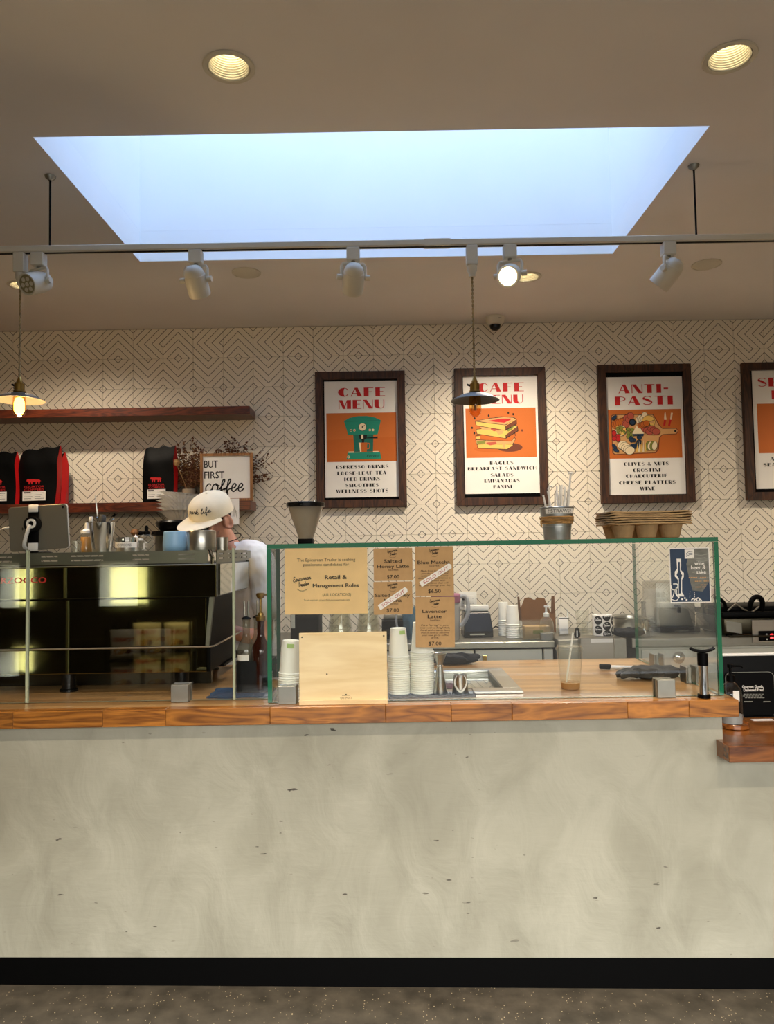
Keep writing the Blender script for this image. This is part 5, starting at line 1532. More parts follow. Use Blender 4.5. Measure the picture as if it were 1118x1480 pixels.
for s in (1, -1):
    limb(bd, [(.10 * s, -.04, 1.445), (.185 * s, -.045, 1.435), (.208 * s, -.035, 1.30), (.222 * s, -.04, 1.045)], [.06, .056, .046, .040])
    limb(bd, [(.222 * s, -.04, 1.045), (.19 * s, -.14, 1.06), (.135 * s, -.225, 1.10)], [.040, .038, .027])
    limb(bd, [(.135 * s, -.225, 1.10), (.118 * s, -.255, 1.097)], [.026, .03])
    # palm and five curled fingers
    ball(bd, (.108 * s, -.272, 1.094), .034, .036, .017)
    hd = Vector((-.42 * s, -.9, -.06)).normalized(); sd_ = Vector((.9 * s, -.42, 0)).normalized()
    base = Vector((.108 * s, -.272, 1.094))
    for k2, (o, ln) in enumerate(((-.027, .062), (-.009, .074), (.010, .079), (.028, .071))):
        p0 = base + sd_ * o * s * 1.0 + hd * .026
        p1 = p0 + hd * ln * .42
        p2 = p1 + hd * ln * .25 + Vector((0, 0, -ln * .22))
        p3 = p2 + hd * ln * .05 + Vector((0, 0, -ln * .30))
        limb(bd, [p0, p1, p2, p3], [.0105, .0095, .0088, .0072], n=10, k=3)
    th0 = base + Vector((-.030 * s, .012, 0))
    limb(bd, [th0, th0 + Vector((-.022 * s, -.022, -.004)), th0 + Vector((-.026 * s, -.05, -.012))], [.0135, .0115, .009], n=10, k=3)
    limb(bd, [(.085 * s, .045, .9), (.105 * s, .02, .7), (.108 * s, .015, .49)], [.098, .08, .056])
    limb(bd, [(.108 * s, .015, .49), (.11 * s, .04, .32), (.112 * s, .05, .09)], [.056, .054, .036])
    limb(bd, [(.112 * s, .06, .05), (.115 * s, -.02, .042), (.12 * s, -.11, .03)], [.042, .036, .026])
# skull, jaw, nose, brow, ears in the head frame
ball(bd, (0, .012, .02), .077, .098, .098, hm)
ball(bd, (0, -.03, -.045), .060, .066, .072, hm)
ball(bd, (0, -.058, -.088), .036, .034, .030, hm)
ball(bd, (0, -.078, .012), .056, .024, .018, hm)
o = len(bd.v); limb(bd, [(0, -.094, .006), (0, -.108, -.020), (0, -.117, -.036)], [.009, .011, .0135], n=10, k=3)
ball(bd, (.013, -.100, -.038), .009, .011, .008); ball(bd, (-.013, -.100, -.038), .009, .011, .008)
ball(bd, (0, -.094, -.062), .022, .010, .006); ball(bd, (0, -.093, -.072), .019, .010, .006)
for s in (1, -1): ball(bd, (.044 * s, -.07, -.03), .022, .022, .022)
bd.xform(hm, o)
for s in (1, -1):
    o = len(bd.v)
    ring = [(.076 * s + .024 * s * (1 if i in (2, 3, 4) else .6), .016 + .021 * math.sin(R(20 + 40 * i)), -.020 + .036 * math.cos(R(20 + 40 * i))) for i in range(8)]
    limb(bd, ring, [.007] * 8, n=8, k=3)
    ball(bd, (.080 * s, .014, -.020), .015, .022, .034)
    bd.xform(hm, o)
body = bd.build('body', M['skin'], man)
rm = body.modifiers.new('one_skin', 'REMESH'); rm.mode = 'VOXEL'; rm.voxel_size = .0058; rm.use_smooth_shade = True
sm = body.modifiers.new('soften', 'SMOOTH'); sm.factor, sm.iterations = .5, 5
# clothing
sh = MB()
ell(sh, smooth_path([(0, .045, .86, .185, .14), (0, .045, .98, .18, .135), (0, .028, 1.12, .168, .128), (0, .0, 1.27, .18, .132), (0, -.03, 1.40, .184, .124), (0, -.036, 1.475, .135, .095), (0, -.044, 1.512, .080, .072)], 4))
for s in (1, -1):
    limb(sh, [(.10 * s, -.04, 1.445), (.178 * s, -.045, 1.43), (.214 * s, -.037, 1.32), (.226 * s, -.034, 1.195)], [.078, .078, .074, .074])
shirt = sh.build('t_shirt', M['shirt'], man)
rm = shirt.modifiers.new('one_cloth', 'REMESH'); rm.mode = 'VOXEL'; rm.voxel_size = .009; rm.use_smooth_shade = True
sm = shirt.modifiers.new('soften', 'SMOOTH'); sm.factor, sm.iterations = .5, 4
fold_tex = bpy.data.textures.new('cloth_folds', 'CLOUDS'); fold_tex.noise_scale = .09; fold_tex.noise_depth = 2
dp = shirt.modifiers.new('folds', 'DISPLACE'); dp.texture = fold_tex; dp.strength = .022; dp.mid_level = .55
tr = MB()
ell(tr, [(0, .045, .82, .168, .128), (0, .045, .95, .172, .13)])
for s in (1, -1): limb(tr, [(.085 * s, .045, .88), (.106 * s, .02, .7), (.11 * s, .015, .49), (.112 * s, .042, .3), (.112 * s, .05, .10)], [.112, .094, .074, .068, .064])
tro = tr.build('trousers', M['trousers'], man)
rm = tro.modifiers.new('one_cloth', 'REMESH'); rm.mode = 'VOXEL'; rm.voxel_size = .012; rm.use_smooth_shade = True
for s in (1, -1):
    f = MB(); limb(f, [(.112 * s, .065, .052), (.115 * s, -.02, .048), (.12 * s, -.12, .036)], [.05, .044, .034]); f.build('shoe', M['black'], man)
br = MB()
ball(br, (0, -.03, -.055), .0625, .0655, .0725, hm); ball(br, (0, -.06, -.09), .039, .0375, .034, hm)
br.v = [v for v in br.v]
keep = []
inv = hm.inverted()
for f in br.f:
    c = sum((Vector(br.v[i]) for i in f), Vector()) / len(f); c = inv @ c
    keep.append(c.z < -.048 and c.y < .018)
br.f = [f for f, k2 in zip(br.f, keep) if k2]; br.m = [0] * len(br.f)
br.build('beard', M['stubble'], man)
ha = MB(); ball(ha, (0, .018, .012), .0805, .1, .1, hm)
keep = []
for f in ha.f:
    c = sum((Vector(ha.v[i]) for i in f), Vector()) / len(f); c = inv @ c
    keep.append(c.z > -.06 and c.y > -.02 - .2 * (c.z + .01) and (c.y > .03 or c.z > -.01))
ha.f = [f for f, k2 in zip(ha.f, keep) if k2]; ha.m = [0] * len(ha.f)
ha.build('hair', M['hair'], man)
# cap
def crown(phi, hgt, off=0.0):
    rho = max(0.0, 1 - hgt ** 3.2) ** .5
    seam = 1 - .012 * abs(math.sin(3 * phi)) * (1 - hgt)
    return hm @ Vector(((.0975 * rho * seam + off) * math.sin(phi), .010 - (.121 * rho * seam + off) * math.cos(phi), .026 + (.100 + off) * hgt - .018 * (1 - hgt) * (1 - math.cos(phi)) / 2))
cp = MB()
n, m = 60, 16
for j in range(m + 1):
    for i in range(n): cp.v.append(tuple(crown(2 * math.pi * i / n, j / m)))
for j in range(m):
    for i in range(n): cp.f.append((j * n + i, j * n + (i + 1) % n, (j + 1) * n + (i + 1) % n, (j + 1) * n + i)); cp.m.append(0)
cap = cp.build('cap', M['cap'], man, angle=60)
q = MB(); q.lathe([(0, .004), (.005, .003), (.006, -.002)], tuple(crown(0, 1)), 10); q.build('button', M['cap'], cap)
bm_ = MB()
ns, nt_ = 24, 6
for top in (1, 0):
    for j in range(nt_ + 1):
        for i in range(ns + 1):
            s = -1 + 2 * i / ns
            phi = s * R(72)
            b0 = inv @ crown(phi, 0.02)
            tt = j / nt_
            ext = .090 * (1 - abs(s) ** 2.6) ** .5
            v = b0 + Vector((s * .012 * tt, -ext * tt, -.006 * tt - .016 * abs(s) ** 2 * (1 - tt) * 0 - .006 * tt * s * s - .003 + .003 * top))
            bm_.v.append(tuple(hm @ v))
w1 = ns + 1; tot = w1 * (nt_ + 1)
for j in range(nt_):
    for i in range(ns):
        a = j * w1 + i
        bm_.f.append((a, a + 1, a + 1 + w1, a + w1)); bm_.f.append((tot + a + w1, tot + a + 1 + w1, tot + a + 1, tot + a)); bm_.m += [0, 0]
for i in range(ns):
    a = nt_ * w1 + i
    bm_.f.append((a, a + 1, tot + a + 1, tot + a)); bm_.m.append(0)
bm_.build('brim', M['cap'], cap)
lt = MB(); script(lt, 'park life', -.065, 0, .135, .014, 0, .0032)
lt.v = [tuple(crown(v[0] / .112 + .30, .40 + v[2] / .125, .0012)) for v in lt.v]
lt.build('embroidery', M['ink'], cap, smooth=False)
# dark glasses and a neck chain
gl = MB()
for s in (1, -1):
    o = len(gl.v)
    gl.prism(rrect(.008, .062, -.026, .018, .014), -.108, -.104)
    for i in range(o, len(gl.v)): gl.v[i] = (gl.v[i][0] * s, gl.v[i][1] + .55 * max(0, gl.v[i][0] - .02) ** 1.1, gl.v[i][2])
    gl.tube([(.062 * s, -.082, .008), (.078 * s, -.03, .004), (.081 * s, .018, .0)], [.006, .005, .004], 6)
gl.tube([(-.01, -.108, .004), (.01, -.108, .004)], .003, 6)
gl.xform(hm); gl.build('sunglasses', M['black_gloss'], man)
ch = [(.068 * math.cos(a), -.082 + .066 * math.sin(a) - .03 * max(0, -math.sin(a)), 1.525 + .03 * math.sin(a)) for a in [2 * math.pi * i / 24 for i in range(25)]]
MB().tube(ch, .0022, 6).build('neck_chain', M['black'], man)

# ------------------------------------------------------------------ notices stuck to the front of the glass case
CYF = GF - 0.0012
def cp(px, py): return P(px, py, CYF)
def card(name, label, cat, px0, px1, py0, py1, m, group=None, rot=0.0, r=0.0):
    x0, z1 = cp(px0, py0); x1, z0 = cp(px1, py1)
    # the sheet hangs square: take its centre from both corners
    cx, cz = (x0 + x1) / 2, (z0 + z1) / 2
    t = thing(name, label, cat, (cx, CYF, cz), 0, group)
    t.rotation_euler = (0, rot, 0)
    w, h = x1 - x0, z1 - z0
    pts = rrect(-w / 2, w / 2, -h / 2, h / 2, max(r, .0015), 3)
    sh = MB().prism(pts, -.0008, 0).build('card_sheet', m, t, smooth=False)
    return t, sh, (lambda px, py: (cp(px, py)[0] - cx, cp(px, py)[1] - cz)), w, h
def put(mb, f, s, pxa, pxb, py, caph=None, mi=0, bold=0.0, shear=0.0, y=-.0012, lower=True):
    (xa, z), (xb, _) = f(pxa, py), f(pxb, py)
    z = (f(pxa, py)[1] + f(pxb, py)[1]) / 2
    txt(mb, s, (xa + xb) / 2, z, w=xb - xa, h=(caph or 5) * CYF / FPX, y=y, bold=bold, shear=shear, mi=mi)
def shop_logo(mb, f, px, py, wpx, y=-.0012, mi=0):
    k = CYF / FPX
    x, z = f(px, py)
    w = wpx * k
    script(mb, 'Epicurean', x - w * .5, z + w * .02, w, w * .13, y, w * .035, mi, rot=R(9))
    script(mb, 'Trader', x - w * .22, z - w * .25, w * .6, w * .12, y, w * .035, mi, rot=R(9))
    for i in range(9):
        a = R(230 + 80 * i / 8)
        c = (x + w * .42 * math.cos(a), z - w * .05 + w * .42 * math.sin(a))
        mb.rect(c[0] - w * .022, c[0] + w * .022, c[1] - w * .02, c[1] + w * .02, y, mi)
SCRIPT['r'] = SCRIPT['r']

t, sh, f, w, h = card('job_notice', 'large tan paper job notice taped to the left of the glass case', 'notice', 411, 531.5, 793, 886.5, M['kraft_light'], rot=R(.25))
b = MB()
put(b, f, 'The Epicurean Trader is seeking', 429, 513, 808.8, 4.6, bold=.004); put(b, f, 'passionate candidates for', 438, 504, 815.6, 4.4, bold=.004)
b.build('lettering', M['ink_brown'], sh, smooth=False)
b = MB()
put(b, f, 'Retail &', 469.4, 500.6, 833.8, 6.0, bold=.03); put(b, f, 'Management Roles', 452, 518, 845.8, 5.6, bold=.03)
shop_logo(b, f, 436.5, 842, 26)
b.build('heading', M['ink'], sh, smooth=False)
b = MB(); put(b, f, '(ALL LOCATIONS)', 466, 507, 859.2, 4.2, bold=.004); put(b, f, 'To join enquire at', 439, 459, 867.2, 2.4); put(b, f, 'careers@theepicureantrader.com', 461, 505, 866.8, 2.4)
xa, za = f(461, 868.8); xb, _ = f(505, 868.8); b.rect(xa, xb, za - .0003, za + .0006, -.0012)
b.build('small_print', M['ink_brown'], sh, smooth=False)
MB().prism(rrect(-w / 2 - .010, w / 2 + .007, -h / 2 - .010, h / 2 + .006, .003), -.0021, -.0018).build('plastic_sleeve', M['sleeve'], t, smooth=False)

def drink_card(label, px0, px1, py0, py1, lines, logo, para=None, tape=None, rot=0.0):
    t, sh, f, w, h = card('drink_card', label, 'menu card', px0, px1, py0, py1, M['kraft'], 'kraft drink cards on the glass case', rot, .003)
    b = MB()
    for s, a, c, y, ch in lines: put(b, f, s, a, c, y, ch, bold=.012 if ch > 4 else .0)
    shop_logo(b, f, *logo)
    if para:
        for i, s in enumerate(para[0]):
            n = len(s) / 26.0
            put(b, f, s, para[1] - para[3] * n / 2, para[1] + para[3] * n / 2, para[2] + i * para[4], 2.5, shear=.2)
    b.build('lettering', M['ink'], sh, smooth=False)
    if tape:
        px, py, ln, ang = tape
        x, z = f(px, py)
        L2, H2 = ln * CYF / FPX / 2, 4.0 * CYF / FPX
        tf = Matrix.Translation((x, 0, z)) @ Matrix.Rotation(-R(ang), 4, 'Y')
        tp = MB().prism([(-L2, -H2), (L2 * .92, -H2), (L2, 0), (L2 * .94, H2), (-L2 * .97, H2)], -.0022, -.0016, tf=tf).build('tape_strip', M['paper_white'], t, smooth=False)
        b = MB(); txt(b, 'SOLD OUT', 0, 0, w=L2 * 1.6, h=H2 * 1.15, y=-.0025, bold=.0, shear=.1); b.xform(tf)
        b.build('lettering', M['red_pen'], tp, smooth=False)
drink_card('kraft card reading Salted Honey Latte $7.00, upper left of the four cards', 539.3, 596.3, 792.6, 839, [('Salted', 554.6, 579.8, 810.6, 5), ('Honey Latte', 544.7, 590.8, 818.2, 5), ('Iced/Hot', 561, 575.5, 823.5, 2.6), ('$7.00', 559, 576.8, 833.4, 5.4)], (567, 799, 15))
drink_card('kraft card reading Salted Honey Matcha, crossed by a SOLD OUT strip', 539.3, 596.2, 841.2, 887.6, [('Salted Honey', 541.5, 592, 860, 5), ('Matcha', 554.5, 580, 867.5, 5), ('Iced/Hot', 561, 575.5, 872.6, 2.6), ('$7.00', 558.5, 576.3, 881.7, 5.4)], (567, 847.5, 15), None, (567.8, 864.8, 49, 33))
drink_card('tall kraft card reading Blue Matcha, crossed by a SOLD OUT strip', 599, 655.8, 790.3, 861, [('Blue Matcha', 603.3, 649.8, 812.4, 5), ('Iced/Hot', 620, 634.5, 817.6, 2.6), ('$6.50', 618.5, 636.5, 854, 5.4)], (627, 797.5, 15),
           (['Made from butterfly pea', 'powder rich in natural', 'antioxidants, not only', 'delicious but nutritious as', 'it is packed with', 'antioxidants that will', 'help you through your day.'], 628, 824.8, 46, 3.5), (629.5, 830.8, 53, 31.5))
drink_card('kraft card reading Lavender Latte $7.00, lowest of the four cards', 599.6, 657.6, 863.2, 935, [('Lavender', 610, 644.8, 883.2, 5), ('Latte', 617.7, 637.6, 890.8, 5), ('Iced/Hot', 621.5, 636, 896.2, 2.6), ('$7.00', 619.5, 637.8, 929.8, 5.4)], (627.8, 871, 15),
           (['Put a "spring" in your', 'step with a delightfully', 'floral and creamy latte', 'that is sure to become', 'your new go-to coffee', 'drink.'], 628.6, 903.4, 48, 3.6), rot=R(.8))

t, sh, f, w, h = card('drinks_poster', 'dark blue wine, beer and sake poster at the right end of the glass case', 'poster', 965.8, 1027.2, 792, 870.6, M['paper_white'])
b = MB()
e = .0035
b.rect(-w / 2 + e, w / 2 - e, -h / 2 + e, h / 2 - e, -.0010, 0)
sm_ = []
for i in range(9): sm_.append((w * (.02 + .05 * i - .0), h * (.47 - .02 * (i % 3))))
b.flat([(w * .02, h * .47), (w * .47, h * .47), (w * .47, -h * .12), (w * .3, -h * .30), (w * .05, -h * .28), (-w * .05, h * .05), (-w * .08, h * .2)], -.00105, 1)
# bottle, glasses and ice as white line shapes
def bt(pts, mi=2, y=-.0012): b.flat([f(*p) for p in pts], y, mi)
def bs(pts, wd, mi=2, y=-.0013): b.ribbon([f(*p) for p in smooth_path(pts, 4)], wd * CYF / FPX, y, mi)
bt([(977, 807.5), (983.5, 807.5), (983.5, 819), (982.5, 823), (987.5, 828), (987.5, 834), (985, 838), (985, 856), (988.5, 862), (979, 862), (979, 838), (974.5, 833), (974.5, 826), (977.8, 822)])
bt([(979.3, 812), (981.8, 812), (982, 824), (983.4, 829), (985.2, 831), (983.8, 836), (983.5, 858), (980.2, 858), (980.3, 836), (977, 831), (979.2, 826)], 0, -.0013)
bs([(969, 846), (970.5, 851.5), (974.5, 852.5), (978, 850), (978.5, 844.5), (972, 844)], 1.3); bs([(974, 852.5), (973, 858), (971, 864)], 1.2); bs([(977, 849), (976.5, 858), (981, 864)], 2.2); bs([(969.5, 866), (976, 868), (980, 865)], 1.0)
for p in ((984, 858), (986.5, 861), (989, 864.5), (991.5, 867), (985, 866)): 
    c = f(*p); b.disc(c[0], c[1], .0035, .003, -.0013, 2, 8)
for i in range(14):
    c = f(996 + 8 * abs(math.sin(i * 2.1)), 855 + 8 * abs(math.cos(i * 1.7))); b.disc(c[0], c[1], .0011, .0011, -.0013, 2, 6)
for p in ((1001, 866.5), (1004.5, 867.5), (1008, 865.5), (1011, 867.8)): bs([(p[0] - 2.5, p[1] + 1), (p[0], p[1] - 1.5), (p[0] + 2.5, p[1] + .8)], 1.6)
for i, (ya, xx) in enumerate(((801, 1012), (806, 1009), (810, 1014), (827, 1008), (835, 1013))): bs([(xx - 9, ya), (xx, ya + 1.4), (xx + 10, ya - .5)], .8, 3)
bt([(988.7, 794.2), (1002.2, 793.8), (1002.4, 807), (988.9, 807.4)], 2)
for i in range(3): bs([(991, 800 + i * 2.2), (995, 797.5 + i * 2.2), (1000, 797 + i * 2.2)], .7, 0, -.0014)
for s, xa, xb, yy, ch in (('wine,', 1002.8, 1018.4, 813.6, 6), ('beer &', 998, 1019, 819.8, 6), ('sake', 1005.5, 1019.5, 826.2, 6)): put(b, f, s, xa, xb, yy, ch, 2, .012, y=-.0014)
for xa, xb, yy in ((991.5, 1020.5, 834.8), (1001, 1024, 840.2), (1010.5, 1020, 845.4), (1002.5, 1020, 848.6)):
    (x0, z0), (x1, _) = f(xa, yy), f(xb, yy)
    k2 = 9
    for i in range(k2):
        if (i * 7) % 5: b.rect(x0 + (x1 - x0) * i / k2, x0 + (x1 - x0) * (i + .7) / k2, z0 - .0013, z0 + .0013, -.0014, 4)
b.build('print', [M['navy'], M['smoke_print'], M['paper_white'], M['steel_dull'], M['tan_print']], sh, smooth=False)

# plywood board leaning on the glass
t = thing('plywood_board', 'pale birch plywood board standing against the front of the glass case', 'board', (P(496, 960, 2.586)[0], 2.586, WZ1 + .0004))
x0 = P(432.5, 1010, 2.59)[0] - t.location.x; x1 = P(560, 1010, 2.59)[0] - t.location.x
zt_ = P(496, 914, 2.6)[1] - WZ1
tf = Matrix.Rotation(R(-3.2), 4, 'X')
pl = MB().box(x0, x1, 0, .012, .0, zt_, tf=tf).build('board_panel', M['plywood'], t, smooth=False, bevel=.001, seg=1)
MB().box(x0, x1, -.010, -.0004, .0, .016).build('bottom_rail', M['plywood'], t, smooth=False, bevel=.001, seg=1)
b = MB()
for u, v in ((x0 + .010, zt_ - .014), (x1 - .010, zt_ - .014), (x0 + .095, zt_ * .42), (x0 + .160, zt_ * .13)):
    b.lathe([(0, -.0022), (.0022, -.0022), (.0026, -.0003)], n=10, tf=tf @ Matrix.Translation((u, 0, v)) @ Matrix.Rotation(R(-90), 4, 'X'))
b.build('screws', M['black'], t)['kind'] = 'stuff'
b = MB(); txt(b, 'OUTPOST', x0 + .160, zt_ * .085, w=.040, h=.0075, y=-.0008); b.ribbon([(x0 + .146, zt_ * .085 + .0085), (x0 + .174, zt_ * .085 + .0085)], .0012, -.0008); b.xform(tf)
b.build('lettering', M['ink_brown'], pl, smooth=False)

# ------------------------------------------------------------------ paper cups
def cup_mesh(rim, base, h, t=.0012):
    """An upturned paper cup: closed narrow end up, rolled rim at the bottom."""
    pr = [(0, h - .008), (base - .004, h - .008), (base - .003, h), (base, h), (base + .0005, h - .002), (rim - .0025, .006), (rim, .005), (rim + .0012, .0028), (rim, .0006), (rim - .0025, .0008), (rim - .003, .006), (base - .002, h - .010), (0, h - .0105)]
    b = MB().lathe(pr[::-1], n=28)
    return b.mesh('paper_cup', M['cup_white'], angle=40)
def green_patch(parent, rim, base, h):
    r0 = base + (rim - base) * .22; r1 = base + (rim - base) * .08
    MB().lathe([(r0 + .0010, h * .80), (r1 + .0010, h * .93)], n=8, a0=R(262), a1=R(45)).build('green_print', M['green_print'], parent, smooth=False)
ORD = ['topmost', 'second', 'third', 'fourth', 'fifth', 'sixth', 'seventh', 'eighth', 'ninth', 'tenth', 'eleventh', 'twelfth', 'thirteenth', 'fourteenth', 'fifteenth', 'sixteenth', 'seventeenth', 'eighteenth', 'nineteenth', 'twentieth', 'twenty-first', 'twenty-second']
def cup_stack(x, y, z, n, rim, base, h, step, where, group, mesh=None, patch=True, tilt=0.0, name='paper_cup', what='white paper cup'):
    me = mesh or cup_mesh(rim, base, h)
    for i in range(n):
        k = n - 1 - i
        o = bpy.data.objects.new(name, me)
        COL.objects.link(o)
        j = random.Random(i * 13 + int(x * 1000))
        o.location = (x + j.uniform(-.0008, .0008) + tilt * step * i, y + j.uniform(-.0006, .0006), z + .0004 + step * i)
        o.rotation_euler = (j.uniform(-.008, .008), j.uniform(-.008, .008) + tilt * (.4 if i < n - 1 else 1.2), j.uniform(-.3, .3))
        tag(o, f'{what}, topmost {where}' if k == 0 else f'{what}, {ORD[k]} from the top {where}', 'cup', group)
        if k == 0 and patch: green_patch(o, rim, base, h)
    return me
# black bar tray carrying two of the stacks
ty0, ty1 = 2.660, 2.775
tx0, tx1 = P(561.5, 1010, 2.66)[0], P(687.5, 1010, 2.66)[0]
t = thing('bar_tray', 'long black bar mat tray under the cup stacks inside the glass case', 'tray', ((tx0 + tx1) / 2, (ty0 + ty1) / 2, WZ1 + .0004))
a, c = (tx1 - tx0) / 2, (ty1 - ty0) / 2
b = MB().box(-a, a, -c, c, 0, .006); b.box(-a, a, -c, -c + .004, .0061, .012); b.box(-a, a, c - .004, c, .0061, .012); b.box(-a, -a + .004, -c + .0041, c - .0041, .0061, .012); b.box(a - .004, a, -c + .0041, c - .0041, .0061, .012)
b.build('tray_base', M['black_gloss'], t, smooth=False)
b = MB()
for i in range(30): b.box(-a + .008 + i * (2 * a - .02) / 30, -a + .012 + i * (2 * a - .02) / 30, -c + .006, c - .006, .0062, .0085)
b.build('rubber_ribs', M['black'], t, smooth=False)['kind'] = 'stuff'
tz = WZ1 + .0092
cup_stack(P(577, 1000, 2.715)[0], 2.715, tz, 18, .0385, .0275, .104, .0076, 'in the stack right of the plywood board', 'paper cups beside the plywood board')
cup_stack(P(610.5, 1000, 2.718)[0], 2.718, tz, 20, .0425, .0300, .108, .0076, 'in the stack behind the Lavender Latte card', 'paper cups behind the lavender card')
cup_stack(P(414, 1000, 2.70)[0] + .008, 2.70, WZ1 + .0005, 12, .0400, .0305, .118, .0080, 'in the stack left of the plywood board', 'paper cups left of the plywood board', tilt=.05)

t = thing('bar_jigger', 'tall steel double bar jigger on the black tray', 'jigger', (P(636, 1000, 2.70)[0], 2.70, tz))
MB().lathe([(0, .0005), (.0235, .0005), (.0245, .004), (.0095, .098), (.0095, .101), (.0245, .141), (.0255, .142), (.0235, .141), (.009, .104), (0, .102)], n=36).build('cone_body', M['steel'], t)
MB().lathe([(.0098, .096), (.0112, .098), (.0112, .101), (.0098, .103)], n=24).build('waist_ring', M['chrome'], t)
t = thing('steel_spice_tin', 'small tapered steel cup with a white horseshoe mark on the black tray', 'cup', (P(665, 1000, 2.705)[0], 2.705, tz))
MB().lathe([(0, .0005), (.029, .0005), (.030, .004), (.0225, .062), (.0235, .0655), (.0215, .0655), (.021, .062), (.027, .005), (0, .005)], n=32).build('cup_wall', M['steel'], t)
b = MB(); b.ribbon(smooth_path([(-.013, .064), (-.021, .045), (-.018, .026), (-.002, .010), (.016, .026), (.021, .045), (.013, .064)], 5), [.0025 + .0045 * math.sin(math.pi * i / 30) for i in range(31)], 0); b.ribbon([(-.003, .058), (-.002, .035), (-.002, .016)], .007, 0)
b.v = [(v[0], -((.030 - .0075 * (v[2] - .004) / .058 + .0012) ** 2 - min(v[0] ** 2, .0004)) ** .5 - .0008, v[2]) for v in b.v]
b.build('horseshoe_mark', M['paper_white'], t, smooth=False)

# drop-in cooler: steel rim, glazed well
t = thing('drop_in_cooler', 'stainless drop-in cooler frame with a dark glazed well set into the worktop', 'cooler', ((CX0 + CX1) / 2, (CY0 + CY1) / 2, WZ1))
a, c = (CX1 - CX0) / 2 - .001, (CY1 - CY0) / 2 - .001
b = MB()
ri = .045
for x0, x1, y0, y1 in ((-a - .02, a + .02, -c - .02, -c + ri), (-a - .02, a + .02, c - ri, c + .02), (-a - .02, -a + ri, -c + ri, c - ri), (a - ri, a + .02, -c + ri, c - ri)):
    MB().box(x0, x1, y0, y1, .0005, .011).build('rim_bar', M['steel'], t, smooth=False, bevel=.002, seg=1)
for x0, x1, y0, y1 in ((-a + .012, a - .012, -c + ri - .010, -c + ri), (-a + .012, a - .012, c - ri, c - ri + .010), (-a + ri - .01, -a + ri, -c + ri, c - ri), (a - ri, a - ri + .01, -c + ri, c - ri)):
    b.box(x0, x1, y0, y1, -.045, .0003)
b.build('inner_lip', M['steel_dull'], t, smooth=False)
MB().box(-a + ri - .009, a - ri + .009, -c + ri - .009, c - ri + .009, -.045, -.040).build('well_floor', M['cooler_pit'], t, smooth=False)
MB().box(-a + ri - .0, a - ri, -c + ri, c - ri, -.016, -.011).build('glass_lid', M['glass_pane'], t, smooth=False)

t = thing('dark_cloth', 'folded black cloth lying at the back of the worktop beside the cups', 'cloth', (P(655, 950, 3.44)[0], 3.44, WZ1 + .001))
def lump(mb, lx, ly, lz, n=28, m=12, seed=1, amp=.18):
    r = random.Random(seed); ph = [r.uniform(0, 6) for _ in range(8)]
    pr = [(max(math.sin(math.pi * i / m) ** .45, 1e-3), (1 - math.cos(math.pi * i / m)) / 2) for i in range(m + 1)]
    o = len(mb.v)
    mb.lathe(pr, n=n)
    for i in range(o, len(mb.v)):
        x, y, z = mb.v[i]
        k = 1 + amp * (math.sin(4 * x + 7 * y + ph[0]) * .5 + math.sin(9 * x - 5 * y + 6 * z + ph[1]) * .3 + math.sin(13 * y + 8 * x + ph[2]) * .25)
        mb.v[i] = (x * lx * k, y * ly * k, max(0.0, z ** .8 * lz * (k if z > .3 else 1)))
    return mb
lump(MB(), .115, .045, .042, seed=3, amp=.22).build('folded_cloth', M['black_cloth'], t)
t = thing('grey_glove', 'crumpled dark grey cloth glove lying on the worktop behind the right clamp', 'glove', (P(945, 975, 2.98)[0], 2.98, WZ1 + .001), R(-8))
b = lump(MB(), .092, .06, .045, seed=8, amp=.2)
b.build('glove_body', M['grey_cloth'], t)
b = MB()
for i, (dy, ln) in enumerate(((-.03, .05), (-.008, .062), (.015, .055))): b.tube(smooth_path([(-.07, dy, .02), (-.10, dy * 1.3, .024), (-.085 - ln, dy * 1.5, .012)], 4), [.016, .016, .015, .015, .014, .013, .012, .011, .009], 10)
b.build('glove_fingers', M['grey_cloth'], t)['kind'] = 'stuff'
t = thing('marker_brush', 'white handled brush with a black end on the worktop left of the glove', 'brush', (P(893, 968, 3.2)[0], 3.2, WZ1 + .001), R(-14))
MB().tube([(-.030, 0, .010), (.09, 0, .009)], .0085, 12).build('handle', M['white_plastic'], t)
MB().tube([(-.078, 0, .0125), (-.072, 0, .0125), (-.034, 0, .0115), (-.0305, 0, .0105)], [.008, .0115, .0115, .009], 12).build('black_end', M['black'], t)

# iced drink
ix, iy = P(824, 985, 2.80)[0], 2.80
t = thing('iced_coffee_cup', 'clear plastic takeaway cup with a lid and a little milky coffee left', 'cup', (ix, iy, WZ1 + .0004))
MB().lathe([(0, .001), (.034, .001), (.0345, .003), (.047, .142), (.0485, .1425), (.0485, .1455)], n=40).build('cup_wall', M['clear_plastic'], t)
MB().lathe([(0, .0015), (.0335, .0015), (.0355, .024), (0, .0245)], n=36).build('coffee', M['coffee'], t)
MB().lathe([(.0505, .140), (.0515, .149), (.046, .152), (.0445, .159), (.042, .1605), (.040, .156), (.008, .156)], n=40).build('lid', M['clear_plastic'], t)
t = thing('drinking_straw', 'white straw leaning in the iced coffee cup', 'straw', (ix, iy, WZ1 + .0004))
MB().tube([(-.017, .004, .006), (.014, -.002, .205)], .0032, 10).build('straw_tube', M['white_plastic'], t)

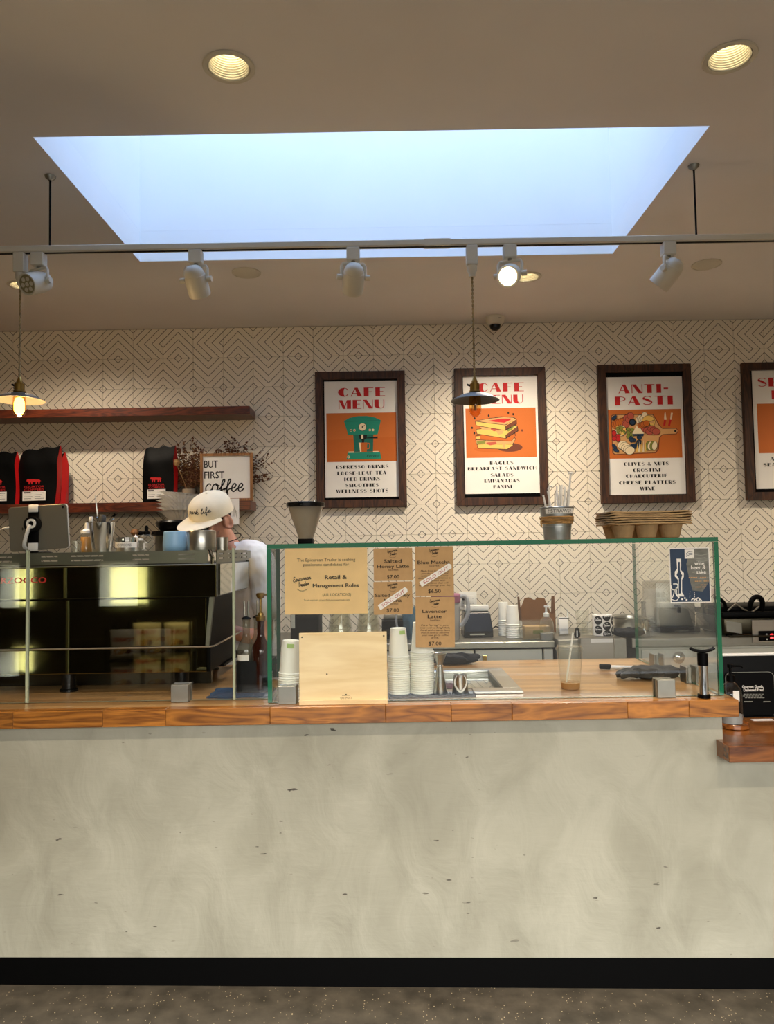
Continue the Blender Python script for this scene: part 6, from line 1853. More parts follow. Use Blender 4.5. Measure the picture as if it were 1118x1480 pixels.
# bottle stopper stand
t = thing('bottle_opener_stand', 'chrome post with a black curved top standing by the right edge of the glass case', 'counter tool', (P(1017, 1008, 2.592)[0], 2.592, WZ1 + .0004))
MB().lathe([(0, .0004), (.021, .0004), (.021, .012), (.0, .012)], n=28).build('foot', M['black'], t)
MB().lathe([(0, .0123), (.0155, .0123), (.0155, .110), (0, .110)], n=28).build('post', M['chrome'], t)
MB().lathe([(0, .1103), (.0175, .1103), (.0175, .152), (0, .152)], n=24).build('collar', M['black'], t)
MB().tube(smooth_path([(-.043, 0, .171), (-.03, 0, .163), (0, 0, .158), (.03, 0, .163), (.043, 0, .171)], 4), [.003] + [.0058] * 15 + [.003], 10).build('curved_top', M['black_gloss'], t)

# ------------------------------------------------------------------ bottles at the end of the machine
cad = thing('bottle_caddy', 'black open caddy holding syrup bottles between the machine and the glass case', 'caddy', (P(366, 1000, 2.82)[0], 2.82, WZ1 + .014))
x0, x1 = P(341, 990, 2.75)[0] - cad.location.x, GX0 - .008 - cad.location.x
hz = P(366, 955, 2.76)[1] - WZ1 - .014
for nm, q in (('front_board', (x0, x1, -.068, -.060, 0, hz)), ('back_board', (x0, x1, .060, .068, 0, hz)), ('end_board', (x0, x0 + .008, -.0595, .0595, 0, hz)), ('end_board', (x1 - .008, x1, -.0595, .0595, 0, hz)), ('base_board', (x0 + .0085, x1 - .0085, -.0595, .0595, 0, .006))):
    MB().box(*q).build(nm, M['black_gloss'], cad, smooth=False)
def pour_bottle(name, label, px, y, m, pump=False, spouts=2):
    cx = P(px, 940, y)[0]
    t = thing(name, label, 'bottle', (cx, y, WZ1 + .0205), 0, 'bottles in the black caddy')
    k = .96
    MB().lathe([(0, .0005), (.034, .0005), (.035, .006), (.035, .138), (.030, .160), (.016, .185), (.0135, .20), (.0135, .246), (.0145, .248), (.0145, .255)], n=32).build('bottle_wall', m, t)
    if pump:
        MB().lathe([(.0165, .250), (.0178, .252), (.0178, .266), (.012, .268), (.010, .279), (.005, .281), (.005, .330), (.012, .334), (.0165, .342), (.0165, .350), (.011, .353), (0, .353)], n=24).build('pump', M['brass'], t)
        MB().tube([(.012, 0, .346), (.034, -.004, .345), (.043, -.006, .334)], .004, 8).build('pump_nozzle', M['brass'], t)
    else:
        p = MB().lathe([(0, .2555), (.0175, .2555), (.0185, .258), (.0125, .262), (.005, .266), (0, .266)], n=20).build('pourer_base', M['black'], t)
        for i in range(spouts):
            dx = (-.006, .007)[i] if spouts > 1 else 0
            MB().tube([(dx, 0, .262), (dx * 1.1, 0, .300), (dx * 1.3 - .001, 0, .322)], [.0042, .0038, .003], 8).build('pour_spout', M['steel'], p)
    return t
b1 = pour_bottle('syrup_bottle', 'clear syrup bottle with twin steel pour spouts, nearest the machine', 356, 2.80, M['bottle_glass'])
MB().lathe([(.0354, .085), (.0354, .128)], n=12, a0=R(215), a1=R(80)).build('paper_label', M['paper_white'], b1, smooth=False)
pour_bottle('syrup_bottle', 'clear syrup bottle with a single steel spout, behind the amber one', 372, 2.852, M['bottle_glass'], spouts=1)
pour_bottle('amber_pump_bottle', 'dark amber bottle with a brass pump beside the glass case', 377, 2.785, M['amber_glass'], pump=True)
tw = thing('blue_towel', 'dark blue bar towel lying under the bottle caddy', 'towel', (P(350, 1003, 2.80)[0], 2.805, WZ1 + .0005))
b = MB()
nx, ny = 40, 16
for top in (0, 1):
    for j in range(ny + 1):
        for i in range(nx + 1):
            u, v = -1 + 2 * i / nx, -1 + 2 * j / ny
            e = max(abs(u), abs(v)) ** 6
            b.v.append((.112 * u + .004 * math.sin(7 * v), .085 * v + .005 * math.sin(5 * u), (.0125 - .006 * e + .0008 * math.sin(13 * u + 3 * v)) if top else 0))
w1 = nx + 1; tot = w1 * (ny + 1)
for j in range(ny):
    for i in range(nx):
        a = j * w1 + i
        b.f += [(a + w1, a + 1 + w1, a + 1, a), (tot + a, tot + a + 1, tot + a + 1 + w1, tot + a + w1)]; b.m += [0, 0]
edge = [i for i in range(nx)] 
for i in range(nx): b.f += [(i, i + 1, tot + i + 1, tot + i), (ny * w1 + i + 1, ny * w1 + i, tot + ny * w1 + i, tot + ny * w1 + i + 1)]; b.m += [0, 0]
for j in range(ny): b.f += [((j + 1) * w1, j * w1, tot + j * w1, tot + (j + 1) * w1), (j * w1 + nx, (j + 1) * w1 + nx, tot + (j + 1) * w1 + nx, tot + j * w1 + nx)]; b.m += [0, 0]
b.build('towel_cloth', M['towel'], tw)

# ------------------------------------------------------------------ coffee grinder behind the case
gx, gy = P(442, 780, 3.25)[0], 3.25
t = thing('coffee_grinder', 'coffee grinder with a smoked conical hopper and black lid behind the job notice', 'grinder', (gx, gy, WZ1))
zc = lambda py: P(442, py, gy)[1] - WZ1
MB().lathe([(.030, zc(779)), (.045, zc(765)), (.062, zc(748)), (.0745, zc(733)), (.078, zc(729.5))], n=40).build('hopper', M['hopper'], t)
l_ = MB().lathe([(.077, zc(733)), (.083, zc(732.5)), (.084, zc(727.5)), (.078, zc(726)), (0, zc(726))], n=40).build('hopper_lid', M['black_gloss'], t)
MB().lathe([(0, -.004), (.006, -.003), (.006, .006), (0, .008)], (.045, -.06, zc(726)), 12).build('lid_knob', M['chrome'], l_)
MB().box(-.032, .032, -.032, .032, zc(787), zc(778.7)).build('collar', M['black'], t, bevel=.003)
MB().box(-.062, .058, -.075, .10, zc(935), zc(787.3)).build('motor_body', M['black'], t, bevel=.008)
MB().box(-.075, .075, -.10, .11, .0005, .035).build('base', M['black'], t, bevel=.006)
MB().box(-.055, .055, .02, .10, .0355, zc(935) - .0005).build('column', M['black'], t, bevel=.004)
MB().box(-.058, -.042, -.079, -.0755, zc(905), zc(886)).build('dosing_plate', M['steel'], t, smooth=False)
MB().tube([(-.03, -.10, zc(938)), (-.03, -.03, zc(938))], .004, 8).build('portafilter_fork', M['chrome'], t)
MB().lathe([(.006, 0), (.016, .03)], (-.02, -.05, zc(937) - .002), 14).build('chute', M['dark_steel'], t)

# clear cup stacks behind the plywood board
cm = MB().lathe([(0, .118), (.031, .118), (.032, .1175), (.0485, .004), (.0505, .003), (.0505, .0), (.0485, .0)], n=32).mesh('plastic_cup', M['clear_plastic'])
cup_stack(P(492, 960, 3.05)[0], 3.05, WZ1 + .0005, 9, .05, .03, .12, .026, 'in the left stack behind the plywood board', 'clear plastic cups behind the board', cm, False, name='plastic_cup', what='clear plastic cup')
cup_stack(P(533, 960, 3.02)[0], 3.02, WZ1 + .0005, 9, .05, .03, .12, .026, 'in the right stack behind the plywood board', 'clear plastic cups behind the board', cm, False, name='plastic_cup', what='clear plastic cup')

# ------------------------------------------------------------------ on top of the glass case
kx, ky = P(805, 775, 2.76)[0], 2.76
t = thing('straw_bucket', 'small galvanised bucket labelled STRAWS with twine round it on the glass case', 'bucket', (kx, ky, GZ1 + .0004))
MB().lathe([(0, .0005), (.048, .0005), (.049, .002), (.0515, .045), (.0525, .046), (.0525, .049), (.0515, .050), (.0535, .072), (.0560, .074), (.0565, .078), (.0620, .115), (.0645, .116), (.0650, .1185), (.0625, .120), (.0610, .118), (.0540, .07), (.048, .004), (0, .003)], n=48).build('pail', M['galv'], t)
tw_ = MB()
for i in range(6):
    tw_.lathe([(.0565 + .0009 * i + .0022 * math.cos(a),   .060 + .0046 * i + .0022 * math.sin(a)) for a in [2 * math.pi * k / 6 for k in range(7)]], n=40, fr=lambda a, r, z: r + .0012 * math.sin(3 * a + z * 300))
o = tw_.build('twine', M['twine'], t); o['kind'] = 'stuff'
MB().tube(smooth_path([(-.0565, -.022, .075), (-.065, -.028, .068), (-.063, -.03, .048)], 4), .003, 6).build('twine_end', M['twine'], t)
lb = MB().lathe([(.0606, .0945), (.0632, .114)], n=16, a0=R(218), a1=R(108)).build('paper_label', M['paper_white'], t, smooth=False)
b = MB(); txt(b, '!!STRAWS!!', 0, .1045, w=.088, h=.0125, y=0)
b.v = [((.0622 + .0012) * math.sin(v[0] / .0622), -(.0622 + .0012) * math.cos(v[0] / .0622), v[2]) for v in b.v]
b.build('lettering', M['ink'], lb, smooth=False)
straws = [(-.038, .118, -.030, .195, 1), (-.044, .0, -.056, .166, 0), (-.020, .0, -.042, .158, 0)]
sr = random.Random(2)
slab_ = ['bent paper-wrapped straw at the left of the bucket', 'short wrapped straw leaning left out of the bucket', 'wrapped straw leaning left behind the bent one', 'tall wrapped straw with a bent tip at the right of the bucket']
defs = [((-.026, -.01, .02), (-.032, -.02, .19), True), ((-.02, .0, .02), (-.050, -.01, .165), False), ((-.01, -.02, .02), (-.036, -.025, .180), False), ((.030, -.01, .02), (.052, -.014, .238), True)]
for i in range(12): defs.append(((-.004 + .0035 * i, sr.uniform(-.028, .028), .02), (.004 + .0042 * i, sr.uniform(-.03, .03), .196 + sr.uniform(-.012, .014)), False))
for i, (p0, p1, bent) in enumerate(defs):
    lab = slab_[i] if i < 4 else f'white wrapped straw in the upright bunch in the bucket, {("leftmost", *[o + " from the left" for o in ORD[1:11]], "rightmost")[i - 4]}'
    t = thing('wrapped_straw', lab, 'straw', (kx, ky, GZ1 + .0004), 0, 'wrapped straws in the bucket')
    pts = [p0, tuple((Vector(p0) + Vector(p1)) / 2), p1]
    if bent: pts += [tuple(Vector(p1) + Vector((.006, -.002, .008))), tuple(Vector(p1) + Vector((.014, -.004, .004) if p1[0] < 0 else (-.010, -.004, .006)))]
    MB().tube(pts, .0036, 8, flat=.7).build('paper_wrapper', M['paper_white'], t)

# stacked drink carriers
cxx, cyy = P(928.5, 775, 2.80)[0], 2.80
cw = 123 / 1080 * 2.76 / 2
def carrier_rim(seed):
    r = random.Random(seed); b = MB()
    n = 60
    pts = []
    for i in range(n):
        a = 2 * math.pi * i / n
        sx = abs(math.cos(a)) ** .35 * (1 if math.cos(a) > 0 else -1); sy = abs(math.sin(a)) ** .35 * (1 if math.sin(a) > 0 else -1)
        pts.append((sx * (cw + r.uniform(-.003, .003)), sy * (.105 + r.uniform(-.003, .003)), .0015 * math.sin(5 * a + seed)))
    o = 0
    b.v += [(x, y, z) for x, y, z in pts] + [(x, y, z + .0055) for x, y, z in pts]
    inner = [(x * .93, y * .88, z) for x, y, z in pts]
    b.v += [(x, y, z + .0035) for x, y, z in inner] + [(x, y, z + .0055) for x, y, z in inner]
    for i in range(n):
        j = (i + 1) % n
        b.f += [(i, j, n + j, n + i), (n + i, n + j, 3 * n + j, 3 * n + i), (j, i, 2 * n + i, 2 * n + j)]; b.m += [0] * 3
    b.f.append(tuple(2 * n + i for i in range(n - 1, -1, -1))); b.f.append(tuple(3 * n + i for i in range(n))); b.m += [0, 0]
    return b
base_z = GZ1 + .0005
pocket = MB().lathe([(0, .0), (.026, .0), (.032, .004), (.036, .02), (.043, .048), (.050, .0525)], n=28).mesh('cup_pocket', M['pulp'])
pocket2 = MB().lathe([(.030, .04), (.036, .046), (.043, .050), (.050, .0525)], n=28).mesh('cup_pocket', M['pulp'])
cl = ['bottom moulded pulp cup carrier with its four pockets showing on the glass case'] + [f'moulded pulp cup carrier, {k} of the stack on the glass case' for k in ('second from the bottom', 'third from the bottom', 'third from the top', 'second from the top', 'topmost')]
for i in range(6):
    t = thing('cup_carrier', cl[i], 'cup carrier', (cxx + sr.uniform(-.002, .002), cyy, base_z + .0085 * i), sr.uniform(-.01, .01), 'stacked pulp cup carriers')
    o = carrier_rim(i + 2).build('carrier_rim', M['pulp'], t, angle=50); o.location.z = .0505
    for dx in (-.092, -.006, .082) if i == 0 else ():
        for dy in (-.052, .052):
            c = bpy.data.objects.new('cup_pocket', pocket); COL.objects.link(c); c.parent = t; c.location = (dx, dy, 0)

# ------------------------------------------------------------------ back counter
BF = 4.30
KX1 = P(801.5, 935, BF)[0]
t = thing('back_counter', 'stainless back counter with pale cabinet doors along the tiled wall', 'counter', (0, BF, 0))
MB().box(-3.2, KX1, 0, WY - BF - .005, BCZ - .036, BCZ).build('steel_top', M['steel_dull'], t, smooth=False, bevel=.003, seg=1)
MB().box(-3.2, KX1 - .005, .03, WY - BF - .005, fz(1.0) + .09, BCZ - .0365).build('carcass', M['black'], t, smooth=False)
ds = [-2.6, -2.0, -1.4, -.8, -.2, P(686, 950, BF)[0], P(785, 950, BF)[0], KX1 - .004]
for i in range(len(ds) - 1):
    d = MB().box(ds[i] + .005, ds[i + 1] - .005, .008, .0295, fz(1.0) + .12, BCZ - .046).build('cabinet_door', M['cabinet'], t, smooth=False, bevel=.002, seg=1)
    if ds[i + 1] - ds[i] > .3:
        hx = P(700, 950, BF)[0] if abs(ds[i] - P(686, 950, BF)[0]) < .01 else ds[i + 1] - .06
        MB().box(hx - .012, hx + .012, -.004, .0075, BCZ - .13, BCZ - .075).build('handle', M['brass'], d, smooth=False, bevel=.002, seg=1)
ib = thing('steel_ice_bin', 'stainless ice bin unit between the two back counters', 'ice bin', (P(862, 950, 4.22)[0], 4.22, 0))
x0, x1 = KX1 + .004 - ib.location.x, P(907, 935, 4.22)[0] - ib.location.x
MB().box(x0, x1, .02, .62, fz(1.2) + .02, 1.0).build('bin_body', M['steel_dull'], ib, smooth=False, bevel=.004, seg=1)
xa, xb = P(838, 935, 4.2)[0] - ib.location.x, P(888, 935, 4.2)[0] - ib.location.x
MB().box(xa, xb, -.02, .0195, .55, 1.015).build('front_panel', M['steel'], ib, smooth=False, bevel=.006, seg=2)
MB().box(xa + .06, xb - .008, -.0225, -.0205, .985, 1.006).build('paper_label', M['paper_white'], ib, smooth=False)
MB().box(x0 + .05, x0 + .13, -.004, .0195, .80, .83).build('drip_ledge', M['chrome'], ib, smooth=False)
MB().tube(smooth_path([(x0 + .08, .01, .84), (x0 + .085, -.02, .88), (x0 + .12, -.03, .88), (x0 + .135, -.01, .85)], 4), .012, 10).build('tap', M['black_gloss'], ib)
b2 = thing('side_counter', 'second stainless back counter carrying the panini press at the right', 'counter', (0, BF, 0))
KX2 = P(913, 935, BF)[0]
MB().box(KX2, 4.3, 0, WY - BF - .005, BCZ - .046, BCZ + .008).build('steel_top', M['steel_dull'], b2, smooth=False, bevel=.003, seg=1)
MB().box(KX2 + .03, 4.3, .03, WY - BF - .005, fz(3.0) + .09, BCZ - .0465).build('carcass', M['cabinet'], b2, smooth=False)
b = MB().box(KX2 + .06, KX2 + .95, .012, .0295, .2, BCZ - .06); d = b.build('cabinet_door', M['cabinet'], b2, smooth=False, bevel=.002, seg=1)
hx, hz = P(980, 950, BF)
b = MB(); b.lathe([(0, 0), (.03, .004), (.034, .02), (.02, .03), (0, .032)], n=18, tf=Matrix.Translation((hx, .012, hz)) @ Matrix.Rotation(R(90), 4, 'X')); b.build('knob', M['chrome'], d)

def bc(name, label, cat, px, y=4.55, group=None, rz=0.0, z=None):
    return thing(name, label, cat, (P(px, 925, y)[0], y, (z if z is not None else BCZ) + .0006), rz, group)
S = lambda npx, y: npx * y / FPX
# white cups
w1, w2 = S(15.5, 4.6) / 2, S(20.5, 4.5) / 2
cup_stack(P(728, 920, 4.62)[0], 4.62, BCZ + .0005, 8, w1, w1 * .86, .115, .0125, 'in the narrow stack on the back counter', 'small white cups on the back counter', patch=False)
cup_stack(P(741, 920, 4.5)[0], 4.5, BCZ + .0005, 7, w2, w2 * .74, .116, .0125, 'in the wider stack on the back counter', 'wider white cups on the back counter', patch=False)
# receipt printer
y = 4.62; t = bc('label_printer', 'black slope-fronted printer with a white paper roll tray on the back counter', 'printer', 689, y, z=BCZ)
hw, hh = S(41, y) / 2, P(689, 884, y)[1] - BCZ
b = MB()
for sx_ in (0,):
    b.add([(-hw, -.10, 0), (hw, -.10, 0), (hw, .10, 0), (-hw, .10, 0), (-hw * .9, -.04, hh * .98), (hw * .9, -.04, hh * .98), (hw * .92, .10, hh), (-hw * .92, .10, hh), (-hw, -.10, hh * .25), (hw, -.10, hh * .25), (hw, .10, hh * .25), (-hw, .10, hh * .25)],
          [(3, 2, 1, 0), (0, 1, 9, 8), (8, 9, 5, 4), (4, 5, 6, 7), (1, 2, 10, 9), (9, 10, 6, 5), (2, 3, 11, 10), (10, 11, 7, 6), (3, 0, 8, 11), (11, 8, 4, 7)])
b.build('printer_body', M['black_gloss'], t, smooth=False, bevel=.005, seg=2)
MB().box(-hw * .78, hw * .9, .02, .09, hh + .0005, hh + .035).build('white_cover', M['white_plastic'], t, bevel=.004)
MB().box(-hw * .6, hw * .4, -.1015, -.0995, hh * .10, hh * .16).build('paper_slot', M['steel_dull'], t, smooth=False)
MB().tube(smooth_path([(hw + .0, .02, .03), (hw + .03, .03, .05), (hw + .06, .03, .045), (hw + .10, .03, .05)], 4), .004, 6).build('power_lead', M['black'], t)
t = thing('wall_outlet', 'white double wall socket with a plug above the printer', 'socket', (P(676, 868, 4.99)[0], WY - .0045, P(676, 868, 4.99)[1]))
MB().box(-.058, .058, -.006, 0, -.058, .058).build('cover_plate', M['white_plastic'], t, bevel=.002)
for dx in (-.026, .026):
    s_ = MB().box(dx - .017, dx + .017, -.009, -.0062, -.034, .034).build('socket', M['white_plastic'], t, bevel=.002)
    b = MB()
    for dz in (-.018, .014):
        for e2 in (-.006, .006): b.box(dx + e2 - .001, dx + e2 + .001, -.0094, -.0089, dz - .004, dz + .004)
    b.build('slots', M['black'], s_, smooth=False)['kind'] = 'stuff'
MB().box(-.038, -.014, -.030, -.0095, .004, .034).build('plug', M['black'], t, bevel=.003)
# pitcher with mauve lid
y = 4.45; t = bc('plastic_pitcher', 'cloudy plastic pitcher with a mauve lid behind the Lavender Latte card', 'pitcher', 645, y)
pr = S(42, y) / 2; ph = P(645, 858, y)[1] - BCZ
MB().lathe([(0, .0005), (pr * .86, .0005), (pr * .9, .006), (pr * .98, ph * .82), (pr, ph * .9)], n=36).build('jug_wall', M['cloudy_plastic'], t)
MB().lathe([(pr * .97, ph * .80), (pr * 1.02, ph * .82), (pr * 1.02, ph * .97), (pr * .9, ph), (0, ph)], n=36).build('lid', M['purple'], t)
MB().tube(smooth_path([(pr * .95, -.01, ph * .93), (pr * 1.35, -.015, ph * .92), (pr * 1.5, -.015, ph * .75), (pr * 1.45, -.015, ph * .52), (pr * 1.1, -.012, ph * .33), (pr * .92, -.01, ph * .32)], 5), .013, 10).build('handle', M['cloudy_plastic'], t)
# blender and sink things half hidden behind the cards
y = 4.6; t = bc('black_toaster', 'black appliance with a sloped front behind the drink cards', 'appliance', 572, y)
MB().box(-.085, .085, -.09, .09, .0005, P(572, 895, y)[1] - BCZ).build('casing', M['black'], t, bevel=.012)
MB().box(-.06, .06, -.0925, -.0905, .03, .06).build('control_panel', M['dark_steel'], t, smooth=False)
MB().box(-.075, .075, -.03, .03, P(572, 895, y)[1] - BCZ + .0005, P(572, 889, y)[1] - BCZ).build('lid', M['steel_dull'], t, bevel=.004)
t = bc('water_jug', 'clear pale blue water jug behind the drink cards', 'jug', 594, 4.5)
MB().lathe([(0, .001), (.045, .001), (.047, .004), (.052, .14), (.054, .19), (.052, .19), (.049, .14), (.044, .006), (0, .006)], n=32).build('jug_wall', glass('blue_plastic', (190, 212, 222), .1, 1.4, .25, (150, 180, 196)), t)
MB().tube(smooth_path([(-.05, -.01, .165), (-.085, -.012, .16), (-.082, -.012, .07), (-.048, -.01, .055)], 4), .007, 8).build('handle', M['cloudy_plastic'], t)
# open kraft takeaway box
y = 4.66; t = bc('takeaway_box', 'open brown takeaway box with raised flaps on the back counter', 'box', 776, y)
bw, bh, fh = S(48, y) / 2, .13, P(776, 864, y)[1] - BCZ
b = MB()
b.box(-bw, bw, -.06, -.0585, 0.0005, bh); b.box(-bw, bw, .0585, .06, 0.0005, bh); b.box(-bw, -bw + .0015, -.0584, .0584, .0005, bh); b.box(bw - .0015, bw, -.0584, .0584, .0005, bh); b.box(-bw + .002, bw - .002, -.0583, .0583, .0005, .002)
b.build('carton', M['kraft_box'], t, smooth=False)
MB().prism([(-bw * .95, bh), (bw * .95, bh), (bw * .62, fh * .96), (bw * .15, fh * .99), (bw * .05, fh * .93), (-bw * .05, fh * .93), (-bw * .35, fh), (-bw * .6, fh * .97)], .0586, .0600).build('back_flap', M['kraft_box'], t, smooth=False)
for s in (-1, 1):
    b = MB(); b.add([(s * bw, -.058, bh), (s * bw, .058, bh), (s * (bw + .004), .05, fh * 1.02), (s * (bw + .006), -.02, fh * 1.04), (s * bw * .998, -.058, bh), (s * (bw - .0015), .058, bh), (s * (bw + .0025), .05, fh * 1.02), (s * (bw + .0045), -.02, fh * 1.04)], [(0, 1, 2, 3), (7, 6, 5, 4), (0, 3, 7, 4), (1, 5, 6, 2), (2, 6, 7, 3)])
    b.build('side_flap', M['kraft_box'], t, smooth=False)
MB().prism([(-bw * .98, bh), (bw * .3, bh), (-bw * .2, bh + .06), (-bw * .9, fh * .9)], -.0602, -.0588, tf=Matrix.Translation((0, 0, 0))).build('front_flap', M['kraft_box'], t, smooth=False)
# tub of napkins, sanitiser bottle
y = 4.42; t = bc('napkin_tub', 'clear tub of kraft napkins in front of the brown takeaway box', 'tub', 775, y)
tw2, th2 = S(45, y) / 2, P(775, 897, y)[1] - BCZ
b = MB(); b.box(-tw2, tw2, -.055, -.0535, .0005, th2); b.box(-tw2, tw2, .0535, .055, .0005, th2); b.box(-tw2, -tw2 + .0015, -.0534, .0534, .0005, th2); b.box(tw2 - .0015, tw2, -.0534, .0534, .0005, th2); b.box(-tw2 + .002, tw2 - .002, -.053, .053, .0005, .002)
b.build('tub_walls', M['clear_plastic'], t, smooth=False)
MB().box(-tw2 * .8, tw2 * .82, -.045, .045, .003, th2 * .72).build('napkin_pack', mat('kraft_napkins', (190, 160, 116), .9, var=.1, vscale=60), t, bevel=.004)
MB().box(-tw2 * .3, tw2 * .35, -.0462, -.0453, th2 * .32, th2 * .5).build('pack_label', M['olive_print'], t, smooth=False)
y = 4.36; t = bc('soap_pump_bottle', 'clear round pump bottle with a white pump beside the napkin tub', 'bottle', 790, y)
rr, hb = S(20, y) / 2, P(790, 891, y)[1] - BCZ
MB().lathe([(0, .0005), (rr * .95, .0005), (rr, .005), (rr, hb * .62), (rr * .8, hb * .88), (rr * .38, hb), (rr * .36, hb + .01)], n=30).build('bottle_wall', M['clear_plastic'], t)
MB().lathe([(0, .001), (rr * .9, .001), (rr * .92, hb * .30), (0, hb * .30)], n=24).build('soap', M['cloudy_plastic'], t)
pmp = MB().lathe([(rr * .42, hb - .002), (rr * .42, hb + .018), (rr * .16, hb + .022), (rr * .14, hb + .05), (rr * .3, hb + .052), (rr * .3, hb + .062), (0, hb + .063)], n=18).build('pump', M['white_plastic'], t)
MB().tube([(0, 0, hb + .058), (.026, -.004, hb + .056)], .004, 8).build('pump_nozzle', M['white_plastic'], pmp)
# things on the ice bin
def ob(name, label, cat, px, y=4.5, group=None, rz=0.0): return bc(name, label, cat, px, y, group, rz, z=1.0002)
t = ob('receipt_holder', 'cream napkin block in a wire holder on the ice bin', 'napkin holder', 815, 4.45)
MB().box(-.026, .026, -.006, .02, .004, .105, tf=Matrix.Rotation(R(-8), 4, 'X')).build('napkins', M['paper_white'], t, bevel=.002)
for dx in (-.03, .03): MB().tube([(dx, -.015, .002), (dx, .03, .002), (dx, .03, .14), (dx * .9, .034, .15)], .0018, 6).build('wire', M['steel'], t)
MB().tube([(-.03, -.012, .1), (.03, -.012, .1)], .0025, 6).build('clip_bar', M['dark_steel'], t)
t = ob('clear_cup', 'clear plastic cup standing on the ice bin left of the sticker roll', 'cup', 842, 4.6)
MB().lathe([(0, .001), (.03, .001), (.031, .003), (.042, .13), (.044, .131)], n=28).build('cup_wall', M['clear_plastic'], t)
t = ob('clear_bowl_stack', 'clear plastic lids piled beside the sticker roll', 'lids', 853, 4.46)
MB().lathe([(0, .001), (.05, .001), (.055, .03), (.045, .05), (.052, .055), (.04, .075)], n=28).build('lid_pile', M['clear_plastic'], t)
t = ob('small_pepper_mill', 'small black clip standing on the front of the ice bin', 'clip', 834, 4.32)
MB().lathe([(0, .0005), (.016, .0005), (.018, .02), (.012, .04), (.012, .048), (.006, .058), (0, .058)], n=16).build('body', M['black_gloss'], t)
MB().box(-.008, -.002, -.02, -.0165, .005, .04).build('label', M['paper_white'], t, smooth=False)
t = ob('sticker_roll', 'white roll of round black stickers standing on the ice bin', 'sticker roll', 871, 4.42, rz=R(-6))
MB().lathe([(.03, .0005), (.058, .0005), (.058, .118), (.03, .118), (.03, .0005)], n=40).build('roll', M['paper_white'], t)
for (ang, zc_) in ((-.28, .058), (-.28, .112), (-.28, .010), (.62, .09), (.62, .035), (-1.2, .085), (-1.2, .03)):
    o = MB(); o.rings(0, zc_, .025, 0); inner = MB(); script(inner, 'Epicurean', -.018, zc_ - .001, .036, .006, 0, .0016); inner.disc(0, zc_ + .013, .004, .002, 0, 0, 8)
    for q, e2 in ((o, .0008), (inner, .0013)):
        q.v = [((.058 + e2) * math.sin(v[0] / .058 + ang), -(.058 + e2) * math.cos(v[0] / .058), min(max(v[2], .001), .1175)) if 0 else ((.058 + e2) * math.sin(v[0] / .058 - ang), -(.058 + e2) * math.cos(v[0] / .058 - ang), min(max(v[2], .001), .1175)) for v in q.v]
    st_ = o.build('round_sticker', M['ink'], t, smooth=False); inner.build('sticker_print', M['paper_white'], st_, smooth=False)
t = bc('black_bar_cloth', 'black cloth draped over the left end of the right back counter', 'cloth', 909, 4.36, z=BCZ + .008)
lump(MB(), .085, .05, .05, seed=5, amp=.2).build('cloth_fold', M['black_cloth'], t)
t = bc('steel_pan_stack', 'shallow stainless pan behind the black cloth', 'pan', 913, 4.72, z=BCZ + .008)
MB().lathe([(0, .0005), (.09, .0005), (.10, .012), (.11, .075), (.135, .085), (.135, .088), (.105, .082), (.095, .012), (0, .006)], n=40).build('pan_wall', M['steel'], t)
t = bc('tap_tower', 'chrome drinks tap with a black lever on the right back counter', 'tap', 931, 4.62, z=BCZ + .008)
zt2 = P(931, 889, 4.62)[1] - BCZ
MB().lathe([(0, .0005), (.03, .0005), (.03, .01), (.02, .014), (.02, zt2 - .05), (.0, zt2 - .05)], n=20).build('column', M['chrome'], t)
MB().tube([(0, .0, zt2 - .045), (0, -.05, zt2 - .045), (0, -.06, zt2 - .09)], .012, 10).build('spout', M['chrome'], t)
MB().lathe([(.012, zt2 - .05), (.02, zt2 - .03), (.014, zt2 - .01), (.012, zt2 + .06), (.016, zt2 + .065), (.014, zt2 + .075), (0, zt2 + .075)], n=16).build('lever', M['black_gloss'], t)
MB().tube([(0.01, 0, zt2 - .04), (.05, 0, zt2 - .045), (.07, -.02, zt2 - .06)], .008, 8).build('side_tap', M['black'], t)
t = bc('steel_water_boiler', 'tall stainless water boiler on the right back counter behind the glass end pane', 'boiler', 967, 4.7, z=BCZ + .008)
hb2 = P(967, 842, 4.7)[1] - BCZ
MB().box(-.12, .12, -.12, .12, .03, hb2).build('tank', M['steel_dull'], t, bevel=.01)
MB().box(-.13, .13, -.16, .13, .0005, .0295).build('drip_base', M['black'], t, bevel=.004)
MB().tube([(-.0, -.12, .16), (-.0, -.17, .16), (-.0, -.175, .12)], .01, 10).build('tap', M['black'], t)

# ------------------------------------------------------------------ panini press
y = 4.45; t = bc('panini_press', 'black and steel panini press at the right edge of the back counter', 'panini press', 1115, y, z=BCZ + .008)
X = lambda px: P(px, 900, y - .15)[0] - t.location.x
Z = lambda py: P(1090, py, y - .15)[1] - BCZ - .008
xl, xr = X(1046), X(1046) + .62
MB().box(xl, xr, -.15, .25, .012, Z(893)).build('base_housing', M['dark_steel'], t, bevel=.008)
for dx in (xl + .04, xr - .04):
    for dy in (-.12, .2): MB().lathe([(0, .0005), (.018, .0005), (.018, .0118), (0, .0118)], (dx, dy, 0), 12).build('foot', M['black'], t)
pn = MB().box(X(1085), xr - .02, -.158, -.1505, Z(929), Z(896)).build('control_panel', M['steel'], t, smooth=False, bevel=.002, seg=1)
MB().box(X(1094), xr - .12, -.1605, -.1585, Z(926.5), Z(912)).build('switch_plate', M['black'], pn, smooth=False)
b = MB(); b.rect(X(1110.3), X(1115), Z(923), Z(916.5), -.1612); b.build('red_switch', M['red_led'], pn, smooth=False)
b = MB()
for pz2 in (917, 924): b.rect(X(1104.5), X(1106.5), Z(pz2 + 1), Z(pz2 - 1), -.1612)
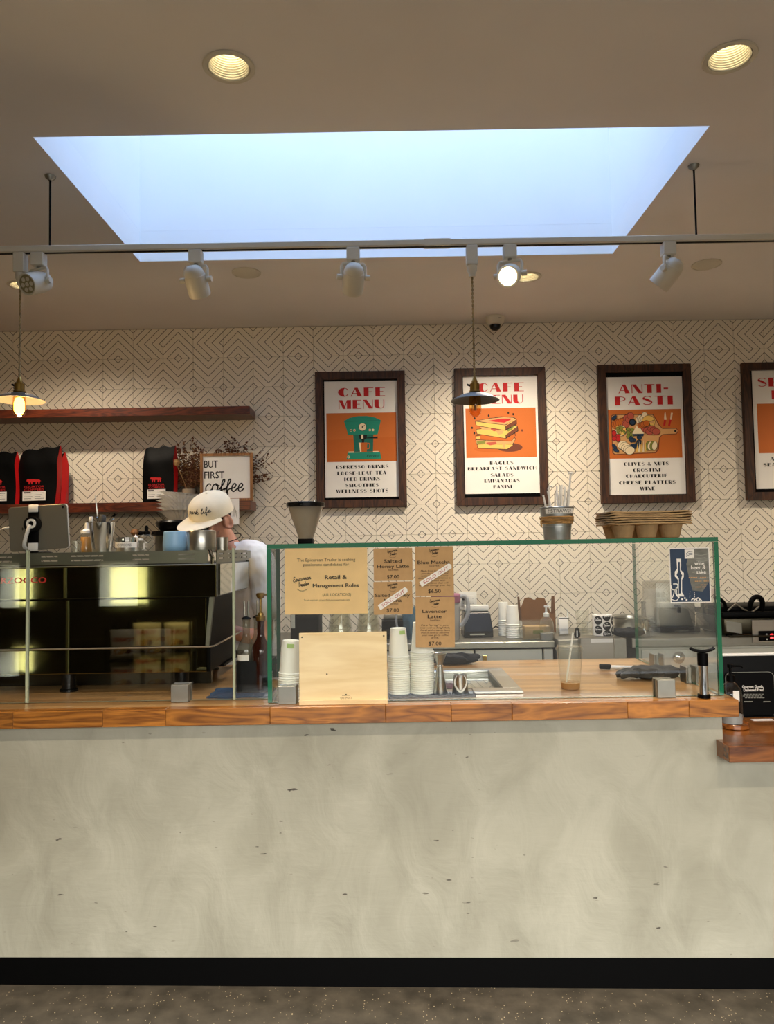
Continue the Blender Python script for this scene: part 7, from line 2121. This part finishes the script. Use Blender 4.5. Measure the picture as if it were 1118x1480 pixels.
b.build('indicator_dots', M['paper_white'], pn, smooth=False)['kind'] = 'stuff'
b = MB(); b.add([(X(1049), -.1512, Z(912)), (X(1071), -.1512, Z(916)), (X(1071), -.1512, Z(900)), (X(1049), -.1512, Z(897))], [(0, 1, 2, 3)]); b.build('instruction_label', M['steel_dull'], t, smooth=False)
b = MB()
b.box(xl - .01, xr, -.16, .24, Z(892), Z(884)); b.box(xl + .01, xr, -.12, .2, Z(884), Z(877))
b.build('upper_plate', M['black'], t, bevel=.006)
MB().tube(smooth_path([(X(1083), -.15, Z(882)), (X(1083.5), -.17, Z(870)), (X(1088), -.175, Z(863.5)), (X(1095), -.175, Z(863)), (X(1100), -.17, Z(870)), (X(1101), -.15, Z(882))], 5), .014, 10).build('loop_handle', M['black'], t)
MB().tube(smooth_path([(X(1052), -.12, Z(884)), (X(1050), -.13, Z(872)), (X(1040), -.14, Z(864)), (X(1034), -.14, Z(864))], 5), .010, 8).build('side_handle', M['black'], t)
MB().tube([(X(1052), -.15, Z(882)), (X(1064), -.15, Z(872)), (X(1075), -.15, Z(881)), (X(1088), -.15, Z(884)), (X(1098), -.15, Z(877))], .005, 8).build('linkage', M['steel'], t)
MB().box(X(1048), xr - .05, -.20, -.161, .0005, .010).build('grease_tray', M['dark_steel'], t, smooth=False)
t = bc('wooden_spatula', 'short pale wooden scraper lying in front of the panini press', 'spatula', 1064, 4.36, z=BCZ + .008, rz=R(-28))
MB().tube([(-.085, 0, .02), (-.03, 0, .016), (.02, 0, .013), (.075, 0, .013)], [.006, .014, .017, .015], 10, flat=.6).build('handle', M['sign_wood'], t)
t = bc('white_board', 'thick white chopping board edge lying in front of the panini press', 'chopping board', 1120, 4.34, z=BCZ + .008)
MB().box(-.09, .3, -.03, .09, .0005, .018).build('board_slab', M['white_plastic'], t, bevel=.004)

# ------------------------------------------------------------------ lower worktop: sign, bottle, coaster
y = 2.93
x0, z0 = P(1047, 1038, y); x1, z1 = P(1047, 949, y)[0], P(1080, 948, y)[1]
t = thing('delivery_sign', 'black countertop sign with white lettering Gourmet Goods, Delivered Free', 'sign', (0, y, LZ1 + .0005))
wS = .42
MB().box(x0, x0 + wS, .004, .03, .004, z1 - LZ1).build('back_panel', M['black_gloss'], t, smooth=False)
MB().box(x0 - .004, x0 + wS, .0, .034, z1 - LZ1 + .0005, z1 - LZ1 + .006).build('top_edge', M['white_plastic'], t, smooth=False)
MB().box(x0 - .0, x0 + wS, -.02, .05, 0, .0035).build('foot_plate', M['black'], t, smooth=False)
f = lambda px, py: (P(px, py, y - .004)[0], P(px, py, y - .004)[1] - LZ1)
a, c = f(1050, 1037), f(1117.5, 971)
in_ = MB().prism(rrect(a[0], c[0], a[1], c[1], .022), -.004, .0035).build('rounded_panel', M['black'], t, smooth=False)
b = MB(); pts = rrect(a[0], c[0], a[1], c[1], .022); b.ribbon(pts + pts[:1], .0016, -.0046); b.build('panel_outline', M['steel_dull'], in_, smooth=False)
b = MB()
def ln(s, pa, pb, py, ch):
    (xa, za), (xb, zb_) = f(pa, py), f(pb, py)
    txt(b, s, (xa + xb) / 2, (za + zb_) / 2, w=xb - xa, h=ch * y / FPX, y=-.0048, bold=.02)
ln('Gourmet Goods,', 1072, 1102.5, 992.3, 4); ln('Delivered Free!', 1074, 1103, 997, 4)
b.build('heading', M['paper_white'], in_, smooth=False)
b = MB()
for i, (pa, pb) in enumerate(((1074, 1104), (1073, 1102), (1076, 1105))):
    for k in range(7):
        u0 = pa + (pb - pa) * k / 7; q = f(u0, 1003.5 + i * 2.6); q1 = f(u0 + (pb - pa) / 7 * .75, 1003.5 + i * 2.6)
        b.rect(q[0], q1[0], q[1] - .0012, q[1] + .0012, -.0048)
for pa, pb in ((1074.5, 1087), (1102.5, 1112.5)): q, q1 = f(pa, 1014.2), f(pb, 1014.2); b.rect(q[0], q1[0], q[1] - .0016, q[1] + .0016, -.0048)
b.build('small_print', M['steel_dull'], in_, smooth=False)
t = thing('paper_slip', 'white paper slip lying in front of the black countertop sign', 'paper', (P(1101, 1042, 2.87)[0], 2.868, LZ1 + .0004))
MB().box(-.04, .04, -.012, .012, 0, .0012).build('slip', M['paper_white'], t, smooth=False)
b = MB()
ccx, ccy = PZ(1060, 1045, LZ1 + .018)
t = thing('round_coaster', 'round dark wooden coaster on the lower ledge under the glass bottle', 'coaster', (P(1060, 1045, 2.76)[0], 2.76, LZ1 + .0005))
MB().lathe([(0, 0), (.048, 0), (.052, .003), (.052, .017), (.05, .019), (.046, .0165), (0, .0165)], n=44).build('coaster_disc', M['stave_red'], t)
bx2 = t.location.x - .006
t = thing('sanitiser_bottle', 'clear round-shouldered glass bottle with a black pump behind the end of the worktop', 'bottle', (bx2, 2.76, LZ1 + .0175))
MB().lathe([(0, .0005), (.036, .0005), (.0375, .004), (.0375, .10), (.033, .125), (.020, .142), (.012, .148), (.012, .158)], n=36).build('bottle_wall', M['glass'], t)
pm = MB().lathe([(.0145, .150), (.0145, .172), (.005, .175), (.005, .198), (.010, .200), (.010, .212), (0, .213)], n=20).build('pump', M['black'], t)
MB().tube([(0, 0, .206), (.038, -.006, .205), (.042, -.007, .198)], .004, 8).build('pump_nozzle', M['black'], pm)
MB().box(-.010, .012, -.0395, -.0378, .085, .122).build('white_label', M['paper_white'], t, smooth=False)
MB().lathe([(0, .001), (.0355, .001), (.036, .03), (0, .03)], n=28).build('liquid', M['cloudy_plastic'], t)

# ------------------------------------------------------------------ customer side, left of the view: the crisp rack that the machine panels mirror
t = thing('crisp_display_rack', 'black wire display rack holding crisp bags on the customer side', 'rack', (-1.24, 1.6, 0))
fz0 = fz(-1.24)
for z in (.829, .987):
    MB().box(-.17, .17, -.06, .06, z, z + .006).build('rack_shelf', M['black'], t, smooth=False)
for sx_ in (-.165, .165):
    for sy_ in (-.055, .055): MB().box(sx_ - .005, sx_ + .005, sy_ - .005, sy_ + .005, fz0 + .0005, 1.16).build('rack_post', M['black'], t, smooth=False)
def chips(x, z, lab, s=1.0, rz=0.0):
    t = thing('crisp_bag', lab, 'crisp bag', (x, 1.6, z), math.pi + rz, 'crisp bags in the wire rack')
    w, h = .155 * s, .150 * s
    b = MB(); nu, nv = 14, 12
    for side in (-1, 1):
        for j in range(nv + 1):
            for i in range(nu + 1):
                u, v = -1 + 2 * i / nu, -1 + 2 * j / nv
                b.v.append((u * w / 2 * (1 - .06 * (1 - v * v)), side * .028 * (1 - u ** 4) * (1 - v ** 6) + .0012 * side, (v + 1) * h / 2))
    k = (nu + 1) * (nv + 1)
    for j in range(nv):
        for i in range(nu):
            a = j * (nu + 1) + i
            b.f += [(a, a + 1, a + nu + 2, a + nu + 1), (k + a + nu + 1, k + a + nu + 2, k + a + 1, k + a)]; b.m += [0, 0]
    b.build('foil_pouch', M['chip_bag'], t)
    pr = MB(); txt(pr, 'TORRES', 0, h * .68, w=w * .74, h=h * .14, y=0, bold=.03, mi=0)
    pr.disc(-.02, h * .3, .02, .014, 0, 1); pr.disc(.025, h * .28, .028, .016, 0, 2); pr.disc(0, h * .34, .014, .014, 0, 3)
    pr.v = [(v[0], -.028 * (1 - (2 * v[0] / w) ** 4) * (1 - (2 * v[2] / h - 1) ** 6) - .0024, v[2]) for v in pr.v]
    pr.build('printed_front', [M['red_ink'], M['brown_print'], M['tan_print'], M['yellow_print']], t, smooth=False)
chips(-1.325, .9935, 'cream crisp bag on the upper shelf of the wire rack, farther from the counter end')
chips(-1.155, .9935, 'cream crisp bag on the upper shelf of the wire rack, nearer the counter end')
chips(-1.325, .8355, 'cream crisp bag on the lower shelf of the wire rack, farther from the counter end')
chips(-1.155, .8355, 'cream crisp bag on the lower shelf of the wire rack, nearer the counter end')
